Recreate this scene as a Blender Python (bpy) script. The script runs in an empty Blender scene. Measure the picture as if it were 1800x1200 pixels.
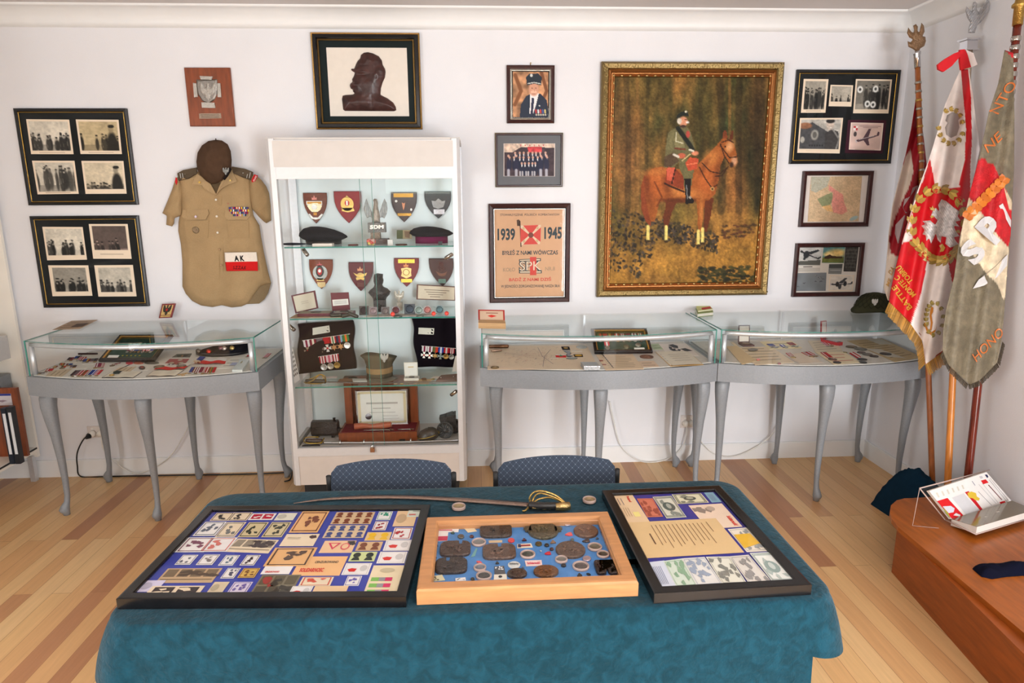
import bpy,math,random
import numpy as np
from mathutils import Vector,Matrix
random.seed(7); rng = np.random.default_rng(7)
S = bpy.context.scene
C = S.collection
def V(*a): return Vector(a)
# ---------------------------------------------------------------- camera
FPX,PITCH,YAW,ROLL,CAMH,CAMD = 1160.,.2138,.051,-.0062,1.6785,3.991
def basis():
 cy,sy,cp,sp = math.cos(YAW),math.sin(YAW),math.cos(PITCH),math.sin(PITCH)
 f = V(sy*cp,cy*cp,-sp); r = V(cy,-sy,0); u = r.cross(f)
 cr,sr = math.cos(ROLL),math.sin(ROLL)
 return f,cr*r+sr*u,-sr*r+cr*u
CF,CR,CU = basis()
CAM = V(0,-CAMD,CAMH)
cd = bpy.data.cameras.new('camera'); cam = bpy.data.objects.new('camera',cd); C.objects.link(cam)
cd.sensor_width = 36; cd.lens = FPX/1800*36; cd.clip_start = .05
m = Matrix((CR,CU,-CF)).transposed().to_4x4(); m.translation = CAM; cam.matrix_world = m
S.camera = cam
S.view_settings.view_transform = 'Standard'; S.view_settings.look = 'None'
S.view_settings.gamma = 1; S.view_settings.use_curve_mapping = False
S.view_settings.exposure = -0.27
S.cycles.max_bounces = 10; S.cycles.transparent_max_bounces = 24; S.cycles.sample_clamp_indirect = 4
S.cycles.caustics_reflective = False; S.cycles.caustics_refractive = False
XR,XL,H,YF = 2.536,-3.12,2.7,-6.6
# ---------------------------------------------------------------- world and daylight
W = bpy.data.worlds.new('world'); S.world = W; W.use_nodes = True
nt = W.node_tree; nt.nodes.clear()
wo = nt.nodes.new('ShaderNodeOutputWorld'); bg = nt.nodes.new('ShaderNodeBackground')
tc = nt.nodes.new('ShaderNodeTexCoord'); nz = nt.nodes.new('ShaderNodeTexNoise'); rp = nt.nodes.new('ShaderNodeValToRGB')
nz.inputs['Scale'].default_value = 26; nz.inputs['Detail'].default_value = 6
e = rp.color_ramp.elements; e[0].position = .42; e[0].color = (.05,.12,.03,1); e[1].position = .62; e[1].color = (.9,1,.85,1)
x = e.new(.5); x.color = (.25,.45,.12,1)
nt.links.new(tc.outputs['Generated'],nz.inputs['Vector']); nt.links.new(nz.outputs['Fac'],rp.inputs['Fac'])
nt.links.new(rp.outputs['Color'],bg.inputs['Color']); nt.links.new(bg.outputs[0],wo.inputs['Surface'])
bg.inputs['Strength'].default_value = 1.6
def area(name,loc,rot,sx,sy,power,col=(1,1,1)):
 l = bpy.data.lights.new(name,'AREA'); l.shape = 'RECTANGLE'; l.size = sx; l.size_y = sy; l.energy = power; l.color = col
 o = bpy.data.objects.new(name,l); C.objects.link(o); o.location = loc; o.rotation_euler = rot; return o
R90 = math.pi/2
area('daylight_front_window',(-.78,YF+.06,2.05),(R90,0,0),1.0,.6,9,(.9,1,.9))
area('added_front_fill',(1.9,YF+.06,.95),(R90,0,0),1.1,1.5,245,(.92,.96,1))  # added fill from the front, kept low to brighten the lower wall
area('daylight_left_window',(XL+.06,-4.1,1.15),(0,-R90,0),1.6,2.0,112,(.93,.96,1))
area('daylight_right_window',(XR-.06,-3.6,1.5),(0,R90,0),1.3,1.9,32,(.95,.97,1))
l = area('added_ceiling_fill',(.5,-3.8,H-.1),(0,0,0),1.1,1.1,26,(.98,.98,1))  # unseen fill added under the ceiling to brighten floor and table
# ---------------------------------------------------------------- pixel rays (pixel -> point on a real plane)
def ray(x,y): return CF+CR*float((x-900)/FPX)+CU*float((600-y)/FPX)
def on(x,y,p0,n):
 d = ray(x,y); return CAM+d*((p0-CAM).dot(n)/d.dot(n))
def atz(x,y,z): return on(x,y,V(0,0,z),V(0,0,1))
def aty(x,y,Y): return on(x,y,V(0,Y,0),V(0,1,0))
def atx(x,y,X): return on(x,y,V(X,0,0),V(1,0,0))
def lin(c):
 return tuple(((v/255)/12.92 if v<=10 else((v/255+.055)/1.055)**2.4)for v in c[:3])
 # ---------------------------------------------------------------- materials
MATS = {}
def node_mat(name):
 m = bpy.data.materials.new(name); m.use_nodes = True; n = m.node_tree
 b = n.nodes['Principled BSDF']; MATS[name] = m; return m,n,b
def add(n,t,**kw):
 x = n.nodes.new(t)
 for k,v in kw.items(): setattr(x,k,v)
 return x
def attr_mat(name,rough,metal=0.,var=.12,scale=60.,bump=0.,bscale=300.,coat=0.,spec=.5):
 """surface whose own colour comes from the mesh, with procedural variation"""
 m,n,b = node_mat(name)
 a = add(n,'ShaderNodeAttribute',attribute_name='Col')
 tc = add(n,'ShaderNodeTexCoord'); z = add(n,'ShaderNodeTexNoise'); z.inputs['Scale'].default_value = scale; z.inputs['Detail'].default_value = 4
 mr = add(n,'ShaderNodeMapRange'); mr.inputs['To Min'].default_value = 1-var; mr.inputs['To Max'].default_value = 1+var
 mx = add(n,'ShaderNodeVectorMath',operation='SCALE')
 n.links.new(tc.outputs['Object'],z.inputs['Vector']); n.links.new(z.outputs['Fac'],mr.inputs['Value'])
 n.links.new(a.outputs['Color'],mx.inputs[0]); n.links.new(mr.outputs[0],mx.inputs['Scale']); n.links.new(mx.outputs[0],b.inputs['Base Color'])
 b.inputs['Roughness'].default_value = rough; b.inputs['Metallic'].default_value = metal
 b.inputs['Coat Weight'].default_value = coat; b.inputs['Specular IOR Level'].default_value = spec
 if bump:
  z2 = add(n,'ShaderNodeTexNoise'); z2.inputs['Scale'].default_value = bscale; bp = add(n,'ShaderNodeBump'); bp.inputs['Strength'].default_value = bump; bp.inputs['Distance'].default_value = .01
  n.links.new(tc.outputs['Object'],z2.inputs['Vector']); n.links.new(z2.outputs['Fac'],bp.inputs['Height']); n.links.new(bp.outputs[0],b.inputs['Normal'])
 return m
attr_mat('ink',.7,var=.05,spec=.2)
attr_mat('paper',.6,var=.06,scale=25,spec=.3)
attr_mat('satin',.38,var=.08)
attr_mat('gloss',.15,var=.08,coat=.3)
attr_mat('metal',.3,metal=.9,var=.2,scale=90,bump=.25,bscale=220)
attr_mat('chrome',.12,metal=1,var=.05)
attr_mat('relief',.42,metal=.35,var=.3,scale=70,bump=.6,bscale=130)
attr_mat('fabric',.95,var=.14,scale=180,bump=.35,bscale=900,spec=.15)
attr_mat('felt',.95,var=.25,scale=40,bump=.2,bscale=500,spec=.1)
attr_mat('silk',.48,var=.08,scale=30,bump=.1,bscale=60,spec=.35)
attr_mat('brocade',.6,var=.35,scale=38,bump=.3,bscale=120,spec=.4)
def oilpaint():
 m = attr_mat('oil',.5,var=.3,scale=55,bump=.25,bscale=160,spec=.12)
oilpaint()
def solid(name,col,rough,metal=0.,var=.1,scale=20.,bump=0.,bscale=200.,stretch=(1,1,1),spec=.5):
 m,n,b = node_mat(name)
 tc = add(n,'ShaderNodeTexCoord'); mp = add(n,'ShaderNodeMapping'); mp.inputs['Scale'].default_value = stretch
 z = add(n,'ShaderNodeTexNoise'); z.inputs['Scale'].default_value = scale; z.inputs['Detail'].default_value = 5
 r = add(n,'ShaderNodeValToRGB'); c = lin(col)
 r.color_ramp.elements[0].color = tuple(v*(1-var)for v in c)+(1,); r.color_ramp.elements[1].color = tuple(min(1,v*(1+var))for v in c)+(1,)
 r.color_ramp.elements[0].position = .3; r.color_ramp.elements[1].position = .7
 n.links.new(tc.outputs['Object'],mp.inputs[0]); n.links.new(mp.outputs[0],z.inputs['Vector']); n.links.new(z.outputs['Fac'],r.inputs[0]); n.links.new(r.outputs[0],b.inputs['Base Color'])
 b.inputs['Roughness'].default_value = rough; b.inputs['Metallic'].default_value = metal; b.inputs['Specular IOR Level'].default_value = spec
 if bump:
  z2 = add(n,'ShaderNodeTexNoise'); z2.inputs['Scale'].default_value = bscale; bp = add(n,'ShaderNodeBump'); bp.inputs['Strength'].default_value = bump; bp.inputs['Distance'].default_value = .01
  n.links.new(mp.outputs[0],z2.inputs['Vector']); n.links.new(z2.outputs['Fac'],bp.inputs['Height']); n.links.new(bp.outputs[0],b.inputs['Normal'])
 return m
solid('wall',(229,228,231),.85,var=.02,scale=3,bump=.08,bscale=260,spec=.2)
solid('ceiling',(214,208,206),.9,var=.02,scale=3,spec=.2)
solid('white_trim',(234,233,232),.45,var=.02,scale=8)
solid('white_shelf',(238,232,222),.45,var=.02,scale=8)
solid('case_grey',(132,135,139),.42,var=.06,scale=120)
solid('alu',(205,206,210),.35,metal=.55,var=.04,scale=60)
solid('alu_white',(220,219,220),.35,metal=.15,var=.02,scale=40)
solid('cream_panel',(214,204,196),.5,var=.03,scale=15)
solid('top_panel',(205,198,192),.5,var=.03,scale=15)
solid('lining',(212,206,198),.9,var=.05,scale=90,bump=.1,bscale=600)
solid('backboard',(226,236,238),.55,var=.03,scale=6)
solid('bench_wood',(164,88,26),.3,var=.22,scale=7,stretch=(6,1,6))
solid('bench_side',(150,74,24),.35,var=.22,scale=7,stretch=(1,1,9))
solid('oak',(184,130,84),.35,var=.14,scale=12,stretch=(1,6,6))
solid('walnut',(128,62,30),.35,var=.25,scale=9,stretch=(6,6,1))
solid('dark_wood',(54,22,20),.3,var=.3,scale=14,stretch=(4,4,4))
solid('black_frame',(16,15,17),.22,var=.2,scale=30)
solid('black_matte',(24,24,26),.6,var=.2,scale=30)
solid('pole_wood',(156,88,40),.3,var=.3,scale=8,stretch=(8,8,1))
solid('pole_orange',(206,126,50),.3,var=.2,scale=8,stretch=(8,8,1))
solid('pole_red',(104,34,18),.2,var=.3,scale=8,stretch=(8,8,1))
solid('black_cord',(18,18,20),.5)
solid('white_cord',(226,224,218),.5)
def floor_mat():
 m,n,b = node_mat('floor_planks')
 tc = add(n,'ShaderNodeTexCoord'); mp = add(n,'ShaderNodeMapping'); mp.inputs['Rotation'].default_value = (0,0,R90)
 br = add(n,'ShaderNodeTexBrick'); br.offset = .37; br.offset_frequency = 2; br.squash = 1
 br.inputs['Scale'].default_value = 1; br.inputs['Brick Width'].default_value = 1.3; br.inputs['Row Height'].default_value = .082
 br.inputs['Mortar Size'].default_value = .0009; br.inputs['Mortar Smooth'].default_value = .3; br.inputs['Bias'].default_value = 0
 br.inputs['Color1'].default_value = (0,0,0,1); br.inputs['Color2'].default_value = (1,1,1,1); br.inputs['Mortar'].default_value = (.5,.5,.5,1)
 r = add(n,'ShaderNodeValToRGB'); r.color_ramp.interpolation = 'LINEAR'
 stops = [(0,(168,116,80)),(.07,(180,128,90)),(.12,(208,160,110)),(.45,(214,168,116)),(.7,(219,177,124)),(1,(222,184,134))]
 el = r.color_ramp.elements
 el[0].position = 0; el[0].color = lin(stops[0][1])+(1,); el[1].position = 1; el[1].color = lin(stops[-1][1])+(1,)
 for p,c in stops[1:-1]: q = el.new(p); q.color = lin(c)+(1,)
 mp2 = add(n,'ShaderNodeMapping'); mp2.inputs['Scale'].default_value = (22,1.4,1)
 z = add(n,'ShaderNodeTexNoise'); z.inputs['Scale'].default_value = 3; z.inputs['Detail'].default_value = 6; z.inputs['Distortion'].default_value = .6
 mr = add(n,'ShaderNodeMapRange'); mr.inputs['To Min'].default_value = .84; mr.inputs['To Max'].default_value = 1.14
 mx = add(n,'ShaderNodeVectorMath',operation='SCALE')
 mo = add(n,'ShaderNodeMix',data_type='RGBA'); mo.inputs[7].default_value = lin((140,96,62))+(1,)
 L = n.links.new
 L(tc.outputs['Object'],mp.inputs[0]); L(mp.outputs[0],br.inputs['Vector']); L(br.outputs['Color'],r.inputs[0])
 L(tc.outputs['Object'],mp2.inputs[0]); L(mp2.outputs[0],z.inputs['Vector']); L(z.outputs['Fac'],mr.inputs['Value'])
 L(r.outputs[0],mx.inputs[0]); L(mr.outputs[0],mx.inputs['Scale']); L(br.outputs['Fac'],mo.inputs[0]); L(mx.outputs[0],mo.inputs[6]); L(mo.outputs[2],b.inputs['Base Color'])
 b.inputs['Roughness'].default_value = .33; b.inputs['Specular IOR Level'].default_value = .4
floor_mat()
def glass_mat(name,tint=(1,1,1),refl=.06,rough=.0):
 m = bpy.data.materials.new(name); m.use_nodes = True; n = m.node_tree; n.nodes.clear()
 o = add(n,'ShaderNodeOutputMaterial'); t = add(n,'ShaderNodeBsdfTransparent'); g = add(n,'ShaderNodeBsdfGlossy'); mx = add(n,'ShaderNodeMixShader'); lw = add(n,'ShaderNodeLayerWeight')
 lw.inputs['Blend'].default_value = .5; t.inputs['Color'].default_value = tint+(1,); g.inputs['Roughness'].default_value = rough
 pw = add(n,'ShaderNodeMath',operation='POWER'); pw.inputs[1].default_value = 5
 mm = add(n,'ShaderNodeMath',operation='MULTIPLY_ADD'); mm.inputs[1].default_value = .9*refl; mm.inputs[2].default_value = .045*refl
 n.links.new(lw.outputs['Facing'],pw.inputs[0]); n.links.new(pw.outputs[0],mm.inputs[0]); n.links.new(mm.outputs[0],mx.inputs[0]); n.links.new(t.outputs[0],mx.inputs[1]); n.links.new(g.outputs[0],mx.inputs[2]); n.links.new(mx.outputs[0],o.inputs[0])
 MATS[name] = m
glass_mat('glass',(.97,.99,.985),.65)
glass_mat('frame_glass',(.99,.99,.99),.5,.03)
glass_mat('shelf_glass',(.93,.97,.96),.8)
glass_mat('acrylic',(.95,.95,.94),1.2)
solid('glass_edge',(60,130,118),.15,var=.1)
solid('acrylic_edge',(190,165,155),.2,var=.05)
# ---------------------------------------------------------------- mesh builder
class MB:
 def __init__(s): s.v = []; s.f = []; s.m = []; s.c = []; s.sm = []; s.mats = []
 def mi(s,mat):
  if mat not in s.mats: s.mats.append(mat)
  return s.mats.index(mat)
 def face(s,idx,mat,col=(255,255,255),smooth=False):
  s.f.append(tuple(idx)); s.m.append(s.mi(mat)); s.c.append(col); s.sm.append(smooth)
 def poly(s,pts,mat='ink',col=(255,255,255)):
  i = len(s.v); s.v += [Vector(p)for p in pts]; s.face(range(i,i+len(pts)),mat,col); return s
 def hexa(s,p,mat,col=(255,255,255)):
  i = len(s.v); s.v += [Vector(q)for q in p]
  for q in((3,2,1,0),(4,5,6,7),(0,1,5,4),(1,2,6,5),(2,3,7,6),(3,0,4,7)): s.face([i+k for k in q],mat,col)
  return s
 def box(s,a,b,mat,col=(255,255,255)):
  x0,y0,z0 = a; x1,y1,z1 = b
  return s.hexa([(x0,y0,z0),(x1,y0,z0),(x1,y1,z0),(x0,y1,z0),(x0,y0,z1),(x1,y0,z1),(x1,y1,z1),(x0,y1,z1)],mat,col)
 def obox(s,o,ex,ey,ez,mat,col=(255,255,255)):
  return s.hexa([o,o+ex,o+ex+ey,o+ey,o+ez,o+ex+ez,o+ex+ey+ez,o+ey+ez],mat,col)
 def prism(s,pts,ext,mat,col=(255,255,255),side=None,bevel=0.):
  """front outline pts, extruded back by ext (vector away from the viewer)"""
  n = len(pts); i = len(s.v); P = [Vector(p)for p in pts]
  if bevel:
   c = sum(P,Vector())/n; F = [c+(p-c)*(1-bevel)for p in P]
   s.v += F; s.v += [p+ext*.35 for p in P]; s.v += [p+ext for p in P]
   s.face(range(i,i+n),mat,col)
   for k in range(n):
    j = (k+1)%n
    s.face((i+k,i+n+k,i+n+j,i+j),mat,side or col,True); s.face((i+n+k,i+2*n+k,i+2*n+j,i+n+j),mat,side or col)
   s.face(range(i+3*n-1,i+2*n-1,-1),mat,side or col)
  else:
   s.v += P; s.v += [p+ext for p in P]
   s.face(range(i,i+n),mat,col); s.face(range(i+2*n-1,i+n-1,-1),mat,side or col)
   for k in range(n): j = (k+1)%n; s.face((i+k,i+n+k,i+n+j,i+j),mat,side or col)
  return s
 def rings(s,R,mat,col=(255,255,255),closed=True,caps=True,smooth=True,cols=None):
  n = len(R[0]); i = len(s.v)
  for r in R: s.v += [Vector(p)for p in r]
  for a in range(len(R)-1):
   for k in range(n if closed else n-1):
    j = (k+1)%n; s.face((i+a*n+k,i+a*n+j,i+(a+1)*n+j,i+(a+1)*n+k),mat,cols[a]if cols else col,smooth)
  if caps and closed:
   s.face(range(i+n-1,i-1,-1),mat,col); s.face(range(i+(len(R)-1)*n,i+len(R)*n),mat,col)
  return s
 def tube(s,path,r,mat,col=(255,255,255),n=8,flat=1.,upv=None):
  P = [Vector(p)for p in path]; R = []; prev = None
  for k,p in enumerate(P):
   t = (P[min(k+1,len(P)-1)]-P[max(k-1,0)]).normalized()
   u = Vector(upv)if upv else(prev or(V(0,0,1)if abs(t.z)<.9 else V(1,0,0)))
   a = (u-t*u.dot(t)).normalized(); b = t.cross(a); prev = a
   rr = r[k]if isinstance(r,(list,tuple))else r
   R.append([p+(a*math.cos(q)*flat+b*math.sin(q))*rr for q in[2*math.pi*j/n for j in range(n)]])
  return s.rings(R,mat,col)
 def lathe(s,o,ax,prof,mat,col=(255,255,255),n=24,cols=None,sx=1.,smooth=True):
  ax = Vector(ax).normalized(); u = V(1,0,0)if abs(ax.x)<.9 else V(0,1,0)
  a = (u-ax*u.dot(ax)).normalized(); b = ax.cross(a)
  R = [[Vector(o)+ax*h+(a*math.cos(q)*sx+b*math.sin(q))*max(r,1e-5)for q in[2*math.pi*j/n for j in range(n)]]for r,h in prof]
  return s.rings(R,mat,col,cols=cols,smooth=smooth)
 def blob(s,c,r,mat,col=(255,255,255),n=12,rot=None):
  c = Vector(c); R = []
  for i in range(n+1):
   t = math.pi*i/n; ring = []
   for j in range(n*2):
    q = math.pi*j/n; d = V(math.sin(t)*math.cos(q)*r[0],math.sin(t)*math.sin(q)*r[1],math.cos(t)*r[2])
    if rot: d = rot@d
    ring.append(c+d)
   R.append(ring)
  return s.rings(R,mat,col,caps=False)
 def grid(s,fn,nu,nv,mat,cfn=None,col=(255,255,255),smooth=True):
  i = len(s.v)
  for b in range(nv+1):
   for a in range(nu+1): s.v.append(Vector(fn(a/nu,b/nv)))
  for b in range(nv):
   for a in range(nu):
    k = i+b*(nu+1)+a; s.face((k,k+nu+1,k+nu+2,k+1),mat,cfn((a+.5)/nu,(b+.5)/nv)if cfn else col,smooth)
  return s
 def build(s,name,parent=None,origin=None,**props):
  me = bpy.data.meshes.new(name)
  if origin is None: origin = parent['_o']if parent is not None else(0,0,0)
  O = Vector(origin)
  me.from_pydata([p-O for p in s.v],[],s.f)
  for k in s.mats: me.materials.append(MATS[k])
  me.polygons.foreach_set('material_index',s.m); me.polygons.foreach_set('use_smooth',s.sm)
  at = me.color_attributes.new('Col','FLOAT_COLOR','CORNER'); buf = []
  cache = {}
  for f,c in zip(s.f,s.c):
   if c not in cache: cache[c] = lin(c)+(1.,)
   buf += cache[c]*len(f)
  at.data.foreach_set('color',buf)
  o = bpy.data.objects.new(name,me); C.objects.link(o)
  if parent is not None:
   o.parent = parent; po = Vector(parent['_o']); o.location = O-po
  else: o.location = O
  o['_o'] = tuple(O)
  for k,v in props.items(): o[k] = v
  return o
def thing(name,label,cat,loc,group=None):
 o = bpy.data.objects.new(name,None); C.objects.link(o); o.location = loc; o.empty_display_size = .05
 o['label'] = label; o['category'] = cat; o['_o'] = tuple(loc)
 if group: o['group'] = group
 return o
def solo(mb,name,label,cat,origin=None,group=None):
 if origin is None:
  lo = [min(p[k]for p in mb.v)for k in range(3)]; hi = [max(p[k]for p in mb.v)for k in range(3)]
  origin = ((lo[0]+hi[0])/2,(lo[1]+hi[1])/2,lo[2])
 o = mb.build(name,None,origin,label=label,category=cat)
 if group: o['group'] = group
 return o
def struct(mb,name): return mb.build(name,None,(0,0,0),kind='structure')
# ---------------------------------------------------------------- text
_tc = {}
def glyphs(txt,bold=0.):
 k = (txt,bold)
 if k not in _tc:
  cu = bpy.data.curves.new('t','FONT'); cu.body = txt; cu.offset = bold; cu.resolution_u = 3
  o = bpy.data.objects.new('t',cu); C.objects.link(o)
  dg = bpy.context.evaluated_depsgraph_get(); ev = o.evaluated_get(dg); me = ev.to_mesh()
  vs = np.array([v.co[:2]for v in me.vertices]); fs = [tuple(p.vertices)for p in me.polygons]
  ev.to_mesh_clear(); bpy.data.objects.remove(o); bpy.data.curves.remove(cu)
  lo = vs.min(0); hi = vs.max(0); _tc[k] = ((vs-lo)/np.maximum(hi-lo,1e-6),fs)
 return _tc[k]
def text(mb,fn,txt,tl,tr,bl,col,mat='ink',bold=.02,split=0):
 """fn maps 2-D drawing coordinates to a point; tl,tr,bl corners of the word"""
 vs,fs = glyphs(txt,bold); i = len(mb.v)
 for s_,t_ in vs:
  t_ = 1-t_; mb.v.append(Vector(fn(tl[0]+(tr[0]-tl[0])*s_+(bl[0]-tl[0])*t_,tl[1]+(tr[1]-tl[1])*s_+(bl[1]-tl[1])*t_)))
 for f in fs: mb.face([i+k for k in f],mat,col)
 # ---------------------------------------------------------------- boards (flat rectangles)
def homog(src,dst):
 A = []; b = []
 for(x,y),(u,v)in zip(src,dst):
  A.append([x,y,1,0,0,0,-u*x,-u*y]); b.append(u); A.append([0,0,0,x,y,1,-v*x,-v*y]); b.append(v)
 h = np.linalg.solve(np.array(A,float),np.array(b,float)); return np.append(h,1).reshape(3,3)
class Board:
 """corners in photo pixels TL,TR,BR,BL lying on plane (p0, n); n points at the viewer. Becomes a true rectangle."""
 def __init__(s,c,p0,n,square=True):
  p0 = Vector(p0); n = Vector(n).normalized(); P = [on(x,y,p0,n)for x,y in c]
  s.n = n; s.c = c
  if square:
   ctr = sum(P,Vector())/4; u = ((P[1]-P[0])+(P[2]-P[3]))/2; v = ((P[3]-P[0])+(P[2]-P[1]))/2
   w = u.length; un = u.normalized()
   if abs(n.y)>.8: un = V(1,0,0)if n.y<0 else un
   vn = n.cross(un).normalized()*-1
   h = abs(v.dot(vn)); w = abs(u.dot(un)); s.u = un*w; s.v = vn*h; s.o = ctr-s.u/2-s.v/2
  else: s.o = P[0]; s.u = P[1]-P[0]; s.v = P[3]-P[0]; w = s.u.length; h = s.v.length
  s.w = w; s.h = h; s.Hm = homog(c,[(0,0),(1,0),(1,1),(0,1)]); s.Hi = np.linalg.inv(s.Hm)
 def st(s,a,b,lift=0.): return s.o+s.u*float(a)+s.v*float(b)+s.n*float(lift)
 def m(s,x,y,lift=0.): return s.o+s.u*float(x/s.w)+s.v*float(y/s.h)+s.n*float(lift)
 def uv(s,x,y):
  q = s.Hm@np.array([x,y,1.]); return q[0]/q[2],q[1]/q[2]
 def p(s,x,y,lift=0.): a,b = s.uv(x,y); return s.st(a,b,lift)
 def fn(s,lift): return lambda x,y: s.p(x,y,lift)
def ring(mb,B,prof,segs):
 """picture moulding: prof = [(inset, lift)...], segs = [(mat, col)...] one per step"""
 R = []
 for i_,l in prof: R.append([B.m(i_,i_,l),B.m(B.w-i_,i_,l),B.m(B.w-i_,B.h-i_,l),B.m(i_,B.h-i_,l)])
 b = len(mb.v)
 for r in R: mb.v += r
 for a in range(len(R)-1):
  for k in range(4):
   j = (k+1)%4; mb.face((b+a*4+k,b+a*4+j,b+(a+1)*4+j,b+(a+1)*4+k),segs[a][0],segs[a][1])
 return mb
def brect(mb,B,x0,y0,x1,y1,lift,col,mat='ink',thick=0.):
 P = [B.m(x0,y0,lift),B.m(x0,y1,lift),B.m(x1,y1,lift),B.m(x1,y0,lift)]
 if thick: mb.prism(P,-B.n*thick,mat,col)
 else: mb.poly(P,mat,col)
 # ---------------------------------------------------------------- painted grids
def vnoise(X,Y,scale,seed,octs=3):
 out = np.zeros_like(X); amp = 1.; tot = 0
 for o in range(octs):
  g = np.random.default_rng(seed+o*17).random((64,64)); x = X/scale*2**o+100; y = Y/scale*2**o+100
  xi = np.floor(x).astype(int); yi = np.floor(y).astype(int); fx = x-xi; fy = y-yi; fx = fx*fx*(3-2*fx); fy = fy*fy*(3-2*fy)
  a = g[yi%64,xi%64]; b_ = g[yi%64,(xi+1)%64]; c = g[(yi+1)%64,xi%64]; d = g[(yi+1)%64,(xi+1)%64]
  out += amp*((a*(1-fx)+b_*fx)*(1-fy)+(c*(1-fx)+d*fx)*fy); tot += amp; amp*=.55
 return out/tot
def inpoly(X,Y,pts):
 ins = np.zeros(X.shape,bool); n = len(pts)
 for k in range(n):
  x0,y0 = pts[k]; x1,y1 = pts[(k+1)%n]
  if y0==y1: continue
  c = ((y0>Y)!=(y1>Y))&(X<(x1-x0)*(Y-y0)/(y1-y0)+x0); ins^=c
 return ins
class Art:
 def __init__(s,X,Y,col): s.X = X; s.Y = Y; s.A = np.zeros(X.shape+(3,)); s.A[:] = col
 def put(s,mask,col,a=1.):
  w = (mask*a)[...,None]; s.A = s.A*(1-w)+np.array(col,float)*w; return s
 def poly(s,pts,col,a=1.): return s.put(inpoly(s.X,s.Y,pts).astype(float),col,a)
 def ell(s,cx,cy,rx,ry,col,ang=0.,soft=.15,a=1.):
  c,d = math.cos(ang),math.sin(ang); x = s.X-cx; y = s.Y-cy; r = np.hypot((x*c+y*d)/rx,(-x*d+y*c)/ry)
  return s.put(np.clip((1+soft-r)/(2*soft),0,1),col,a)
 def line(s,pts,w,col,a=1.):
  d = np.full(s.X.shape,1e9)
  for(x0,y0),(x1,y1)in zip(pts,pts[1:]):
   L = max((x1-x0)**2+(y1-y0)**2,1e-9); t = np.clip(((s.X-x0)*(x1-x0)+(s.Y-y0)*(y1-y0))/L,0,1)
   d = np.minimum(d,np.hypot(s.X-x0-t*(x1-x0),s.Y-y0-t*(y1-y0)))
  return s.put(np.clip((w/2-d)/(w*.25)+.5,0,1),col,a)
 def noise(s,scale,amp,seed,sy=1.):
  s.A = np.clip(s.A*(1+amp*(vnoise(s.X,s.Y*sy,scale,seed)-.5)[...,None]*2),0,255); return s
def paintgrid(name,fnP,art,mat,parent,**props):
 """art sampled on an (ny,nx) grid; fnP(X,Y)->point"""
 ny,nx = art.X.shape; O = Vector(parent['_o'])if parent is not None else V(0,0,0)
 vs = [fnP(art.X[j,i],art.Y[j,i])-O for j in range(ny)for i in range(nx)]
 fs = [(j*nx+i,(j+1)*nx+i,(j+1)*nx+i+1,j*nx+i+1)for j in range(ny-1)for i in range(nx-1)]
 me = bpy.data.meshes.new(name); me.from_pydata(vs,[],fs); me.materials.append(MATS[mat])
 me.polygons.foreach_set('use_smooth',[True]*len(fs))
 at = me.color_attributes.new('Col','FLOAT_COLOR','POINT'); a = np.clip(art.A,0,255)/255
 a = np.where(a<=.04045,a/12.92,((a+.055)/1.055)**2.4); buf = np.ones((ny*nx,4)); buf[:,:3] = a.reshape(-1,3)
 at.data.foreach_set('color',buf.ravel().tolist())
 o = bpy.data.objects.new(name,me); C.objects.link(o); o.parent = parent; o['_o'] = tuple(O)
 for k,v in props.items(): o[k] = v
 return o
def quadart(c,nx,ny,col=(200,200,200)):
 """grid of drawing coordinates filling the quad c (TL,TR,BR,BL), perspective-correct"""
 Hi = homog([(0,0),(1,0),(1,1),(0,1)],c); U,T = np.meshgrid(np.linspace(0,1,nx),np.linspace(0,1,ny))
 q = Hi@np.stack([U.ravel(),T.ravel(),np.ones(U.size)]); X = (q[0]/q[2]).reshape(U.shape); Y = (q[1]/q[2]).reshape(U.shape)
 A = Art(X,Y,col); A.U = U; A.T = T; return A
def local(A):
 """view of the art in 0..100 coordinates"""
 B = Art(A.U*100,A.T*100,(0,0,0)); B.A = A.A; return B
def lerp(a,b,t): return a+(b-a)*t
def mix(a,b,t): return tuple(lerp(x,y,t)for x,y in zip(a,b))
def shade(c,k): return tuple(max(0,min(255,v*k))for v in c)
# ================================================================ the room
def wallgrid(a,b,mat): return MB().box(a,b,mat)
struct(MB().box((XL-.1,YF-.1,-.1),(XR+.1,.1,0),'floor_planks'),'floor')
struct(MB().box((XL-.1,YF-.1,H),(XR+.1,.1,H+.1),'ceiling'),'ceiling')
struct(MB().box((XL-.1,0,0),(XR+.1,.1,H),'wall'),'wall_back')
def holed(axis,pos,thick,lo,hi,holes,name):
 """wall with rectangular openings; holes = [(a0,a1,z0,z1)] sorted along the wall"""
 mb = MB()
 def bx(a0,a1,z0,z1):
  if a1-a0<1e-4 or z1-z0<1e-4: return
  if axis=='x': mb.box((min(pos,pos+thick),a0,z0),(max(pos,pos+thick),a1,z1),'wall')
  else: mb.box((a0,min(pos,pos+thick),z0),(a1,max(pos,pos+thick),z1),'wall')
 c = lo
 for a0,a1,z0,z1 in holes: bx(c,a0,0,H); bx(a0,a1,0,z0); bx(a0,a1,z1,H); c = a1
 bx(c,hi,0,H); struct(mb,name)
holed('y',YF,-.1,XL-.1,XR+.1,[(-1.3,-.26,1.72,2.38),(1.3,2.48,.15,2.1)],'wall_front')
holed('x',XR,.1,YF,0,[(-4.55,-2.65,.85,2.15)],'wall_right')
holed('x',XL,-.1,YF,0,[(-5.1,-3.1,.3,2.1)],'wall_left')
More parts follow.
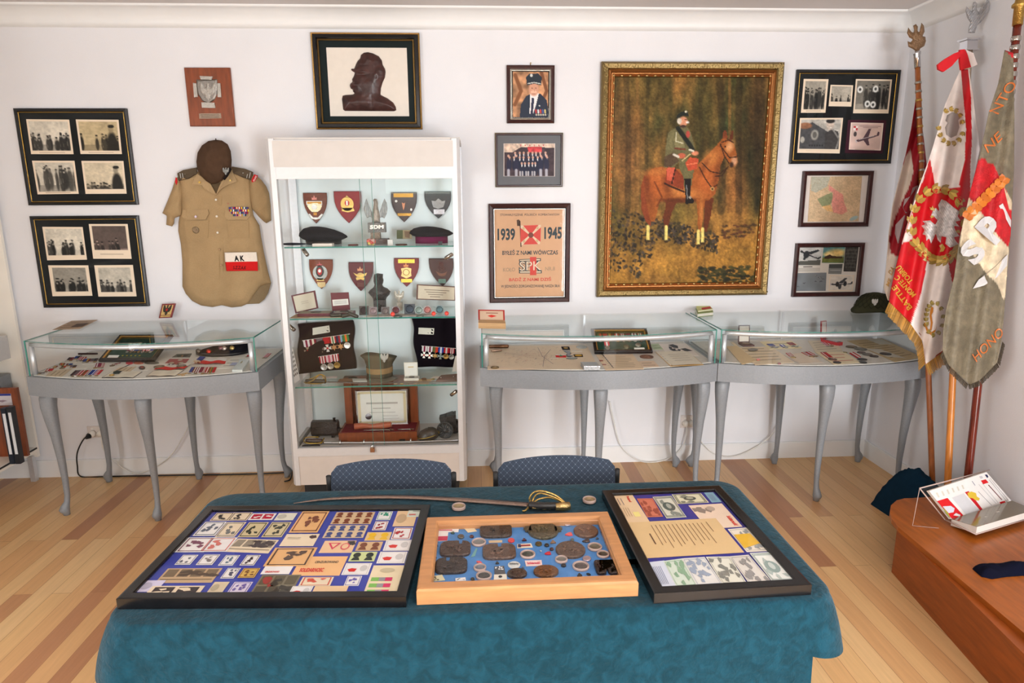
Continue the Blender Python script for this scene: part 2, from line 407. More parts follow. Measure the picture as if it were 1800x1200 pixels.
def window(name,axis,pos,a0,a1,z0,z1,out):
 fr = MB()
 def bx(p,q,r,s_,t=.03):
  if axis=='x': fr.box((pos-t,p,r),(pos+t,q,s_),'white_trim')
  else: fr.box((p,pos-t,r),(q,pos+t,s_),'white_trim')
 w = .05; am = (a0+a1)/2
 bx(a0,a0+w,z0,z1); bx(a1-w,a1,z0,z1); bx(a0+w,a1-w,z0,z0+w); bx(a0+w,a1-w,z1-w,z1); bx(am-w/2,am+w/2,z0+w,z1-w,.02)
 f = struct(fr,name); f2 = MB()
 for p,q in((a0+w,am-w/2),(am+w/2,a1-w)):
  if axis=='x': f2.box((pos-.003,p,z0+w),(pos+.003,q,z1-w),'glass')
  else: f2.box((p,pos-.003,z0+w),(q,pos+.003,z1-w),'glass')
 g = f2.build('window_pane',f,(0,0,0))
window('window_1','y',YF-.05,-1.3,-.26,1.72,2.38,-1)
window('window_2','y',YF-.05,1.3,2.48,.15,2.1,-1)  # unseen opening for the front fill, enlarged downward to light the lower wall
window('window_3','x',XR+.05,-4.55,-2.65,.85,2.15,1)
window('window_4','x',XL-.05,-5.1,-3.1,.3,2.1,-1)
def cove(name,p0,p1,inward):
 mb = MB(); p0 = Vector(p0); p1 = Vector(p1); inn = Vector(inward); prof = [(0,H-.1),(.004,H-.1),(.006,H-.094)]
 for k in range(7):
  q = k/6*R90; prof.append((.006+.084*(1-math.cos(q)),H-.094+.082*math.sin(q)))
 prof += [(.094,H-.012),(.1,H-.008),(.1,H)]
 R = [[p+inn*a+V(0,0,z)for a,z in prof]for p in(p0,p1)]
 mb.rings(R,'white_trim',closed=False,caps=False); struct(mb,name)
cove('trim_1',(XL,0,0),(XR,0,0),(0,-1,0))
cove('trim_2',(XR,0,0),(XR,YF,0),(-1,0,0))
cove('trim_3',(XL,YF,0),(XL,0,0),(1,0,0))
bb = MB().box((XL,-.014,0),(XR,0,.105),'white_trim').box((XL,-.011,.105),(XR,0,.11),'white_trim'); struct(bb,'baseboard_back')
struct(MB().box((XR-.014,YF,0),(XR,-.014,.105),'white_trim').box((XR-.011,YF,.105),(XR,-.011,.11),'white_trim'),'baseboard_right')
struct(MB().box((XL,YF,0),(XL+.014,-.014,.105),'white_trim'),'baseboard_left')
# ================================================================ things on the back wall
def cp(sc,ox,oy): return lambda*L: [(x/sc+ox,y/sc+oy)for x,y in L]
def bound(pts,x,y):
 """distance to the outline and nearest outline point, arrays"""
 best = np.full(x.shape,1e9); bx = x.copy(); by = y.copy()
 for k in range(len(pts)):
  x0,y0 = pts[k]; x1,y1 = pts[(k+1)%len(pts)]; L = max((x1-x0)**2+(y1-y0)**2,1e-9)
  t = np.clip(((x-x0)*(x1-x0)+(y-y0)*(y1-y0))/L,0,1); qx = x0+t*(x1-x0); qy = y0+t*(y1-y0); d = np.hypot(x-qx,y-qy)
  w = d<best; best = np.where(w,d,best); bx = np.where(w,qx,bx); by = np.where(w,qy,by)
 return best,bx,by
def relief(name,fnP,pts,step,hfn,col,mat,parent,paint=None,origin=None,**props):
 """raised form with the outline pts; hfn(x,y,d)->height (arrays), d = distance from the outline"""
 xs = [p[0]for p in pts]; ys = [p[1]for p in pts]
 nx = int((max(xs)-min(xs))/step)+3; ny = int((max(ys)-min(ys))/step)+3
 X,Y = np.meshgrid(np.linspace(min(xs)-step*.5,max(xs)+step*.5,nx),np.linspace(min(ys)-step*.5,max(ys)+step*.5,ny))
 ins = inpoly(X,Y,pts); d,bx,by = bound(pts,X,Y); X = np.where(ins,X,bx); Y = np.where(ins,Y,by); d = np.where(ins,d,0)
 Hh = hfn(X,Y,d); A = Art(X,Y,col)
 if paint: paint(A)
 keep = []
 for j in range(ny-1):
  for i in range(nx-1):
   if ins[j,i]+ins[j,i+1]*1+ins[j+1,i]*1+ins[j+1,i+1]*1>=1: keep.append((j*nx+i,(j+1)*nx+i,(j+1)*nx+i+1,j*nx+i+1))
 used = sorted({k for f in keep for k in f}); mp = {k:n for n,k in enumerate(used)}
 xr,yr,hr = X.ravel(),Y.ravel(),Hh.ravel(); O = Vector(parent['_o'])if parent is not None else Vector(origin)
 me = bpy.data.meshes.new(name)
 me.from_pydata([fnP(xr[k],yr[k],float(hr[k]))-O for k in used],[],[[mp[k]for k in f]for f in keep]); me.materials.append(MATS[mat])
 me.polygons.foreach_set('use_smooth',[True]*len(keep))
 a = np.clip(A.A.reshape(-1,3)[used],0,255)/255; a = np.where(a<=.04045,a/12.92,((a+.055)/1.055)**2.4)
 buf = np.ones((len(used),4)); buf[:,:3] = a; me.color_attributes.new('Col','FLOAT_COLOR','POINT').data.foreach_set('color',buf.ravel().tolist())
 o = bpy.data.objects.new(name,me); C.objects.link(o); o['_o'] = tuple(O)
 if parent is not None: o.parent = parent
 else: o.location = O
 for k,v in props.items(): o[k] = v
 return o
BLK = [('black_frame',(0,0,0))]; GOLD = (176,140,70)
def picture(c,name,label,cat,prof,segs,lift=0.,plane=((0,0,0),(0,-1,0)),glass=True,back=(18,22,24),backlift=.006,backmat='ink',backname='mat_board',inset=None,ornate=False):
 B = Board(c,Vector(plane[0]),plane[1]); t = thing(name,label,cat,B.st(.5,1,0))
 mb = ring(MB(),B,prof,segs)
 if not ornate: mb.build('frame',t)
 B.fm = mb
 i_ = prof[-1][0]if inset is None else inset
 mb = MB(); brect(mb,B,i_-.002,i_-.002,B.w-i_+.002,B.h-i_+.002,backlift,back,backmat); mb.build(backname,t)
 if glass:
  mb = MB(); gl = prof[-1][1]+.001; brect(mb,B,i_,i_,B.w-i_,B.h-i_,gl,(255,)*3,'frame_glass'); mb.build('glass',t)
 return B,t
def crowd(A,seed,light=205,ground=150,n=14,sky=True,big=0,dark=45,tone=(1,.96,.88),y0=30,y1=95):
 """old group photograph: figures with heads in rows before a pale background"""
 L = local(A); r = random.Random(seed); L.A[:] = light
 L.noise(40,.14,seed)
 L.poly([(0,y1-22),(100,y1-25),(100,100),(0,100)],(ground,)*3)
 F = sorted([(r.uniform(2,98),r.uniform(y0+18,y0+34))for _ in range(n)],key=lambda q:q[1])
 for x,y in F:
  h = (y1-y)*r.uniform(.85,1.05); w = r.uniform(4,6.5); g = dark*r.uniform(.6,1.7)
  L.ell(x,y+h*.45,w,h*.5,(g,)*3,soft=.2); L.ell(x,y-5,2.4,4.2,(155*r.uniform(.7,1.1),)*3,soft=.2); L.ell(x,y-8.5,3,2.2,(g*.8,)*3)
  L.line([(x-w*.8,y+h*.3),(x-w*.6,y+h*.6)],1.6,(g+40,)*3)
 for k in range(big):
  x = 80-k*25; L.ell(x,78,13,42,(dark*.8,)*3); L.ell(x-1,27,6,10,(150,)*3); L.ell(x,19,7.5,5,(dark*.7,)*3)
 L.noise(5,.12,seed+5)
 A.A = L.A*np.array(tone)
def border(A,w=5,wb=14,col=(232,214,190)):
 L = local(A); L.poly([(0,0),(100,0),(100,100),(0,100),(0,0)][:4],col,1.)if False else None
 m = ((L.X<w)|(L.X>100-w)|(L.Y<w)|(L.Y>100-wb)).astype(float); L.put(m,col)
 L.line([(20,100-wb*.55),(80,100-wb*.55)],1.2,(150,130,110),.7); A.A = L.A
def photo(B,t,c,seed,nx=54,ny=46,fn=None,lift=.0085,w=5,wb=14,col=(232,214,190),name='photograph',label=None,**kw):
 A = quadart(c,nx,ny)
 if fn: fn(A)
 else: crowd(A,seed,**kw)
 if w or wb: border(A,w,wb,col)
 o = paintgrid(name,lambda x,y:B.p(x,y,lift),A,'paper',t)
 if label: o['label'] = label
 return o
P4 = [(0,0),(0,.016),(.006,.02),(.014,.02),(.019,.014),(.0205,.0145),(.0225,.012),(.0225,.007)]
S4 = BLK*4+[('metal',(214,170,80))]*2+BLK
B,t = picture([(27,193),(225,189),(244,358.5),(53,362)],'framed_photographs','black gold-lined frame of four brown-toned army photos hanging above its twin at the left','picture frame',P4,S4)
k = cp(3.75,0,0)
photo(B,t,k((180,793),(462,790),(490,1018),(212,1022)),1,n=16,dark=38,wb=9,label='photo of a row of standing officers')
photo(B,t,k((505,788),(788,785),(808,1012),(535,1016)),2,n=9,light=190,big=1,tone=(1,.9,.7),wb=9,label='photo of soldiers lined up before a saluting man')
k = cp(4.617,0,300)
photo(B,t,[(58,284),(132,283)]+k((642,188),(312,197)),3,n=16,dark=50,y0=5,wb=8,label='photo of talking men in berets')
photo(B,t,[(144,283),(218,282)]+k((1030,182),(697,188)),4,n=20,light=200,y0=55,big=1,tone=(1,.93,.8),wb=14,label='photo of a parade under clouds with a figure at right')
B,t = picture(k((250,375),(1128,355),(1219,1095),(372,1108)),'framed_photographs','black gold-lined frame of four grey army photos just above the left glass case','picture frame',P4,S4)
photo(B,t,k((348,460),(673,457),(710,722),(390,730)),11,n=15,ground=200,dark=40,label='photo of an officer inspecting ranks')
photo(B,t,k((722,432),(1040,427),(1073,712),(760,714)),12,n=9,light=90,ground=130,tone=(1,.85,.78),wb=25,w=6,label='photo of an unveiling ceremony')
photo(B,t,k((397,770),(720,768),(755,1013),(435,1018)),13,n=16,light=140,dark=35,w=8,label='dark photo of assembled officers')
photo(B,t,k((768,767),(1083,762),(1113,1017),(803,1020)),14,n=16,light=185,dark=45,w=8,y0=35,label='photo of marching ranks beside trees')
B = Board([(325,121),(405,118),(415,221),(336.5,224)],V(0,0,0),(0,-1,0))
t = thing('wall_plaque','reddish wooden plaque with a silver eagle shield on a cross, above the khaki shirt','plaque',B.st(.5,1))
mb = MB(); mb.prism([B.m(0,0,.02),B.m(0,B.h,.02),B.m(B.w,B.h,.02),B.m(B.w,0,.02)],V(0,.02,0),'walnut',bevel=.03); mb.build('board',t)
k = cp(3.75,0,0); SIL = (178,172,164)
mb = MB()
for q in(k((1327,508),(1412,508),(1405,530),(1335,530)),k((1340,680),(1425,680),(1432,714),(1344,716)),k((1284,555),(1306,558),(1316,645),(1292,650)),k((1442,552),(1462,550),(1470,642),(1446,642))):
 mb.prism([B.p(x,y,.026)for x,y in q][::-1],V(0,.006,0),'metal',SIL)
mb.build('cross_arms',t)
shp = k((1303,532),(1440,524),(1444,570),(1442,620),(1425,660),(1385,690),(1345,672),(1316,630),(1306,580))
relief('shield_badge',lambda x,y,h:B.p(x,y,.021+h),shp,1,lambda x,y,d:.006*np.clip(d/2,0,1),(140,134,128),'metal',t)
def eagle_pts(cx,cy,s):
 """outline of a crowned eagle with raised wings, s = half height"""
 L = [(0,-1.0),(.1,-.95),(.2,-.85),(.14,-.68),(.16,-.45),(.3,-.4),(.42,-.7),(.62,-.95),(.78,-.98),(.86,-.7),(.84,-.35),(.78,.0),(.62,.3),(.42,.42),(.3,.38),(.26,.55),(.34,.78),(.18,.72),(.1,.98)]
 return[(cx+x*s,cy+y*s)for x,y in L]+[(cx-x*s,cy+y*s)for x,y in L[::-1]]
def feathers(mb,fn,cx,cy,s,col,mat='metal',w=.05):
 for sg in(-1,1):
  for j in range(7):
   a0 = (cx+sg*(.3+.03*j)*s,cy+(-.32+.09*j)*s); b0 = (cx+sg*(.8-.02*j)*s,cy+(-.85+.17*j)*s); b1 = (cx+sg*(.74-.03*j)*s,cy+(-.72+.17*j)*s)
   mb.poly([fn(*a0),fn(*b0),fn(*b1)]if sg<0 else[fn(*a0),fn(*b1),fn(*b0)],mat,col)
e = eagle_pts(368.5,162,17)
relief('eagle',lambda x,y,h:B.p(x,y,.026+h),e,.9,lambda x,y,d:.007*np.clip(d/2.5,0,1),(176,170,162),'relief',t)
mb = MB(); q = k((1323,754),(1466,747),(1470,780),(1326,788)); mb.prism([B.p(x,y,.0225)for x,y in q][::-1],V(0,.002,0),'metal',(150,132,116))
for j in range(3): mb.poly([B.p(356+j*.3,203+j*2.3,.0229),B.p(356+j*.3,203.6+j*2.3,.0229),B.p(388,202.6+j*2.3,.0229),B.p(388,202+j*2.3,.0229)],'ink',(70,55,45))
mb.build('nameplate',t)
k = cp(4,460,30)
B,t = picture(k((352,122),(1112,108),(1130,785),(388,798)),'framed_relief','black and gold frame holding a dark carved bust, above the tall cabinet','picture frame',[(0,0),(0,.02),(.004,.026),(.008,.024),(.012,.028),(.028,.03),(.034,.02),(.038,.022),(.041,.018),(.041,.008)],[('black_frame',(0,)*3),('metal',(170,130,70)),('metal',(170,130,70))]+BLK*3+[('metal',(160,124,70))]*2+BLK,glass=False,back=(20,30,30),backlift=.008)
q = k((458,222),(1022,212),(1035,692),(482,703)); uv = [B.uv(*p_)for p_ in q]; a0,a1 = (uv[0][0]+uv[3][0])/2,(uv[1][0]+uv[2][0])/2; b0,b1 = (uv[0][1]+uv[1][1])/2,(uv[2][1]+uv[3][1])/2
mb = MB(); mb.poly([B.st(a0,b0,.0085),B.st(a0,b1,.0085),B.st(a1,b1,.0085),B.st(a1,b0,.0085)],'paper',(226,216,204)); mb.build('backing_panel',t)
bust = k((694,292),(700,268),(722,252),(750,248),(785,256),(825,275),(846,303),(852,335),(868,362),(872,385),(866,425),(850,460),(838,500),(834,545),(885,570),(925,600),(942,630),(945,652),(930,660),(585,664),(572,655),(564,580),(570,556),(590,551),(640,547),(655,538),(642,528),(640,512),(628,508),(620,488),(625,470),(640,458),(636,442),(650,415),(656,394),(642,386),(630,376),(634,366),(652,367),(662,340),(676,312),(690,297))
def bh(x,y,d):
 h = .03*np.sqrt(np.clip(d/14,0,1)); X = (x-460)*4; Y = (y-30)*4
 def bump(cx,cy,rx,ry,a): return a*np.exp(-((X-cx)/rx)**2-((Y-cy)/ry)**2)
 return h+bump(700,410,30,12,-.007)+bump(700,395,40,8,.005)+bump(655,485,30,18,.01)+bump(810,425,18,30,.007)+bump(810,425,8,16,-.006)+bump(760,470,40,30,.004)+bump(690,345,60,8,-.003)+bump(775,600,12,60,-.006)+bump(700,610,40,40,.004)+.0025*(vnoise(x,y,4,3)-.5)
relief('carved_bust',lambda x,y,h:B.p(x,y,.009+h),bust,1.1,lambda x,y,d:np.where(d>0,bh(x,y,d),0),(60,32,28),'satin',t,paint=lambda A:A.noise(9,.35,4),label='dark brown carved bust of a moustached man in a tall cap')
k = cp(3.529,260,220); KH = (170,142,104)
t = thing('uniform_shirt','short-sleeved khaki uniform shirt with epaulettes and ribbons, pinned to the wall','shirt',V(-1.55,-.02,1.07))
wl = lambda x,y,h: aty(x,y,-.012-h)
body = k((300,285),(200,300),(185,330),(190,420),(205,520),(190,600),(188,655),(205,740),(214,850),(214,1000),(235,1045),(275,1090),(330,1118),(400,1128),(458,1116),(520,1130),(580,1124),(625,1104),(660,1050),(700,1000),(764,978),(745,905),(722,800),(702,690),(692,620),(655,560),(640,460),(635,360),(640,300),(560,270),(520,262),(430,330))
def shh(x,y,d):
 X = (x-260)*3.529; Y = (y-220)*3.529
 f = .035*np.sqrt(np.clip(d/12,0,1)); f += .006*np.sin(X/26+Y/160)*np.clip((Y-500)/500,0,1)*np.clip(d/8,0,1)+.006*np.sin((X+Y*.35)/45)*np.clip(d/8,0,1)
 return f+.004*(vnoise(x,y,14,9)-.5)
def paintshirt(A):
 A.noise(25,.05,8)
relief('shirt_body',wl,body,2,shh,KH,'fabric',t,paint=paintshirt)
for nm,q in(('sleeve',k((190,318),(172,330),(150,400),(120,475),(90,545),(118,562),(114,618),(150,628),(163,610),(166,575),(208,560),(215,470),(212,380))),('sleeve',k((640,310),(665,305),(705,340),(735,380),(752,420),(762,500),(765,590),(735,608),(720,598),(690,570),(648,520),(632,440),(630,360)))):
 relief(nm,lambda x,y,h:wl(x,y,h+.008),q,2,lambda x,y,d:.032*np.sqrt(np.clip(d/7,0,1))+.004*np.sin((x+y)/5)*np.clip(d/4,0,1),KH,'fabric',t)
mb = MB(); q = k((764,976),(700,985),(640,1020),(600,1075),(600,1110),(690,1106),(722,1080),(745,1040)); mb.prism([wl(x,y,.004)for x,y in q][::-1],V(0,.003,0),'fabric',(136,116,88)); mb.build('shirt_tail',t)
def clothP(x,y,extra=.004):
 d,_,_ = bound(body,np.array([float(x)]),np.array([float(y)])); return wl(x,y,float(shh(np.array([float(x)]),np.array([float(y)]),d)[0])+extra)
def patch(mb,pts,col,mat='fabric',thick=.004,extra=.005):
 mb.prism([clothP(x,y,extra)for x,y in pts],V(0,thick,0),mat,col); return mb
for s_ in(0,1):
 q = k((305,300),(272,365),(335,372),(350,398),(380,412),(425,432),(380,350))if not s_ else k((522,275),(552,350),(500,368),(468,385),(450,398),(418,440),(455,350),(500,300))
 patch(MB(),q,(176,148,110),extra=.014).build('collar',t)
patch(MB(),k((388,360),(455,355),(425,428)),(98,80,58),extra=.003).build('inner_collar',t)
patch(MB(),k((430,440),(458,438),(470,870),(462,1116),(448,1116),(440,870)),(166,138,100),extra=.003,thick=.003).build('button_placket',t)
for q,st in((k((300,262),(218,278),(182,298),(190,345),(250,332),(302,300)),-1),(k((520,256),(600,270),(650,290),(640,342),(590,325),(530,298)),1)):
 e = patch(MB(),q,(92,78,62),extra=.016,thick=.01).build('epaulette',t)
 cx,cy = k((228 if st<0 else 590,300 if st<0 else 296))[0]; mb = MB()
 mb.prism([clothP(cx+math.sin(a)*r_,cy-math.cos(a)*r_,.021)for a,r_ in[(j*math.pi/5,1.9 if j%2==0 else .8)for j in range(10)]][::-1],V(0,.002,0),'metal',(210,210,205))
 for j in range(2):
  x0,y0 = (196+j*14,292)if st<0 else(634-j*16,292); a_,b_ = k((x0,y0),(x0+9*-st*-1*.6,y0+38)); b_ = k((x0+(6 if st<0 else-8),y0+36))[0]
  patch(mb,[a_,(a_[0]+1,a_[1]),(b_[0]+1,b_[1]),b_],(200,200,196),extra=.021,thick=.002)
 mb.build('rank_star',e)
for nm,q in(('pocket',k((222,590),(378,590),(372,700),(245,702))),('pocket',k((490,590),(625,590),(628,698),(500,702)))): patch(MB(),q,(168,140,102),extra=.0035,thick=.003).build(nm,t)
for q in(k((216,525),(372,523),(378,548),(358,585),(238,590),(212,570)),k((478,525),(634,523),(636,560),(612,586),(496,588),(476,566))): patch(MB(),q,(174,146,108),extra=.009,thick=.004).build('pocket_flap',t)
for x,y in((423,462),(428,565),(433,666),(444,770),(455,868)):
 x,y = k((x,y))[0]; MB().lathe(clothP(x,y,.004),(0,-1,0),[(0,0),(.0065,0),(.0065,.004),(.004,.005),(0,.0045)],'satin',(226,214,196)if y<410 else(165,130,90),12).build('button',t)
RB = [(60,70,130),(190,40,60),(225,205,150),(150,40,60),(220,220,225),(90,60,90),(40,60,120),(200,60,50),(230,200,60),(60,90,60),(110,140,170),(170,30,50),(235,235,225),(50,50,90)]
mb = MB()
for r_,(x0,x1,y)in enumerate(((502,624,507),(504,626,522),(516,620,537),(528,608,551))):
 n = 16; y1 = y+13
 for j in range(n):
  a_,b_ = lerp(x0,x1,j/n),lerp(x0,x1,(j+1)/n); patch(mb,k((a_,y),(b_,y),(b_,y1),(a_,y1)),RB[(j*5+r_*3)%14],extra=.016,thick=.004)
mb.build('ribbon_bar',t,label='four rows of coloured medal ribbons')
for q,c in((k((660,305),(682,312),(664,348),(645,354),(642,340)),(200,30,40)),(k((172,322),(180,330),(182,352),(176,370),(168,350)),(200,40,44))):
 mb = MB(); mb.prism([aty(x,y,-.058)for x,y in q][::-1],V(0,.004,0),'fabric',c)
 if c[1]==30: text(mb,lambda x,y:aty(x,y,-.0605),'POLAND',k((651,344))[0],k((668,312))[0],k((660,350))[0],(235,225,220))
 mb.build('shoulder_title',t)
mb = MB(); x,y = k((298,650))[0]; mb.lathe(clothP(x,y,.006),(0,-1,0),[(0,0),(.019,0),(.02,.003),(.017,.006),(.01,.004),(0,.006)],'relief',(134,112,84),20); mb.build('round_badge',t)
for x,y,c,r_ in((320,354,(196,160,80),.008),(510,342,(210,180,110),.007),(296,567,(190,175,190),.009),(498,486,(170,110,90),.005)):
 x,y = k((x,y))[0]; mb = MB(); p_ = clothP(x,y,.021); mb.prism([p_+V(math.sin(a)*q_,-.001,math.cos(a)*q_)for a,q_ in[(j*math.pi/5,r_*(1.1 if j%2==0 else .5))for j in range(10)]],V(0,.004,0),'metal',c); mb.build('lapel_pin',t)
B = Board(k((474,792),(676,784),(680,898),(488,910)),V(0,-.062,0),(0,-1,0)); t = thing('armband','white over red cloth armband lettered AK, pinned low on the khaki shirt','armband',B.st(.5,1))
mb = MB(); f = lambda x,y,e=0: B.st(x,y,.003*math.sin(x*7)+.004*math.sin(x*3+y*4)+e)
mb.grid(lambda a,b:f(a,b),24,12,'fabric',cfn=lambda a,b:(238,226,212)if b<.54 else(206,34,34)); o = mb.build('band',t)
s_ = o.modifiers.new('s','SOLIDIFY'); s_.thickness = .002; s_.offset = -1
mb = MB(); g = lambda x,y: f(x,y,.0015)
text(mb,g,'A K',(.3,.17),(.6,.17),(.3,.47),(30,26,26),bold=.05); text(mb,g,'S.Z.Z.A.K',(.24,.72),(.64,.74),(.22,.9),(60,14,16)); mb.build('lettering',t)
t = thing('beret','olive brown beret hanging over the collar of the khaki shirt','beret',V(-1.53,-.09,1.76))
br = k((422,90),(460,95),(495,118),(514,160),(520,215),(518,262),(500,305),(465,340),(430,360),(392,366),(360,345),(325,310),(306,275),(300,225),(308,170),(335,125),(375,98))
relief('beret_crown',lambda x,y,h:aty(x,y,-.065-h),br,1.3,lambda x,y,d:.05*np.sqrt(np.clip(d/16,0,1))*(1+.05*np.sin(x/7)),(78,58,44),'felt',t)
mb = MB(); mb.tube([aty(*k((x,y))[0],-.105)for x,y in((470,335),(490,310),(505,285),(512,268))],.008,'felt',(34,28,26),8); mb.build('headband',t)
mb = MB(); cx,cy = k((483,285))[0]
ep = eagle_pts(cx,cy,6.5); mb.prism([aty(x,y,-.118)for x,y in ep],V(0,.004,0),'metal',(120,120,116)); mb.build('eagle_badge',t)
MB().tube([aty(*k((422,92))[0],-.1),aty(*k((421,84))[0],-.06)],.003,'felt',(60,44,34),6).build('stalk',t)
k = cp(2.5,820,80)
DW = [('dark_wood',(0,)*3)]
B,t = picture(k((178,88),(387,90),(383,342),(176,343)),'framed_portrait','small dark wood frame with colour portrait of a man in cap and blazer','picture frame',[(0,0),(0,.018),(.008,.022),(.02,.017),(.024,.019),(.026,.016),(.029,.015),(.029,.007)],DW*3+[('metal',(200,196,185))]+DW+[('metal',(200,196,185))]+DW)
MB().tube([B.st(.5,0,.006),B.st(.5,-.03,.008),B.st(.505,-.05,.012)],.0025,'metal',(180,150,80)).build('hook',t)
def portrait(A):
 L = Art((A.X-820)*2.5,(A.Y-80)*2.5,(176,128,92)); L.noise(30,.5,21); L.line([(330,120),(352,200),(330,250),(356,310)],14,(120,74,46)); L.line([(215,130),(240,200),(212,260)],16,(128,80,48))
 L.poly([(232,316),(238,260),(262,222),(290,210),(325,212),(352,240),(362,316)],(38,46,62)); L.poly([(280,212),(318,210),(305,260),(292,300),(276,300)],(232,228,226)); L.poly([(286,230),(298,232),(290,304),(280,304)],(44,46,70))
 L.ell(296,192,22,30,(206,150,122)); L.ell(296,205,14,8,(226,178,150)); L.ell(289,188,3,1.6,(80,50,40)); L.ell(305,188,3,1.6,(80,50,40)); L.line([(288,212),(304,212)],2,(150,80,70)); L.line([(297,190),(299,202)],2,(186,126,100))
 L.poly([(266,176),(262,140),(278,124),(316,124),(332,140),(328,176),(298,168)],(36,44,54)); L.line([(270,168),(298,163),(326,169)],4,(206,206,196)); L.ell(286,132,6,7,(214,214,208)); L.ell(320,265,3,3,(214,214,208))
 for j,c in enumerate([(190,60,60),(220,220,220),(200,70,60),(80,90,150),(210,190,120)]): L.line([(304+j*10,284),(305+j*10,296)],7,c); L.ell(306+j*10,305,4,4,(200,190,170))
 A.A = L.A
photo(B,t,k((205,115),(360,118),(357,316),(202,315)),0,70,86,fn=portrait,w=0,wb=0,name='portrait_photo')
B,t = picture(k((126,384),(425,385),(420,622),(127,622)),'framed_photographs','thin dark frame with grey mount around a colour photo of a club group','picture frame',[(0,0),(0,.014),(.002,.016),(.004,.015),(.011,.015),(.013,.012),(.013,.007)],[('metal',(130,120,70)),('metal',(150,140,80))]+DW*3+[('metal',(170,160,120))],back=(104,106,110))
def group(A):
 L = Art((A.X-820)*2.5,(A.Y-80)*2.5,(66,52,58)); L.poly([(160,428),(392,428),(392,450),(240,446),(200,470),(160,470)],(222,196,176)); L.poly([(270,445),(330,445),(330,470),(270,470)],(196,66,70)); L.noise(14,.3,33)
 for j in range(6): L.poly([(235+j*20,436),(241+j*20,436),(238+j*20,446)],(190,50,60))
 r = random.Random(3)
 for row,(y,n,x0,x1)in enumerate(((472,8,215,345),(492,9,190,352),(518,6,240,320))):
  for j in range(n):
   x = lerp(x0,x1,j/(n-1))+r.uniform(-3,3); L.ell(x,y+30,9,26,(30,34,56)); L.ell(x,y+8,2.5,8,(222,220,222)); L.ell(x,y,4.5,5.5,(206,162,142))
 for x in(184,218,350,325): L.ell(x,525,9,30,(36,38,62)); L.ell(x,485,5,6,(206,162,142)); L.line([(x,548),(x,572)],12,(170,168,178))
 for x in(240,266,293): L.line([(x-5,555),(x-5,570)],7,(178,176,180)); L.line([(x+5,555),(x+5,570)],7,(178,176,180))
 A.A = L.A
photo(B,t,k((163,430),(390,431),(387,576),(162,574)),0,100,66,fn=group,w=1.2,wb=1.2,col=(206,196,190))
PCK = (206,160,122)
B,t = picture(k((97,695),(455,693),(450,1125),(102,1127)),'framed_poster','dark wood frame with tan printed poster headed 1939 and 1945','poster',[(0,0),(0,.022),(.006,.026),(.024,.02),(.027,.022),(.03,.018),(.033,.018),(.034,.016),(.034,.008)],DW*3+[('black_frame',(0,)*3)]*2+[('metal',(214,214,210))]*2+DW,back=PCK,backmat='paper',backname='poster_sheet')
mb = MB(); F = lambda x,y,l=.0068: B.p(*k((x,y))[0],l); NV = (52,66,72); RD = (206,74,66)
for tx,x0,y0,x1,y1,c,bo in(('STOWARZYSZENIE  POLSKICH  KOMBATANTÓW',148,736,408,748,NV,.0),('1939',136,803,213,856,NV,.035),('1945',341,797,418,851,NV,.035),('BYŁEŚ Z NAMI WÓWCZAS',157,894,401,919,NV,.02),('KOŁO',160,975,213,992,(166,140,112),.02),('NR.8',345,972,388,989,(166,140,112),.02),('BĄDŹ Z NAMI DZIŚ',187,1016,371,1038,RD,.02),('W JEDNOŚCI ZORGANIZOWANEJ NASZA SIŁA',151,1046,409,1066,NV,.01)):
 text(mb,lambda x,y:F(x,y),tx,(x0,y0),(x1,y0-1),(x0,y1),c,bold=bo)
def pp(pts,c,l=.0066): mb.poly([F(x,y,l)for x,y in pts][::-1],'ink',c)
pp([(236,790),(326,787),(322,872),(240,876)],(222,196,166));
for q in([(248,790),(316,788),(282,830)],[(248,874),(314,872),(282,834)]): pp(q,RD,.007)
for q in([(236,800),(236,866),(276,832)],[(326,798),(324,862),(288,832)]): pp(q,RD,.007)
pp([(282+12*math.cos(j*.5),832+12*math.sin(j*.5))for j in range(12)],(120,70,60),.0074)
for x,y in((250,803),(311,801),(252,860),(309,858)): pp([(x+6*math.cos(j*.8),y+7*math.sin(j*.8))for j in range(8)],(200,170,130),.0074)
pp([(232,770),(236,770),(241,884),(237,884)],(60,50,46)); pp([(220,766),(230,764),(236,772),(234,792),(222,792)],(80,60,50))
for q in([(230,938),(326,934),(326,946),(230,948)],[(230,988),(330,988),(330,1000),(230,1000)]): pp(q,NV)
for q in([(234,941),(322,937),(322,943),(234,945)],[(234,991),(326,991),(326,997),(234,997)]): pp(q,(222,200,170),.007)
pp([(278,928),(306,928),(306,1008),(278,1008)],RD,.0071)
text(mb,F,'SPK',(229,944),(331,942),(229,992),NV,bold=.05); text(mb,lambda x,y:F(x,y,.0075),'SPK',(233,948),(327,946),(233,988),(226,206,180),bold=.0)
mb.build('printing',t)
k = cp(2.608,1030,80)
BR_ = ('metal',(124,104,66)); GD = ('metal',(158,104,60))
B,t = picture(k((72,66),(900,92),(820,1145),(42,1145)),'oil_painting','large oil painting of an officer on a chestnut horse in an ornate gilt frame','painting',[(0,0),(0,.03),(.006,.04),(.014,.046),(.036,.04),(.044,.03),(.052,.034),(.06,.026),(.066,.026),(.072,.018),(.078,.02),(.082,.012),(.082,.006)],[BR_]*5+[GD]*5+[BR_]*2,glass=False,back=(50,44,24),backlift=.006,backname='stretcher',ornate=True)
mb = B.fm; r_ = random.Random(5)
def curl(x,y,s,a):
 P = [B.m(x+s*(1-q/9)*math.cos(a+q*.75),y+s*(1-q/9)*math.sin(a+q*.75),.045-.0005*q)for q in range(9)]; mb.tube(P,[.0028*(1-q/12)for q in range(9)],'metal',(168,146,96),5)
n = 44
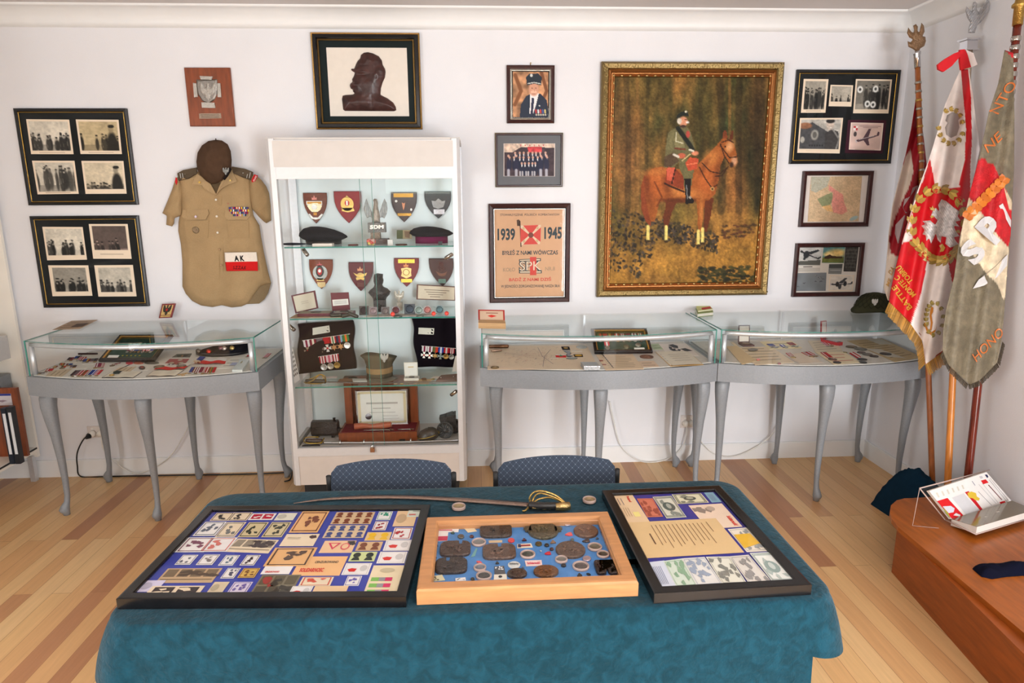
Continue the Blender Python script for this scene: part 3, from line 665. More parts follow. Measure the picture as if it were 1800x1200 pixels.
for j in range(n): u = (j+.5)/n; curl(.025,B.h*u,.013,j*2.1); curl(B.w-.025,B.h*u,.013,3+j*2.1)
n = 32
for j in range(n): u = (j+.5)/n; curl(B.w*u,.025,.013,1+j*2.1); curl(B.w*u,B.h-.025,.013,4+j*2.1)
for j in range(30):
 u = (j+.5)/30
 for q in(B.m(.0745,B.h*u,.02),B.m(B.w-.0745,B.h*u,.02)): mb.blob(q,(.004,.003,.009),'metal',(206,180,120),4)
for j in range(22):
 u = (j+.5)/22
 for q in(B.m(B.w*u,.0745,.02),B.m(B.w*u,B.h-.0745,.02)): mb.blob(q,(.009,.003,.004),'metal',(206,180,120),4)
mb.build('frame',t)
A = quadart(k((140,145),(830,163),(763,1078),(118,1072)),190,262); L = Art((A.X-1030)*2.608,(A.Y-80)*2.608,(84,70,34))
N = vnoise(L.X,L.Y*.35,60,40)[...,None]; G = np.clip((L.Y-700)/380,0,1)[...,None]
N = np.clip((N-.5)*1.8+.5,0,1); L.A = np.array((54,54,28.))*(1-N)+np.array((140,100,50.))*N; L.A = L.A*(1-G*.8)+np.array((160,112,44.))*G*.8
for x,y,rx,ry,c in((240,220,120,90,(120,92,46)),(200,480,60,160,(116,78,46)),(680,650,40,170,(146,92,48)),(560,300,90,140,(74,66,34)),(770,400,60,240,(42,34,22)),(150,330,30,200,(96,70,40)),(640,380,30,60,(44,62,36)),(620,780,90,40,(150,108,52)),(440,760,60,60,(120,100,46)),(470,990,300,46,(184,130,56)),(660,900,130,30,(176,124,54)),(330,1060,90,20,(130,92,44))): L.ell(x,y,rx,ry,c,soft=.7,a=.65)
[L.line([(x,140),(x+r0,420),(x+r0*.6,760)],w,c,.45)for x,r0,w,c in((190,12,26,(48,38,24)),(290,-8,16,(60,50,26)),(520,10,20,(56,48,26)),(610,14,34,(44,36,22)),(700,-6,30,(40,32,20)),(790,0,50,(34,28,20)),(655,0,14,(150,100,50)),(240,4,12,(140,100,54)))]; L.noise(26,.3,50,.5); L.noise(8,.22,51)
r = random.Random(8)
for j in range(480):
 x = r.uniform(118,600); lo = 745+max(0,(x-200))*.28; y = r.uniform(lo,lo+(290 if x<260 else 190 if x<330 else 90)); L.ell(x,y,r.uniform(4,12),r.uniform(3,7),r.choice([(40,34,28),(56,50,34),(34,30,26),(84,66,48),(70,62,56)]),r.uniform(0,3),a=.85)
for j in range(110): L.ell(r.uniform(520,780),r.uniform(1010,1076),r.uniform(6,16),r.uniform(4,8),r.choice([(44,46,26),(60,58,30),(34,32,22)]),a=.8)
for j in range(60): L.ell(r.uniform(620,770),r.uniform(820,880),r.uniform(5,10),r.uniform(3,6),r.choice([(84,50,34),(60,44,30)]),a=.7)
H1,H2,H3 = (150,84,38),(98,48,26),(200,128,66)
L.poly([(272,590),(258,640),(258,740),(280,800),(300,820),(310,760),(296,680),(300,600)],(130,62,34))
L.poly([(366,690),(420,712),(396,760),(378,830),(362,828),(356,780),(368,740)],H2)
L.poly([(545,700),(584,700),(570,780),(552,850),(536,852),(540,790)],H2)
L.poly([(285,585),(310,560),(350,552),(400,560),(460,575),(520,540),(560,500),(590,470),(612,445),(625,428),(650,440),(672,455),(686,500),(690,540),(682,556),(664,560),(650,535),(630,515),(612,560),(604,620),(590,680),(560,710),(510,712),(460,716),(380,700),(340,712),(330,760),(318,800),(302,800),(286,730),(272,660)],H1)
L.ell(320,640,42,62,(176,92,42),soft=.6,a=.8); L.ell(550,620,45,60,(182,96,46),soft=.6,a=.8); L.ell(570,520,28,40,H3,.6,.6,.7); L.ell(450,672,70,24,H3,.15,.6,.7); L.ell(400,708,60,9,H2,.1,.5,.8); L.ell(285,640,12,60,(90,40,24),0,.5,.6); L.ell(345,600,30,20,(190,108,54),0,.6,.6)
L.line([(318,620),(352,690),(330,730)],7,(92,44,24),.7); L.ell(372,640,16,60,(112,56,28),-.2,.6,.7); L.ell(460,706,80,10,(84,42,22),.05,.5,.7); L.ell(596,600,12,60,(104,54,28),.2,.6,.6); L.ell(300,700,16,60,(116,58,30),0,.6,.5); L.ell(330,575,60,14,(196,122,62),-.1,.7,.6); L.ell(540,560,10,40,(112,58,30),.5,.6,.6)
L.poly([(505,700),(546,700),(536,780),(530,850),(512,850),(512,780)],H1); L.ell(528,760,8,50,H3,soft=.6,a=.7); L.poly([(622,432),(628,400),(640,395),(646,432)],(120,60,34)); L.poly([(652,440),(662,402),(672,396),(670,430),(664,450)],(92,46,28))
L.ell(655,470,16,24,(216,160,110),.3,.5,.8); L.ell(676,535,13,20,(206,156,120),0,.4,.9); L.ell(664,552,9,12,(50,34,28),0,.4,.9); L.ell(636,470,4,4,(30,20,18))
for q in([(612,462),(640,500),(655,520),(690,516)],[(620,450),(650,440),(672,452)],[(614,456),(630,508),(652,545)],[(530,540),(570,580),(612,590),(650,560)],[(520,560),(545,610),(576,655),(600,640)],[(648,560),(620,600),(590,602)]): L.line(q,5,(58,34,22))
L.ell(578,658,9,9,(190,150,90)); L.ell(578,658,5,5,(80,50,30))
for x,y,w in((290,850,9),(371,853,9),(515,875,9),(534,866,9)): L.line([(x,y-30),(x-1,y+28)],w*1.5,(226,204,116)); L.ell(x,y+36,10,6,(60,44,26))
L.poly([(372,560),(410,560),(450,600),(450,660),(400,640),(365,630)],(132,58,34)); L.poly([(378,560),(412,558),(404,625),(372,612)],(188,82,58)); L.line([(364,628),(385,640),(450,668)],8,(50,28,20)); L.line([(412,560),(396,630)],6,(40,26,20))
L.poly([(430,520),(480,520),(498,560),(488,610),(480,660),(452,660),(448,600),(428,560)],(104,98,64)); L.poly([(452,610),(482,610),(480,690),(496,706),(492,722),(458,724),(456,680)],(30,24,22)); L.line([(462,640),(466,700)],4,(150,150,150),.8); L.ell(478,694,6,6,(190,180,160),a=.8)
L.poly([(400,386),(430,372),(462,374),(480,400),(492,440),(500,480),(490,500),(440,520),(400,560),(360,556),(366,500),(372,440),(380,400)],(104,98,66)); L.poly([(420,395),(444,430),(456,470),(412,470),(405,430)],(130,122,84)); L.ell(390,440,14,44,(124,116,78),.2,.5,.7)
L.line([(424,382),(450,420),(478,460),(494,490)],20,(34,36,30)); L.line([(416,400),(414,440),(446,450)],4,(206,200,170)); L.ell(468,410,9,16,(170,70,60)); L.line([(410,472),(455,478)],8,(110,56,40))
L.poly([(362,510),(402,490),(430,530),(384,560),(360,550)],(84,66,48)); L.ell(440,506,18,12,(186,96,70)); L.ell(500,496,16,10,(206,130,96)); L.line([(405,500),(425,510)],10,(214,206,190)); L.line([(476,480),(492,486)],9,(206,200,180))
L.poly([(456,540),(476,514),(516,520),(508,566),(470,576)],(184,76,48)); L.line([(462,548),(508,540)],4,(230,130,90)); L.poly([(372,566),(384,556),(410,560),(400,600),(376,600)],(196,90,66))
L.ell(447,352,20,22,(206,140,108)); L.ell(430,350,10,14,(206,196,180)); L.ell(466,356,7,5,(230,224,214)); L.line([(455,344),(466,342)],3,(60,40,30)); L.ell(446,374,14,6,(60,40,34))
L.poly([(416,338),(418,322),(440,308),(466,304),(472,330),(450,326),(430,334)],(36,40,36)); L.ell(459,308,5,5,(220,210,180)); L.line([(478,500),(440,530)],3,(230,210,150))
L.noise(5,.14,60); A.A = L.A
q_ = k((140,145),(830,163),(763,1078),(118,1072)); HH = homog(q_,[(0,0),(1,0),(1,1),(0,1)]); i_ = .081
def canvasP(x,y):
 v = HH@np.array([x,y,1.]); return B.m(lerp(i_,B.w-i_,v[0]/v[2]),lerp(i_,B.h-i_,v[1]/v[2]),.012)
paintgrid('canvas',canvasP,A,'oil',t)
k = cp(2.727,1370,100)
B,t = picture(k((78,57),(575,70),(527,515),(45,510)),'framed_photographs','black gold-lined frame of five wartime pictures at the right end of the wall','picture frame',P4,S4)
photo(B,t,k((113,102),(232,106),(218,267),(100,265)),31,44,56,n=22,light=165,dark=40,y0=15,w=7,wb=10,label='photo of ranks of soldiers')
photo(B,t,k((242,133),(350,138),(342,240),(233,236)),32,40,40,n=6,light=175,dark=40,w=7,wb=22,label='small photo of men meeting')
def wreath(A): crowd(A,33,light=120,n=14,dark=40,y0=5); L = local(A); [L.ell(x,y,8,10,(225,225,220)).ell(x,y,3.5,4.5,(60,60,56))for x,y in((38,72),(54,74),(14,30),(57,28))]; A.A = L.A
photo(B,t,k((363,108),(535,114),(518,276),(350,272)),33,60,56,fn=wreath,w=5,wb=12,label='photo of a wreath laying')
def pilot(A):
 L = local(A); L.A[:] = (176,172,164); L.noise(20,.2,2); L.poly([(0,30),(30,12),(70,40),(80,100),(0,100)],(70,70,72)); L.ell(38,48,9,15,(150,148,140)); L.ell(38,48,5,9,(90,88,84)); L.ell(14,22,16,9,(140,96,70)); L.ell(10,62,5,9,(170,168,160))
 L.poly([(64,95),(62,45),(74,32),(92,38),(100,95)],(60,58,58)); L.ell(72,20,9,14,(196,180,166)); L.ell(72,9,10,6,(40,36,36)); L.line([(66,26),(76,27)],1.5,(240,240,235)); L.line([(80,34),(96,60),(90,90)],4,(130,128,124)); L.noise(6,.2,4)
 for j in range(6): L.ell(28+j*6,78,2,3,(40,40,42))
 A.A = L.A
photo(B,t,k((96,290),(303,293),(287,463),(84,457)),34,70,56,fn=pilot,w=4,wb=12,label='photo of a smiling airman beside his machine')
mb = MB(); q = k((327,303),(510,308),(492,466),(312,462)); mb.poly([B.p(x,y,.008)for x,y in q][::-1],'paper',(92,44,62)); mb.build('stamp_mount',t)
def plane_art(L,cx,cy,s,col,ang=-.5,hi=(200,190,190)):
 c,d = math.cos(ang),math.sin(ang); R = lambda x,y: (cx+(x*c-y*d)*s,cy+(x*d+y*c)*s)
 L.poly([R(-1,-.06),R(-.8,-.13),(R(.9,-.05)),R(1,0),R(.9,.06),R(-.8,.12)],col); L.poly([R(-.35,-.1),R(.35,-.85),R(.55,-.8),R(.1,-.05)],col); L.poly([R(-.35,.1),R(-.2,.7),R(-.02,.7),R(.05,.05)],col)
 L.poly([R(.8,0),R(.95,-.35),R(1.08,-.3),R(1,0)],col); L.line([R(-.7,-.09),R(.6,-.05)],s*.05,hi); L.ell(*R(-.95,0),s*.05,s*.2,hi,ang)
def stamp(A):
 L = local(A); L.A[:] = (214,186,176); L.noise(40,.12,7); plane_art(L,55,56,38,(84,62,70),-.35); L.poly([(10,12),(22,12),(22,28),(10,28)],(236,228,222)); L.poly([(10,12),(16,12),(16,20),(10,20)],(190,40,56)); L.poly([(16,20),(22,20),(22,28),(16,28)],(190,40,56)); L.ell(16,42,5,9,(70,60,60)); L.line([(28,12),(92,12)],2,(110,80,80)); L.line([(40,17),(84,17)],2,(120,90,90)); A.A = L.A
photo(B,t,k((340,316),(495,322),(482,452),(330,445)),0,70,60,fn=stamp,w=3,wb=3,col=(232,214,200),lift=.0095,name='postage_stamp',label='giant postage stamp of a twin-engined bomber')
P2 = [(0,0),(0,.02),(.006,.026),(.02,.022),(.026,.014),(.026,.007)]
B,t = picture(k((110,546),(446,548),(417,815),(88,812)),'framed_map','brown wood frame with an old coloured map on a white mount','picture frame',P2,DW*5,back=(226,216,208),backmat='paper')
def mapart(A):
 L = Art((A.X-1370)*2.727,(A.Y-100)*2.727,(204,176,140)); L.noise(30,.1,3); L.poly([(148,573),(240,573),(225,620),(170,650),(148,640)],(166,170,156),.8); L.poly([(178,680),(215,662),(250,648),(252,690),(236,712),(200,716)],(136,142,104)); L.poly([(232,612),(268,640),(300,660),(306,700),(322,740),(296,756),(252,745),(246,700),(254,650),(232,640)],(216,144,130)); L.poly([(200,716),(240,708),(254,742),(226,738)],(220,176,116)); L.noise(5,.13,8)
 r = random.Random(4)
 for j in range(70): x,y = r.uniform(140,385),r.uniform(580,780); L.line([(x,y),(x+r.uniform(-18,18),y+r.uniform(-14,14))],1.3,(150,118,90),.5)
 L.ell(352,775,22,9,(160,180,176),-.4); A.A = L.A
photo(B,t,k((148,573),(392,573),(375,790),(132,788)),0,90,80,fn=mapart,w=0,wb=0,name='map')
B,t = picture(k((78,890),(404,892),(375,1147),(52,1145)),'framed_photographs','brown wood frame with a collage of aircraft pictures, lowest at the right','picture frame',P2,DW*5,back=(222,216,206),backmat='paper')
def ac1(A): L = local(A); L.A[:] = (196,196,192); L.noise(30,.15,2); plane_art(L,48,42,50,(44,48,50),.5); L.poly([(0,78),(100,70),(100,100),(0,100)],(90,90,84)); L.ell(36,40,13,20,(40,42,46)); A.A = L.A
def ac2(A): L = local(A); L.A[:] = (92,140,140); L.ell(66,38,42,26,(222,190,120),soft=.4); L.ell(30,46,26,16,(232,206,140),soft=.4); L.poly([(0,66),(100,62),(100,100),(0,100)],(104,112,56)); L.poly([(10,60),(34,46),(46,56),(90,60),(90,70),(10,74)],(64,44,34)); L.noise(12,.2,3); A.A = L.A
def ac3(A): L = local(A); L.A[:] = (62,60,56); L.noise(9,.6,6); [L.line([(8,y),(92,y)],2,(120,116,108),.6)for y in range(12,96,14)]; A.A = L.A
def ac4(A): L = local(A); L.A[:] = (120,122,120); L.poly([(0,0),(100,0),(100,40),(0,40)],(70,74,72)); L.line([(10,60),(90,62)],4,(190,190,186)); A.A = L.A
def ac5(A): L = local(A); L.A[:] = (120,126,130); L.noise(50,.1,5); [plane_art(L,x,y,6,(60,62,66),.2)for x,y in((30,58),(66,18),(78,26),(90,36),(64,48),(82,48),(10,76))]; A.A = L.A
def ac6(A): L = local(A); L.A[:] = (214,206,194); plane_art(L,50,55,46,(60,62,66),-.05); L.ell(34,55,7,16,(40,42,46)); L.ell(66,52,7,16,(40,42,46)); L.noise(20,.1,9); A.A = L.A
for q,f_,nx,ny,lb in((k((93,910),(203,910),(193,997),(82,995)),ac1,44,36,'grey photo of a parked aircraft'),(k((210,912),(312,912),(305,988),(200,985)),ac2,40,34,'colour picture of a building under yellow clouds'),(k((314,912),(377,912),(362,1030),(303,1028)),ac3,30,44,'dark photo of a squadron'),(k((235,992),(300,992),(293,1040),(230,1038)),ac4,26,22,'small grey photo'),(k((78,1032),(222,1032),(217,1120),(68,1118)),ac5,56,36,'photo of bombers in formation'),(k((238,1045),(355,1047),(345,1125),(230,1122)),ac6,46,34,'drawing of a twin-engined aircraft')):
 photo(B,t,q,0,nx,ny,fn=f_,w=0 if f_!=ac6 else 4,wb=0 if f_!=ac6 else 8,label=lb)
mb = MB(); F = lambda x,y,l=.0068: B.p(*k((x,y))[0],l)
mb.poly([F(112,1001),F(112,1005),F(156,1005),F(156,1001)],'ink',(90,86,82))
for j in range(3): mb.poly([F(88,1010+j*6),F(88,1012+j*6),F(192,1012+j*6),F(192,1010+j*6)],'ink',(150,146,140))
mb.build('caption',t)
def outlet(c,label):
 B = Board(c,V(0,0,0),(0,-1,0)); t = thing('power_outlet',label,'outlet',B.st(.5,1))
 mb = MB(); mb.prism([B.m(0,0,.008),B.m(0,B.h,.008),B.m(B.w,B.h,.008),B.m(B.w,0,.008)],V(0,.008,0),'satin',(226,216,210),bevel=.06); mb.build('cover_plate',t)
 for x in(.3,.72):
  MB().lathe(B.st(x,.62,.008),(0,-1,0),[(.021,0),(.021,.012),(.017,.026),(0,.027)],'satin',(236,230,220),18).build('plug',t)
  mb = MB(); p_ = B.st(x,.2,.008); mb.box(p_-V(.008,.004,.005),p_+V(.008,0,.005),'satin',(240,234,226)); mb.build('switch',t)
 return B
outlet([(154,748),(188,748),(189,768),(155,768)],'white double power outlet on the wall behind the left glass case')
outlet([(1196,729),(1221,729),(1221,751),(1196,751)],'white double power outlet with plugs between the two right glass cases')
def spline(P,n=8):
 P = [Vector(p)for p in P]; out = []
 for i in range(len(P)-1):
  a,b,c,d = P[max(i-1,0)],P[i],P[i+1],P[min(i+2,len(P)-1)]
  for j in range(n): t_ = j/n; out.append(.5*((2*b)+(c-a)*t_+(2*a-5*b+4*c-d)*t_**2+(3*b-a-3*c+d)*t_**3))
 return out+[P[-1]]
def cord(pts,r,mat,label,cat='cable',plug=None):
 mb = MB(); mb.tube(spline([V(p_.x,min(p_.y,-.028),p_.z)for p_ in pts]),r,mat,n=7); o = solo(mb,'electric_cable',label,cat)
 return o
W_ = lambda x,y,Y=-.03: aty(x,y,Y)
p0 = W_(158,764,-.035)
c_ = cord([p0,W_(147,772,-.05),W_(136,795,-.05),W_(136,818,-.05),atz(148,834,.005),atz(190,837,.005),atz(300,835,.005),atz(430,833,.005),atz(502,830,.005),atz(514,826,.005),atz(510,842,.005),atz(500,846,.005)],.0042,'black_cord','black power cord looping from the outlet along the floor under the left case')
mb = MB(); mb.lathe(W_(160,763,-.012),(-.1,-1,-.2),[(0,0),(.017,0),(.018,.02),(.01,.04),(.005,.05)],'black_cord',n=12); mb.build('plug',c_)
cord([W_(337,700),W_(334,740),W_(320,770),W_(300,800),W_(270,822),W_(240,832),W_(215,822),W_(190,800),W_(180,785),W_(178,762)],.0035,'white_cord','white cord hanging in a loop under the left glass case')
cord([W_(1072,705),W_(1078,735),W_(1090,780),W_(1110,802),W_(1135,812),W_(1170,808),W_(1196,790),W_(1206,765),W_(1207,748)],.0035,'white_cord','white cord hanging in a loop under the middle glass case')
cord([W_(1380,690),W_(1375,730),W_(1360,760),W_(1330,785),W_(1290,802),W_(1258,798),W_(1236,780),W_(1218,752)],.0035,'white_cord','white cord looping under the right glass case')
# ================================================================ glass-topped display cases on cabriole legs
ZB,ZA,ZG = .70,.80,.985
ZF = .806
NZ = V(0,0,1)
def front(x,x0,x1,ov=0.): return-.585-ov-.115*(1-((x-(x0+x1)/2)/((x1-x0)/2))**2)
def outline(x0,x1,ov=0.,n=20,yb=-.05):
 a,b = x0-ov,x1+ov; return[(b,yb),(a,yb)]+[(lerp(a,b,i/n),front(lerp(a,b,i/n),a,b,ov))for i in range(n+1)]
def leg_mesh(x,y,dx,dy,s=1.):
 """cabriole leg: thick knee, thin ankle, pad foot pointing along (dx,dy)"""
 mb = MB(); d = V(dx,dy,0).normalized(); R = []
 for z,off,w in((ZB,.0,.036),(.67,.008,.037),(.62,.012,.034),(.55,.008,.029),(.45,.0,.024),(.33,-.007,.0195),(.2,-.01,.0155),(.11,-.008,.0135),(.075,-.002,.0145),(.055,.007,.019),(.035,.014,.023),(.02,.013,.021),(.012,.009,.017),(0,.008,.016)):
  c = V(x,y,z)+d*off; sq = 3.2 if z>.5 else 2.2
  ring_ = []
  for j in range(16):
   q = 2*math.pi*j/16; cx,sy_ = math.cos(q),math.sin(q); k_ = (abs(cx)**sq+abs(sy_)**sq)**(-1/sq)
   ring_.append(c+V(cx*k_*w,sy_*k_*w,0)*(1.)+(d*.006*max(0,cx*d.x+sy_*d.y)if .02<z<.06 else V(0,0,0)))
  R.append(ring_)
 return mb.rings(R[::-1],'case_grey')
def display_case(x0,x1,label,seam,il=.045):
 t = thing('display_case',label,'display case',((x0+x1)/2,-.35,0),'grey glass-topped display cases along the wall')
 o_ = outline(x0,x1,.012); mb = MB()
 mb.prism([V(x,y,ZA)for x,y in o_[::-1]][::-1],V(0,0,-(ZA-ZB)),'case_grey'); mb.build('apron',t)
 mb = MB(); mb.prism([V(x,y,ZF)for x,y in outline(x0+.012,x1-.012,-.0,yb=-.058)],V(0,0,-.004),'lining'); mb.build('lining',t)
 if seam is not None:
  f = front(seam,x0,x1); MB().box((seam-.003,f+.02,ZF),(seam+.003,-.06,ZF+.002),'black_matte').build('lining_seam',t)
 for x,y,dx,dy in((x0+il,-.53,-.7,-1),((x0+x1)/2,-.625,0,-1),(x1-.045,-.53,.7,-1),(x0+il,-.105,-.7,.2),((x0+x1)/2,-.105,0,.2),(x1-.045,-.105,.7,.2)):
  leg_mesh(x,y,dx,dy).build('leg',t)
 mb = MB(); T = outline(x0,x1,.0); mb.prism([V(x,y,ZG)for x,y in T],V(0,0,-.006),'glass',side=None); mb.build('top_glass',t)
 mb = MB(); F = [(x,y)for x,y in T[2:]]
 for a,b in zip(F,F[1:]): mb.poly([V(a[0],a[1],ZG),V(a[0],a[1],ZG-.006),V(b[0],b[1],ZG-.006),V(b[0],b[1],ZG)],'glass_edge')
 for x,s_ in((x0,-1),(x1,1)): mb.box((x-.0015,-.05,ZG-.006),(x+.0015,front(x0,x0,x1),ZG+.0005),'glass_edge'); mb.box((x-.003,front(x0,x0,x1)-.0015,ZA),(x+.003,front(x0,x0,x1)+.0015,ZG),'glass_edge')
 mb.build('glass_edge',t)
 mb = MB()
 for a,b in zip(F,F[1:]): mb.poly([V(a[0],a[1],ZA),V(b[0],b[1],ZA),V(b[0],b[1],ZG-.006),V(a[0],a[1],ZG-.006)],'glass')
 mb.build('front_glass',t)
 for x in(x0,x1):
  MB().poly([V(x,-.05,ZA),V(x,front(x0,x0,x1),ZA),V(x,front(x0,x0,x1),ZG-.006),V(x,-.05,ZG-.006)],'glass').build('side_glass',t)
 mb = MB(); mb.poly([V(x0,-.052,ZA),V(x1,-.052,ZA),V(x1,-.052,ZG-.006),V(x0,-.052,ZG-.006)],'glass'); mb.build('back_glass',t)
 mb = MB(); P = [V(lerp(x0+.022,x1-.022,i/20),front(lerp(x0+.022,x1-.022,i/20),x0,x1)+.018,ZG-.022)for i in range(21)]
 path = [V(P[0].x,P[0].y,ZA)]+[V(P[0].x,P[0].y,ZG-.03)]+P+[V(P[-1].x,P[-1].y,ZG-.03),V(P[-1].x,P[-1].y,ZA)]
 mb.tube(path[0:2],.0135,'alu',n=12); mb.tube(path[-2:],.0135,'alu',n=12); mb.tube(P,.0125,'alu',n=12,flat=1.); mb.build('tube_frame',t)
 mb = MB(); xm = (x0+x1)/2
 mb.box((xm-.006,-.058,ZA),(xm+.006,-.05,ZG-.006),'alu'); mb.box((x0,-.058,ZA),(x1,-.05,ZA+.008),'alu')
 mb.build('back_rail',t)
 return t
LX0,LX1,MX0,MX1,RX0,RX1 = -2.31,-1.165,.015,1.272,1.3,2.47
display_case(LX0,LX1,'grey glass-topped display case on curved legs below the khaki shirt',atz(313,600,ZF).x)
display_case(MX0,MX1,'grey glass-topped display case below the poster and oil painting, with a large map inside',atz(1058,622,ZF).x,.078)
display_case(RX0,RX1,'grey glass-topped display case in the right corner beside the banners',None)
# ---------------------------------------------------------------- small exhibits, all lying on real planes
class Pl:
 def __init__(s,p0,n): s.p0 = Vector(p0); s.n = Vector(n).normalized()
 def p(s,x,y,l=0.): return on(x,y,s.p0,s.n)+s.n*l
FL = Pl((0,0,ZF),NZ)
def bilin(P):
 return lambda a,b: (P[0]*(1-a)+P[1]*a)*(1-b)+(P[3]*(1-a)+P[2]*a)*b
def card(pl,q,name,label,cat,col=(222,206,184),lines=0,thick=.0015,lc=None,lift=.0002,decor=None,mat='paper',group=None,parent=None,margin=.12):
 P = [pl.p(x,y,lift+thick)for x,y in q]; F = bilin(P); mb = MB(); mb.prism(P[::-1]if(P[1]-P[0]).cross(P[3]-P[0]).dot(pl.n)<0 else P,-pl.n*thick,mat,col)
 up = pl.n*.0004; lc = lc or shade(col,.72)
 r = random.Random(int(q[0][0]*7+q[0][1]))
 for j in range(lines):
  b = lerp(margin,1-margin,(j+.5)/lines); e = r.uniform(.7,1-margin); h = .22*(1-2*margin)/lines
  mb.poly([F(margin,b)+up,F(margin,b+h)+up,F(e,b+h)+up,F(e,b)+up],'ink',lc)
 if decor: decor(mb,lambda a,b,l=.0005:F(a,b)+pl.n*l)
 if parent is not None: return mb.build(name,parent)
 return solo(mb,name,label,cat,group=group)
def fpoly(mb,F,pts,col,l=.0006,mat='ink'): mb.poly([F(a,b,l)for a,b in pts][::-1],mat,col)
def fell(mb,F,cx,cy,rx,ry,col,l=.0008,n=14,mat='ink'): fpoly(mb,F,[(cx+rx*math.cos(2*math.pi*j/n),cy+ry*math.sin(2*math.pi*j/n))for j in range(n)],col,l,mat)
def disc(pl,c,r,name,label,cat,col,mat='metal',thick=.004,relief_=True,lift=.0002,group=None,rim=None,sx=1.):
 p = pl.p(c[0],c[1],lift); mb = MB()
 mb.lathe(p,pl.n,[(0,0),(r,0),(r,thick),(r*.93,thick*1.05),(r*.88,thick*.85),(0,thick*.85)],mat,col,28,sx=sx)
 t = solo(mb,name,label,cat,origin=p,group=group)
 if relief_:
  m2 = MB(); e = eagle_pts(0,0,r*.6)if relief_=='eagle' else[(r*.5*math.cos(j*.7)*(1+.25*(j%2)),r*.5*math.sin(j*.7)*(1+.25*(j%3)))for j in range(9)]
  ax = pl.n; u = V(1,0,0); v = ax.cross(u).normalized()*-1
  m2.prism([p+u*a+v*b+ax*(thick*.85+.001)for a,b in e][::-1],-ax*.001,mat,shade(col,1.25)); m2.build('raised_figure',t)
 return t
RIB = dict(red=[(190,30,40)],blue=[(44,66,140)],maroon=[(130,24,60)],rw=[(190,40,50),(230,220,215),(190,40,50)],rwr=[(170,30,50),(225,215,210),(150,24,50),(225,215,210),(170,30,50)],grn=[(60,120,60),(220,110,40),(60,120,60)],wine=[(225,215,215),(130,24,60),(225,215,215)],cream=[(130,30,50),(226,220,200),(130,30,50)],grey=[(110,96,104)],it=[(190,40,40),(226,220,205),(60,110,70),(226,220,205),(190,40,40)],star=[(50,50,80),(160,40,50),(130,165,180)],pink=[(226,190,196),(200,90,110),(226,190,196)],olive=[(100,100,60),(200,60,40)],bw=[(50,70,160),(220,220,225),(50,70,160)],dark=[(50,44,50),(90,60,60)],gold=[(190,150,70),(120,40,40)])
def medal(parent,o,u,v,n,w,L,cols,kind,mc,r,thick=.002):
 """ribbon (o = top centre, u across, v down) with its medal below; built in world space under parent"""
 mb = MB(); k = len(cols)
 def P(a,b,l): return o+u*a+v*b+n*l
 for j,c in enumerate(cols):
  a0,a1 = lerp(-w/2,w/2,j/k),lerp(-w/2,w/2,(j+1)/k); e0 = L*(1-.16*abs(a0)/(w/2)); e1 = L*(1-.16*abs(a1)/(w/2))
  mb.prism([P(a0,0,thick),P(a0,e0,thick),P(a1,e1,thick),P(a1,0,thick)],-n*thick,'fabric',c)
 c = o+v*(L+r*1.05)
 m = MB()
 def pts(L_): return[c+u*a+v*b+n*(thick+.0015)for a,b in L_]
 if kind=='disc': m.lathe(c,n,[(0,0),(r,0),(r,thick+.001),(r*.85,thick+.0018),(r*.8,thick+.001),(0,thick+.0014)],'metal',mc,18)
 elif kind=='star': m.prism(pts([(r*(1.1 if j%2==0 else .5)*math.sin(j*math.pi/6),-r*(1.1 if j%2==0 else .5)*math.cos(j*math.pi/6))for j in range(12)]),-n*(thick+.001),'metal',mc)
 else:
  q = []
  for j in range(4):
   a = j*math.pi/2; cx,sy_ = math.cos(a),math.sin(a)
   for x,y in((.18,-.14),(1.1,-.48),(1.1,.48)): q.append(((x*cx-y*sy_)*r,(x*sy_+y*cx)*r))
  m.prism(pts(q),-n*(thick+.001),'metal',mc)
  if kind=='enamel':
   m.lathe(c+n*(thick+.0015),n,[(0,0),(r*.35,0),(r*.35,.001),(0,.0015)],'gloss',(190,40,40),12)
 t = mb.build('medal',parent,o); m.build('pendant',t)
 return t
MK = [('disc',(170,168,160)),('cross',(150,130,100)),('star',(150,116,74)),('disc',(160,120,70)),('enamel',(200,196,186)),('disc',(120,96,70))]
def medals(pl,tl,tr,bl,ribs,label,kinds=None,group=None,lift=.0003,width=1.,barcol=(180,178,170)):
 a = pl.p(*tl,lift); b = pl.p(*tr,lift); c = pl.p(*bl,lift); u = (b-a); w = u.length/len(ribs); un = u.normalized(); v = (c-a); full = v.length; vn = v.normalized()
 t = thing('medal_bar' if len(ribs)>1 else 'medal',label,'medals' if len(ribs)>1 else 'medal',(a+b)/2,group)
 r = min(w*.5,full*.28)
 if len(ribs)>1: MB().obox(a+pl.n*.0025,u,vn*.003,pl.n*.0012,'metal',barcol).build('bar',t)
 for j,q in enumerate(ribs):
  k_,mc = kinds[j]if kinds else MK[(j*5+len(label))%6]
  o = a+un*w*(j+.5); m = medal(t,o,un,vn,pl.n,w*.9*width,full-2*r,RIB[q],k_,mc,r)
  if len(ribs)==1: pass
 return t
def badge(pl,q,name,label,cat,col,mat='metal',thick=.003,lift=.0003,decor=None,group=None):
 P = [pl.p(x,y,lift+thick)for x,y in q]
 nrm = sum(((P[i]-P[0]).cross(P[i+1]-P[0])for i in range(1,len(P)-1)),Vector())
 if nrm.dot(pl.n)<0: P = P[::-1]
 mb = MB(); mb.prism(P,-pl.n*thick,mat,col,bevel=.12)
 if decor: decor(mb)
 return solo(mb,name,label,cat,group=group)
def oval(cx,cy,rx,ry,n=14): return[(cx+rx*math.cos(2*math.pi*j/n),cy+ry*math.sin(2*math.pi*j/n))for j in range(n)]
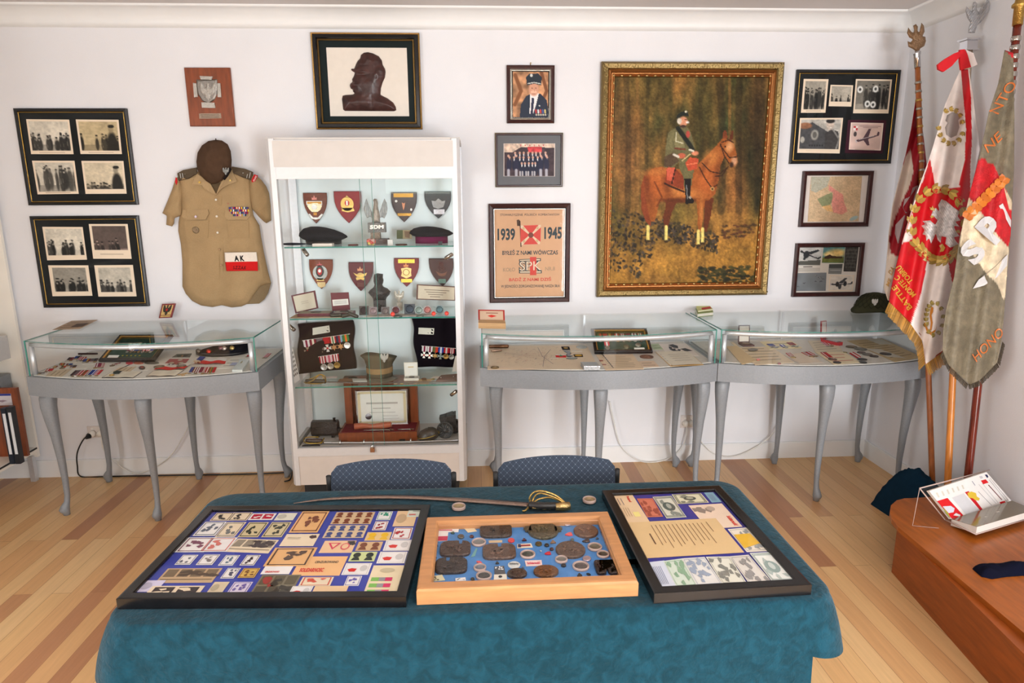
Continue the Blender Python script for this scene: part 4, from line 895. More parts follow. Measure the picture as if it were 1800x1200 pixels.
def leaning_frame(bot_l,bot_r,z,tilt,hgt,label,felt=(38,62,48),inner=None,gold=True,name='framed_medals',cat='picture frame',wd=.022):
 """framed display lying tilted: bottom edge on z, rising backwards"""
 a = atz(*bot_l,z+.002); b = atz(*bot_r,z+.002); u = b-a; w = u.length; un = u.normalized(); back = V(-un.y,un.x,0); v = -(back*math.cos(tilt)+NZ*math.sin(tilt)); n = un.cross(-v).normalized();
 if n.z<0: n = -n
 class Q(Board):
  def __init__(s): s.o = a-v*hgt; s.u = u; s.v = v*hgt; s.w = w; s.h = hgt; s.n = n
 B = Q(); t = thing(name,label,cat,(a+b)/2)
 ring(MB(),B,[(0,-.0),(0,.014),(.004,.017),(wd*.6,.016),(wd*.7,.017),(wd,.013),(wd,.004)],BLK*4+[('metal',(200,150,70))]*2).build('frame',t)
 mb = MB(); brect(mb,B,wd-.003,wd-.003,w-wd+.003,hgt-wd+.003,.004,felt,'felt',thick=.004); mb.build('felt_panel',t)
 if inner: inner(B,t)
 return B,t
def in_left(B,t):
 mb = MB(); brect(mb,B,.03,B.h-.055,.09,B.h-.032,.0055,(226,220,214),'paper'); mb.build('label_card',t)
 for j in range(7): medal(t,B.m(.12+j*.022,B.h*.48,.006),B.u.normalized(),B.v.normalized(),B.n,.018,.035,RIB[['maroon','wine','blue','grey','rw','pink','blue'][j]],*(MK[j%6]),.008)
 for j in range(6): mb = MB(); mb.lathe(B.m(.1+j*.028,B.h*.36+.006*math.sin(j*2),.006),B.n,[(0,0),(.01,0),(.009,.003),(0,.004)],'metal',[(190,170,90),(200,200,190)][j%2],12); mb.build('badge',t)
 for j in range(5): mb = MB(); mb.lathe(B.m(.11+j*.024,B.h-.05,.006),B.n,[(0,0),(.006,0),(0,.003)],'metal',(200,180,60),8); mb.build('small_pin',t)
 mb = MB(); brect(mb,B,B.w-.085,B.h*.35,B.w-.05,B.h*.62,.006,(210,160,110),'fabric'); mb.build('insignia',t)
leaning_frame((174,636),(272,636),ZF,.42,.24,'black framed green felt board of medals leaning inside the left glass case',inner=in_left)
kA = cp(8.18,60,570); kB = cp(7.826,260,570)
A1 = lambda x,y: kA((x,y))[0]
B1 = lambda x,y: kB((x,y))[0]
card(FL,kA((160,745),(255,668),(545,640),(395,757)),'document','stained tan document lying at the near left corner of the left glass case','document',(198,178,150),3)
for q,lb in(((385,552,490,538),'white name slip at the far left of the left case, among the round medals'),((490,560,615,543),'white name slip below the dark medals at the left of the left case'),((700,582,860,568),'white name slip below the blue-and-brown medal row in the left case'),((555,640,755,626),'white name slip above the large medal row in the left case'),((330,757,525,742),'white name slip at the front edge under the tan document'),((1400,668,1640,655),'white name slip beside the oval badge in the left case'),((1470,596,1630,584),'white name slip under the round plate in the left case')):
 x0,y0,x1,y1 = q; card(FL,kA((x0+12,y1),(x1+12,y1),(x1-8,y0),(x0-8,y0)),'name_slip',lb,'label',(226,220,212),1,thick=.001)
for tl,tr,bl,ribs,lb in(((70,700),(160,690),(50,726),['dark','grey'],'dark pair of medals at the front left corner of the left case'),((190,640),(290,640),(140,690),['rw','red'],'red-and-white ribboned medals near the left side of the left case'),((290,600),(350,597),(260,630),['gold'],'brown medal left of the orange one in the left case'),((370,562),(450,560),(345,598),['olive','gold'],'orange-ribboned medals near the left side of the left case'),((400,600),(470,600),(360,640),['olive'],'olive medal below the orange-ribboned ones in the left case'),((470,570),(560,566),(445,605),['star','blue'],'blue-and-red medals left of centre in the left case'),((530,592),(620,590),(500,632),['grey','dark'],'grey medals just above the long name slip in the left case'),((500,480),(590,478),(450,530),['dark','maroon'],'dark maroon medals at the back left of the left case'),((600,460),(690,458),(540,508),['blue','dark'],'dark blue medals at the back left of the left case'),((660,470),(760,470),(600,530),['pink','rw'],'pink-ribboned medals at the back left of the left case'),((720,500),(930,490),(680,555),['blue','gold','grey','dark'],'row of blue and brown ribboned medals left of the felt frame'),((880,560),(1020,557),(850,635),['wine','maroon','rwr'],'three wine-striped medals in front of the felt frame in the left case'),((1120,580),(1250,550),(1080,612),['cream','maroon'],'slanted maroon medals below the felt frame in the left case'),((590,665),(1000,655),(490,755),['dark','grey','rwr','rw','olive','wine','blue','bw','pink','red'],'long row of ten multicoloured medals at the front of the left case')):
 medals(FL,A1(*tl),A1(*tr),A1(*bl),ribs,lb)
MB_ = MB(); MB_.tube([FL.p(*A1(640,434),.004),FL.p(*A1(910,432),.004)],.006,'fabric',(64,44,44),8); solo(MB_,'cloth_strip','dark rolled strip at the back left of the left glass case','strip')
badge(FL,kA(*oval(1370,558,55,20)),'cap_badge','red and white badge touching the bottom edge of the felt frame','badge',(206,50,60),'gloss')
badge(FL,kA(*oval(1500,558,75,16)),'oval_badge','orange oval badge under the felt frame in the left case','badge',(180,86,50),'gloss')
badge(FL,kA(*oval(1690,556,110,20)),'round_plate','dark round plate under the right corner of the felt frame','plate',(96,92,84),'relief')
card(FL,kA((1100,692),(1240,618),(1470,610),(1370,684)),'document','tan folded document in the middle of the left glass case','document',(206,182,150),3)
badge(FL,kA(*oval(1550,626,48,26)),'oval_badge','dark red-centred oval badge near the middle of the left case','badge',(84,52,46),'metal',decor=lambda mb:mb.poly([FL.p(*p_,.0045)for p_ in kA(*oval(1552,622,24,14))][::-1],'gloss',(170,50,50)))
def booklet(k,q,lb,fold=.5,extra=None,cover=(40,30,30)):
 P = [FL.p(*p_)for p_ in k(*q)]; F = bilin(P); t = thing('open_booklet',lb,'booklet',sum(P,Vector())/4)
 mb = MB(); e = .02; mb.prism([F(-e,-e)+NZ*.0015,F(-e,1+e*2)+NZ*.0015,F(1+e,1+e*2)+NZ*.0015,F(1+e,-e)+NZ*.0015],-NZ*.0012,'satin',cover); mb.build('cover',t)
 for a0,a1 in((0,fold),(fold,1)):
  mb = MB(); R = [[F(lerp(a0,a1,j/6),b)+NZ*(.002+.003*math.sin(math.pi*min(1,(j/6 if a0==0 else 1-j/6)*1.1)))for j in range(7)]for b in(0,1)]
  mb.rings(R,'paper',(228,218,200),closed=False,caps=False)
  for j in range(4): b = .25+j*.15; G = lambda a,b_: F(lerp(a0,a1,a),b_)+NZ*.0058; mb.poly([G(.2,b),G(.2,b+.02),G(.8,b+.02),G(.8,b)],'ink',(170,160,150))
  mb.build('page',t)
 if extra: extra(t)
 return t
booklet(kA,((1120,682),(1545,686),(1420,770),(985,768)),'open white booklet with a dark green badge, front centre of the left case')
badge(FL,kA((1140,700),(1190,684),(1265,688),(1225,724),(1140,730)),'cloth_badge','dark green badge lying on the open booklet in the left case','badge',(44,56,50),'felt',lift=.006)
disc(FL,A1(1120,748),.012,'small_medal','gold pendant on the open booklet in the left case','medal',(196,160,80),lift=.006)
card(FL,kB((400,410),(605,402),(575,455),(330,455)),'insignia_card','dark card with winged insignia at the back of the left case','badge card',(72,74,66),decor=lambda mb,F:(fpoly(mb,F,[(.1,.4),(.45,.3),(.5,.8),(.3,.9)],(30,44,34)),fpoly(mb,F,[(.55,.3),(.95,.35),(.7,.9),(.55,.8)],(34,40,36)),fell(mb,F,.52,.7,.05,.12,(190,120,60))))
card(FL,kB((300,478),(568,476),(500,558),(210,558)),'medal_card','maroon card with three silver discs in the left glass case','card',(150,56,56),decor=lambda mb,F:[fell(mb,F,x,y,.12,.16,(176,150,120),mat='metal')for x,y in((.6,.22),(.32,.72),(.78,.72))])
t = thing('armband','white over red armband lettered AK weighed down by two coins in the left case','armband',FL.p(*B1(330,600)))
AF = bilin([FL.p(*p_,.002)for p_ in kB((170,562),(600,552),(500,628),(80,640))])
mb = MB(); mb.grid(lambda a,b:AF(a,b)+NZ*(.004+.004*math.sin(a*9)),20,8,'fabric',cfn=lambda a,b:(230,222,214)if b<.45 else(206,36,42)); mb.build('band',t)
mb = MB(); [text(mb,lambda a,b:AF(a,b)+NZ*.0095,c,(x,.1),(x+.09,.1),(x,.42),(40,30,40),bold=.05)for c,x in(('A',.3),('W',.43),('K',.6))]; mb.build('lettering',t)
disc(FL,B1(158,606),.026,'coin','bronze medallion on the left end of the armband in the left case','coin',(124,100,80),lift=.009)
disc(FL,B1(464,596),.024,'coin','bronze medallion on the right end of the armband in the left case','coin',(112,92,76),lift=.009)
booklet(kB,((75,648),(490,632),(372,712),(-18,716)),'open white pay book with dark cover at the front of the left case')
medals(FL,B1(720,468),B1(800,480),B1(625,552),['blue'],'blue-ribboned cross lying on the red and white band in the left case',[('cross',(210,170,130))],lift=.012)
AF2 = bilin([FL.p(*p_,.002)for p_ in kB((800,476),(1090,474),(1060,550),(620,556))])
mb = MB(); mb.grid(lambda a,b:AF2(a,b)+NZ*(.004+.003*math.sin(a*11)),16,6,'fabric',cfn=lambda a,b:(230,224,222)if b<.5 else(206,36,42)); solo(mb,'armband','crumpled red and white band under the blue-ribboned cross, left case','armband')
medals(FL,B1(600,590),B1(950,592),B1(545,684),['blue','cream','wine','maroon','rwr','rw','grn','red'],'row of eight medals at the front right of the left case')
for j,(x,y)in enumerate(((430,695),(465,688),(500,682),(530,674),(485,703))): disc(FL,B1(x,y),.009,'small_coin','small gold coin in the cluster left of the eight-medal row','coin',(212,170,110),relief_=False,group='small gold coins in the left case',thick=.002)
card(FL,kB((1150,460),(1420,450),(1330,600),(950,612)),'letter','pale letter with a bluish stamp at the right of the left case','document',(222,218,210),3,decor=lambda mb,F:fpoly(mb,F,[(.35,.5),(.65,.5),(.62,.75),(.32,.75)],(176,180,210)))
card(FL,kB((1270,510),(1400,505),(1300,655),(1160,655)),'clear_case','flat clear plastic case with dark edge near the right post of the left case','case',(196,200,196),thick=.012,mat='gloss',decor=lambda mb,F:fell(mb,F,.4,.3,.1,.12,(160,150,120)))
medals(FL,B1(1360,500),B1(1400,500),B1(1330,545),['gold'],'yellow and red medal behind the right post of the left case')
medals(FL,B1(1395,410),B1(1450,412),B1(1340,455),['red','dark'],'dark red medals beside the beret in the left case')
medals(FL,B1(1640,400),B1(1700,400),B1(1570,470),['pink','rw'],'faded pink medals at the far right end of the left case')
card(FL,kB((670,448),(860,446),(845,466),(650,470)),'name_slip','white name slip in front of the black beret, left case','label',(224,220,214),1,thick=.001)
t = thing('beret','black beret with coloured pins lying inside the left glass case','beret',FL.p(*B1(960,430)))
a = FL.p(*B1(625,430)); b = FL.p(*B1(1330,425)); cx = (a+b)/2+V(0,.07,0); hw = (b-a).length/2
def beretP(s_,q,hw=hw,cx=cx,ht=.075,dp=.1):
 """flattened beret: s 0..1 from rim to crown"""
 r_ = [1.,1.04,.98,.75,.4,0][0:6]; hh = [0,.25,.6,.85,.98,1.]
 i = min(int(s_*5),4); f = s_*5-i; R_ = lerp(r_[i],r_[i+1],f); Z_ = lerp(hh[i],hh[i+1],f)
 return cx+V(math.cos(q)*hw*R_,math.sin(q)*dp*R_,ht*Z_*(.62+.38*math.cos(q-.35)))
mb = MB(); mb.grid(lambda a_,b_:beretP(b_,a_*2*math.pi),32,10,'felt',col=(26,24,30)); mb.build('crown',t)
mb = MB(); mb.tube([cx+V(math.cos(q)*hw*.99,math.sin(q)*.1,.01)for q in[j*.35+2.9 for j in range(12)]],.009,'satin',(20,18,22),8); mb.build('leather_band',t)
for x,y,c in((690,365,(110,100,90)),(835,372,(200,60,50)),(1000,325,(130,90,96)),(1050,330,(220,200,190)),(1155,325,(206,180,120))):
 p_ = on(*B1(x,y),cx+V(0,-.08,.03),V(0,-1,.45)); MB().lathe(p_,(0,-1,.5),[(0,-.012),(.013,-.012),(.013,.004),(0,.005)],'metal',c,10).build('pin',t)
TP = Pl((0,0,ZG),NZ)
card(TP,[(152,562),(174,562),(156,579),(92,580)][0:0]or[(126,564),(172,562),(140,578),(92,580)],'leaflet','brown printed leaflet on the back left corner of the left case top','leaflet',(176,152,128),4,lc=(110,84,66),decor=lambda mb,F:fpoly(mb,F,[(.5,.4),(.95,.4),(.95,.8),(.5,.8)],(96,80,70)))
def small_plaque():
 t = thing('eagle_plaque','small red-framed brass plaque with an eagle on a clear stand, on the left case','plaque',atz(294,562,ZG))
 pl = Pl(atz(292,563,ZG),(-.12,-1,.1)); q = [(286,534),(309,533),(302,558),(280,559)]
 mb = MB(); P = [pl.p(x,y,.006)for x,y in q][::-1]; mb.prism(P,-pl.n*.01,'satin',(126,40,40)); mb.build('board',t)
 F = bilin([pl.p(x,y,.0065)for x,y in q]); mb = MB(); mb.poly([F(.1,.1),F(.1,.78),F(.9,.78),F(.9,.1)],'metal',(200,168,110)); mb.poly([F(.1,.82),F(.1,.93),F(.9,.93),F(.9,.82)],'metal',(190,158,100)); mb.build('brass_plate',t)
 mb = MB(); e = eagle_pts(.5,.45,.36); mb.prism([F(x,y)+pl.n*.002 for x,y in e][::-1],-pl.n*.002,'relief',(60,48,36)); fell(mb,lambda a,b,l:F(a,b)+pl.n*.0026,.5,.42,.08,.09,(180,40,40)); mb.build('eagle',t)
 mb = MB(); c = atz(306,556,ZG); mb.obox(c,V(.05,0,0),V(0,.05,0),V(0,0,.003),'acrylic'); mb.obox(c+V(0,.03,0),V(.05,0,0),V(0,.003,0),V(0,0,.03),'acrylic'); mb.build('clear_stand',t)
small_plaque()
# ---------------------------------------------------------------- middle case
kC = cp(8.571,850,570); kD = cp(7.826,1040,570); C1 = lambda x,y: kC((x,y))[0]; D1 = lambda x,y: kD((x,y))[0]
def mapdecor(mb,F):
 r = random.Random(11); pal = [(190,120,110),(150,130,110),(170,100,100),(130,120,120),(196,150,130)]
 for j in range(210):
  x,y = (r.gauss(.45,.2),r.gauss(.45,.22)); a = r.uniform(0,3.1); l_ = r.uniform(.004,.02)
  x = min(.95,max(.03,x)); y = min(.92,max(.05,y)); dx,dy = l_*math.cos(a),l_*math.sin(a)*1.5
  fpoly(mb,F,[(x-dx,y-dy),(x+dx,y+dy),(x+dx+.002,y+dy+.004),(x-dx+.002,y-dy+.004)],r.choice(pal),.0004)
 for pts in([(.5,.1),(.52,.5),(.6,.8)],[(.62,.2),(.54,.5),(.5,.9)],[(.15,.3),(.35,.45),(.54,.5)]):
  for(x0,y0),(x1,y1)in zip(pts,pts[1:]): fpoly(mb,F,[(x0,y0),(x1,y1),(x1+.004,y1),(x0+.004,y0)],(120,110,120),.0005)
card(FL,kC((60,326),(1552,312),(1745,676),(60,684)),'map','large creased cream map covering the left half of the middle case','map',(224,202,176),decor=mapdecor,thick=.001)
def capsule(a,b,r,name,label,cat,col,mat='metal',z=ZF+.001):
 p = FL.p(*a,r+.002); q = FL.p(*b,r+.002); d = (q-p).normalized(); L = (q-p).length; mb = MB()
 mb.lathe(p,d,[(0,0),(r*.7,.002),(r,.008),(r,L*.6),(r*1.05,L*.62),(r*1.05,L*.66),(r,L*.68),(r,L-.006),(r*.7,L),(0,L)],mat,col,16); return solo(mb,name,label,cat)
capsule(C1(70,362),C1(380,358),.011,'metal_tube','long dark metal tube at the back left of the middle case','tube',(120,86,64))
capsule(C1(110,422),C1(275,408),.007,'metal_tube','short shiny metal tube in front of the long one in the middle case','tube',(170,140,120))
disc(FL,C1(170,655),.022,'coin','brass coin at the front left of the middle case','coin',(128,104,60),lift=.0015)
card(FL,kC((1170,342),(1290,342),(1305,388),(1190,388)),'cloth_patch','black patch with a gold emblem on the map in the middle case','patch',(36,34,44),mat='fabric',lift=.0015,thick=.002,decor=lambda mb,F:fell(mb,F,.5,.5,.3,.26,(190,150,80)))
badge(FL,kC((1200,400),(1250,398),(1310,402),(1300,418),(1320,440),(1300,452),(1320,480),(1280,484),(1240,460),(1262,440),(1225,420)),'cross_badge','grey cross-shaped badge on the map in the middle case','badge',(110,108,112),lift=.0015)
badge(FL,kC((1240,480),(1285,474),(1345,480),(1310,494),(1270,494)),'small_badge','small dark winged badge below the grey cross in the middle case','badge',(84,84,92),lift=.0015)
card(FL,kC((1080,460),(1238,460),(1245,502),(1092,500)),'flag_patch','red and white ribbon patch with a green shape, middle case','patch',(210,44,50),mat='fabric',lift=.0015,decor=lambda mb,F:(fpoly(mb,F,[(0,0),(1,0),(1,.35),(0,.35)],(230,224,214)),fpoly(mb,F,[(.3,.75),(.5,.1),(.75,.75)],(90,140,100),.0009)))
card(FL,kC((1352,458),(1490,456),(1500,494),(1375,496)),'cloth_patch','black and yellow patch on the map in the middle case','patch',(40,36,40),mat='fabric',lift=.0015,decor=lambda mb,F:fell(mb,F,.5,.5,.42,.36,(206,160,50)))
badge(FL,kC(*oval(1330,515,86,14)),'oval_badge','long grey oval badge on the map in the middle case','badge',(120,124,118),lift=.0015)
badge(FL,kC(*oval(1478,345,84,26)),'oval_dish','clear oval dish at the back of the map in the middle case','dish',(176,176,170),'gloss',lift=.0015)
for q,lb in(((1010,504,1130,516),'white slip left of the red and white patch in the middle case'),((1330,400,1480,414),'white slip right of the grey cross badge in the middle case')): card(FL,kC((q[0],q[1]),(q[2],q[1]),(q[2]+4,q[3]),(q[0]+4,q[3])),'name_slip',lb,'label',(228,216,200),1,thick=.0008,lift=.0015)
p0,p1,p2 = FL.p(*C1(1512,690)),FL.p(*C1(1752,690)),FL.p(*C1(1488,618))
mb = MB(); u = p1-p0; v = p2-p0; mb.obox(p0+u*.0,u,V(-.004,.085,0),NZ*.022,'relief',(168,170,172)); t = solo(mb,'tin_box','dull silver tin box at the front of the middle case','box')
MB().obox(p0-u*.01+V(0,-.002,.017),u*1.02,V(-.004,.089,0),NZ*.006,'metal',(176,176,178)).build('lid',t)
def in_mid(B,t):
 mb = MB(); brect(mb,B,B.w-.1,B.h-.045,B.w-.04,B.h-.03,.0055,(230,224,214),'paper'); mb.build('label_card',t)
 for j in range(8): medal(t,B.m(.045+j*.034,.04,.006),B.u.normalized(),B.v.normalized(),B.n,.026,.05,RIB[['olive','red','gold','rw','rwr','maroon','wine','it'][j]],*(MK[j%6]),.012)
 medal(t,B.m(.08,B.h*.5,.006),B.u.normalized(),B.v.normalized(),B.n,.03,.045,RIB['rw'],'disc',(150,140,120),.014)
 for x,y,c in((.19,.75,(120,120,96)),(.26,.68,(150,146,130))): MB().lathe(B.m(x,B.h*y,.006),B.n,[(0,0),(.018,0),(.017,.003),(0,.003)],'metal',c,16).build('disc',t)
leaning_frame((1045,622),(1147,621),ZF,.5,.21,'black and gold frame of medals on green felt leaning in the middle case',inner=in_mid)
card(FL,kD((60,420),(560,412),(722,618),(192,632)),'document','cream typed document in front of the felt frame in the middle case','document',(226,202,172),7,lift=.0004)
card(FL,kD((640,515),(855,508),(932,592),(702,597)),'document','small pinkish card right of the cream document in the middle case','card',(222,196,172),2,lift=.0022)
for j,(x,y)in enumerate(((130,506),(172,560))): badge(FL,kD((x-28,y-6),(x+26,y-5),(x+30,y+6),(x-20,y+7)),'red_tab',('upper','lower')[j]+' small red tab along the seam of the middle case','tab',(150,70,56),'satin',.002,lift=.003)
disc(FL,D1(756,452),.0375,'medallion','large brown medallion in front of the felt frame, middle case','medallion',(110,76,60),'relief',.006)
card(FL,kD((800,276),(918,265),(990,342),(852,350)),'card','pale green card at the back right of the middle case','card',(176,190,150),2)
def inkart(mb,F):
 for pts in([(.3,.1),(.5,.05),(.62,.2),(.55,.4),(.4,.35)],[(.2,.45),(.42,.4),(.6,.5),(.52,.62),(.28,.6)],[(.6,.45),(.8,.4),(.97,.62),(.7,.66)],[(.28,.2),(.36,.3),(.3,.5),(.22,.4)]): fpoly(mb,F,pts,(50,52,58))
 fpoly(mb,F,[(.42,.44),(.5,.44),(.48,.55),(.4,.55)],(228,218,212),.0009)
card(FL,kD((925,275),(1290,262),(1480,436),(1075,446)),'print','white card with a black ink drawing at the back right of the middle case','print',(232,220,212),decor=inkart,lift=.0003)
booklet(kD,((885,382),(1322,372),(1526,552),(1085,572)),'cream open booklet at the front right of the middle case',fold=.08,cover=(200,160,96))
# ---------------------------------------------------------------- right case
kE = cp(9.474,1260,550); kF = cp(9,1420,550); E1 = lambda x,y: kE((x,y))[0]; F1 = lambda x,y: kF((x,y))[0]
card(FL,kE((225,488),(820,500),(1290,828),(640,868)),'document','large cream certificate at the left of the right case','document',(228,208,178),6)
card(FL,kE((150,560),(330,556),(660,800),(420,868),(120,830))[:4],'document','tan folded sheet under the left post of the right case','document',(216,190,148),0,lift=.002)
badge(FL,kE(*oval(690,780,34,17)),'wax_seal','orange-red wax seal near the front of the right case','seal',(220,70,50),'gloss',lift=.003)
badge(FL,kE(*oval(1040,842,28,17)),'pin','small red pin at the front edge of the right case','pin',(170,50,44),'gloss')
card(FL,kE((275,486),(705,486),(818,566),(382,578)),'mount_card','grey card under the open white box in the right case','card',(190,184,178),lift=.002)
card(FL,kE((715,486),(1240,470),(1420,590),(880,612)),'document','yellowish certificate with three small medals in the right case','document',(228,212,170),2,lift=.002)
card(FL,kE((1110,704),(1500,655),(1775,838),(1385,856)),'mounted_card','framed pale card with two red-ribboned medals in the right case','card',(216,202,188),lift=.002,decor=lambda mb,F:fpoly(mb,F,[(.06,.08),(.94,.08),(.94,.92),(.06,.92)],(226,210,192)))
badge(FL,kE(*oval(600,622,88,24)),'oval_photo','dark oval photograph on the large cream certificate, right case','photo',(70,62,50),'satin',lift=.003)
medals(FL,E1(820,530),E1(930,526),E1(930,596),['blue'],'dark blue medal nearest the open white box in the right case',[('cross',(110,110,110))],lift=.004)
medals(FL,E1(1030,540),E1(1110,536),E1(1110,598),['bw'],'small blue and white medal in the right case',[('cross',(120,120,120))],lift=.004)
medals(FL,E1(1150,505),E1(1260,500),E1(1270,582),['maroon'],'maroon-ribboned medal at the back of the right case',[('cross',(120,120,110))],lift=.004)
medals(FL,E1(1140,680),E1(1220,674),E1(1240,765),['rwr'],'left red-striped medal with a gold disc on the framed card',[('disc',(180,150,90))],lift=.004)
medals(FL,E1(1400,670),E1(1540,656),E1(1560,752),['rwr','rw'],'right pair of red-striped medals on the framed card',lift=.004)
def open_box(p,w,d,h,lidh,name,label,col,inner,incol,lidcol,tilt=.1,yaw=0.,liner=None):
 c,s_ = math.cos(yaw),math.sin(yaw); u = V(c,s_,0); v = V(-s_,c,0); p = Vector(p); t = thing(name,label,'box',p+u*w/2+v*d/2)
 mb = MB(); mb.obox(p,u*w,v*d,NZ*h,'satin',col); mb.build('base',t)
 mb = MB(); e = .004; mb.obox(p+u*e+v*e+NZ*h,u*(w-2*e),v*(d-2*e),NZ*.0012,'paper',incol); mb.build('liner',t)
 lv = (NZ*math.cos(tilt)+v*math.sin(tilt)); q = p+v*d+NZ*h; n = u.cross(lv)
 mb = MB(); mb.obox(q,u*w,-n*.006,lv*lidh,'satin',col); l = mb.build('lid',t)
 mb = MB(); mb.obox(q+u*.006+lv*.006,u*(w-.012),n*.0015,lv*(lidh-.012),'paper',lidcol); mb.build('lid_lining',l)
 if inner: inner(t,p,u,v,h)
 return t
p = FL.p(*E1(462,566)); u = (FL.p(*E1(722,560))-p).length
open_box(FL.p(*E1(435,568)),.07,.075,.012,.105,'medal_box','small open white-lined box with a dark coin at the left of the right case',(72,40,48),lambda t,p,u,v,h:MB().lathe(p+u*.036+v*.036+NZ*(h+.001),NZ,[(0,0),(.026,0),(.025,.003),(0,.003)],'metal',(110,96,88),20).build('coin',t),(64,36,44),(228,218,206))
open_box(FL.p(*F1(462,522)),.045,.12,.02,.11,'medal_box','bright red open box with a white lid lining in the right case',(176,28,36),lambda t,p,u,v,h:MB().obox(p+u*.01+v*.02+NZ*(h+.001),u*.025,v*.07,NZ*.003,'fabric',(200,190,190)).build('medal',t),(90,50,60),(226,214,206),yaw=.35)
card(FL,kF((0,445),(420,430),(545,602),(120,622)),'document','cream sheet behind the framed card in the right case','document',(222,206,180),4,lift=.001)
medals(FL,F1(190,460),F1(300,455),F1(300,540),['pink','rw'],'faded red and white medals left of the red box, right case',lift=.003)
card(FL,kF((110,626),(570,618),(832,792),(412,824)),'document','cream sheet with red marks at the front centre of the right case','document',(230,212,178),3,lc=(206,140,120),lift=.0025)
medals(FL,F1(195,640),F1(290,636),F1(330,742),['rw','red'],'red-ribboned medals on the sheet with red marks, right case',lift=.005)
card(FL,kF((620,442),(1172,404),(1800,700),(1380,780)),'newspaper','large yellowed newspaper sheet at the right end of the right case','newspaper',(196,172,130),8,lift=.0005,decor=lambda mb,F:(fpoly(mb,F,[(.55,.0),(.95,.05),(.95,.35),(.6,.3)],(206,200,186)),fpoly(mb,F,[(0,.4),(.35,.5),(.5,.95),(.1,.8)],(206,200,188))))
for x,y,r_,c,lb in((390,748,.022,(96,66,54),'brown disc at the end of the red ribbons in the right case'),(462,797,.02,(50,44,44),'black disc at the front of the sheet with red marks'),(590,632,.011,(150,136,90),'small ring left of the row of dark coins in the right case'),(870,788,.02,(40,44,48),'black disc at the front edge below the dark coins, right case'),(690,543,.031,(96,80,60),'bronze coin nearest the red box in the right case'),(832,578,.034,(110,106,98),'grey coin second from the red box in the right case'),(845,632,.022,(84,66,60),'small brown coin left of centre in the coin row, right case'),(940,662,.026,(104,98,92),'grey coin between two brown coins, right case'),(1045,690,.023,(72,60,54),'dark brown coin at the near end of the coin row'),(1230,655,.03,(66,60,60),'lone dark coin at the right of the coin row, right case')):
 disc(FL,F1(x,y),r_,'coin',lb,'coin',c,'relief' if r_>.02 else 'metal',lift=.004 if x<500 else .0016)
medals(FL,F1(650,645),F1(720,625),F1(850,770),['rw'],'long red and white ribbon beside the black disc in the right case',[('disc',(60,54,54))],lift=.003)
t = thing('old_booklet','worn tan booklet with a red-edged back cover standing open on the middle case','booklet',TP.p(865,577))
P = [TP.p(x,y)for x,y in((841,577),(889,578),(890,566),(842,566))]
mb = MB(); w_ = P[1]-P[0]; mb.obox(P[0],w_,V(0,.1,0),NZ*.03,'paper',(204,166,120)); mb.build('pages',t)
mb = MB()
for j in range(6): mb.obox(P[0]+V(0,-.0015,.003+j*.0045),w_,V(0,.0015,0),NZ*.0014,'paper',(174,136,94))
mb.build('page_edges',t)
pb = P[0]+V(0,.1,.03); mb = MB(); lv = V(0,.045,.05); mb.obox(pb,w_,lv,V(0,.003,-.002),'paper',(170,50,44)); mb.build('cover',t)
mb = MB(); n_ = w_.cross(lv).normalized(); mb.poly([pb+w_*.06+lv*.0+n_*.001,pb+w_*.94+n_*.001,pb+w_*.94+lv*.88+n_*.001,pb+w_*.06+lv*.88+n_*.001],'paper',(206,176,150))
G = lambda a,b: pb+w_*a+lv*(1-b)+n_*.0018
mb.poly([G(.3,.38),G(.75,.38),G(.75,.3),G(.3,.3)],'ink',(150,100,84)); mb.poly([G(.35,.62),G(.5,.5),(G(.7,.62)),G(.5,.78)][::-1],'ink',(200,60,50)); mb.build('cover_page',t)
def flatbook(q,z0,th,lb,col,paper,pl=TP):
 P = [on(x,y,V(0,0,z0+th),NZ)for x,y in q]; t = thing('book',lb,'book',sum(P,Vector())/4-NZ*th)
 mb = MB(); c = sum(P,Vector())/4; P2 = [c+(p_-c)*.97 for p_ in P]; mb.prism([p_-NZ*th*.12 for p_ in P2],-NZ*th*.76,'paper',paper); mb.build('pages',t)
 mb = MB(); mb.prism(P,-NZ*th*.12,'satin',col); mb.prism([p_-NZ*th*.88 for p_ in P],-NZ*th*.12,'satin',col); mb.build('cover',t); return t,P
flatbook([(1222,542),(1250,537),(1254,548),(1226,551)],ZG,.022,'green-covered small book at the bottom of the pile between the two right cases',(120,140,60),(230,226,214))
t,P = flatbook([(1224,538),(1246,535),(1253,543),(1227,546)],ZG+.023,.008,'yellow, red and green booklet on top of the small book pile',(196,196,60),(240,236,220))
F = bilin(P); mb = MB(); mb.poly([F(.3,.5)+NZ*.0006,F(.95,.45)+NZ*.0006,F(.95,.85)+NZ*.0006,F(.3,.9)+NZ*.0006],'ink',(200,60,50)); mb.build('printed_band',t)
t = thing('helmet','dark green steel helmet with a white eagle emblem on the right case','helmet',atz(1536,552,ZG))
c = atz(1546,552,ZG)+V(0,.06,0); N = 26; R = []
for s_,z in((.155,.0),(.158,.008),(.135,.03),(.125,.055),(.112,.082),(.09,.105),(.06,.122),(.028,.131),(.001,.134)):
 R.append([c+V(math.cos(2*math.pi*j/N)*s_*.84,math.sin(2*math.pi*j/N)*s_*.7,z*.84-(.012*math.cos(2*math.pi*j/N*2)if z<.02 else 0)+.012)for j in range(N)])
mb = MB(); mb.rings(R,'fabric',(62,62,44)); mb.build('shell',t)
mb = MB(); r_ = random.Random(2)
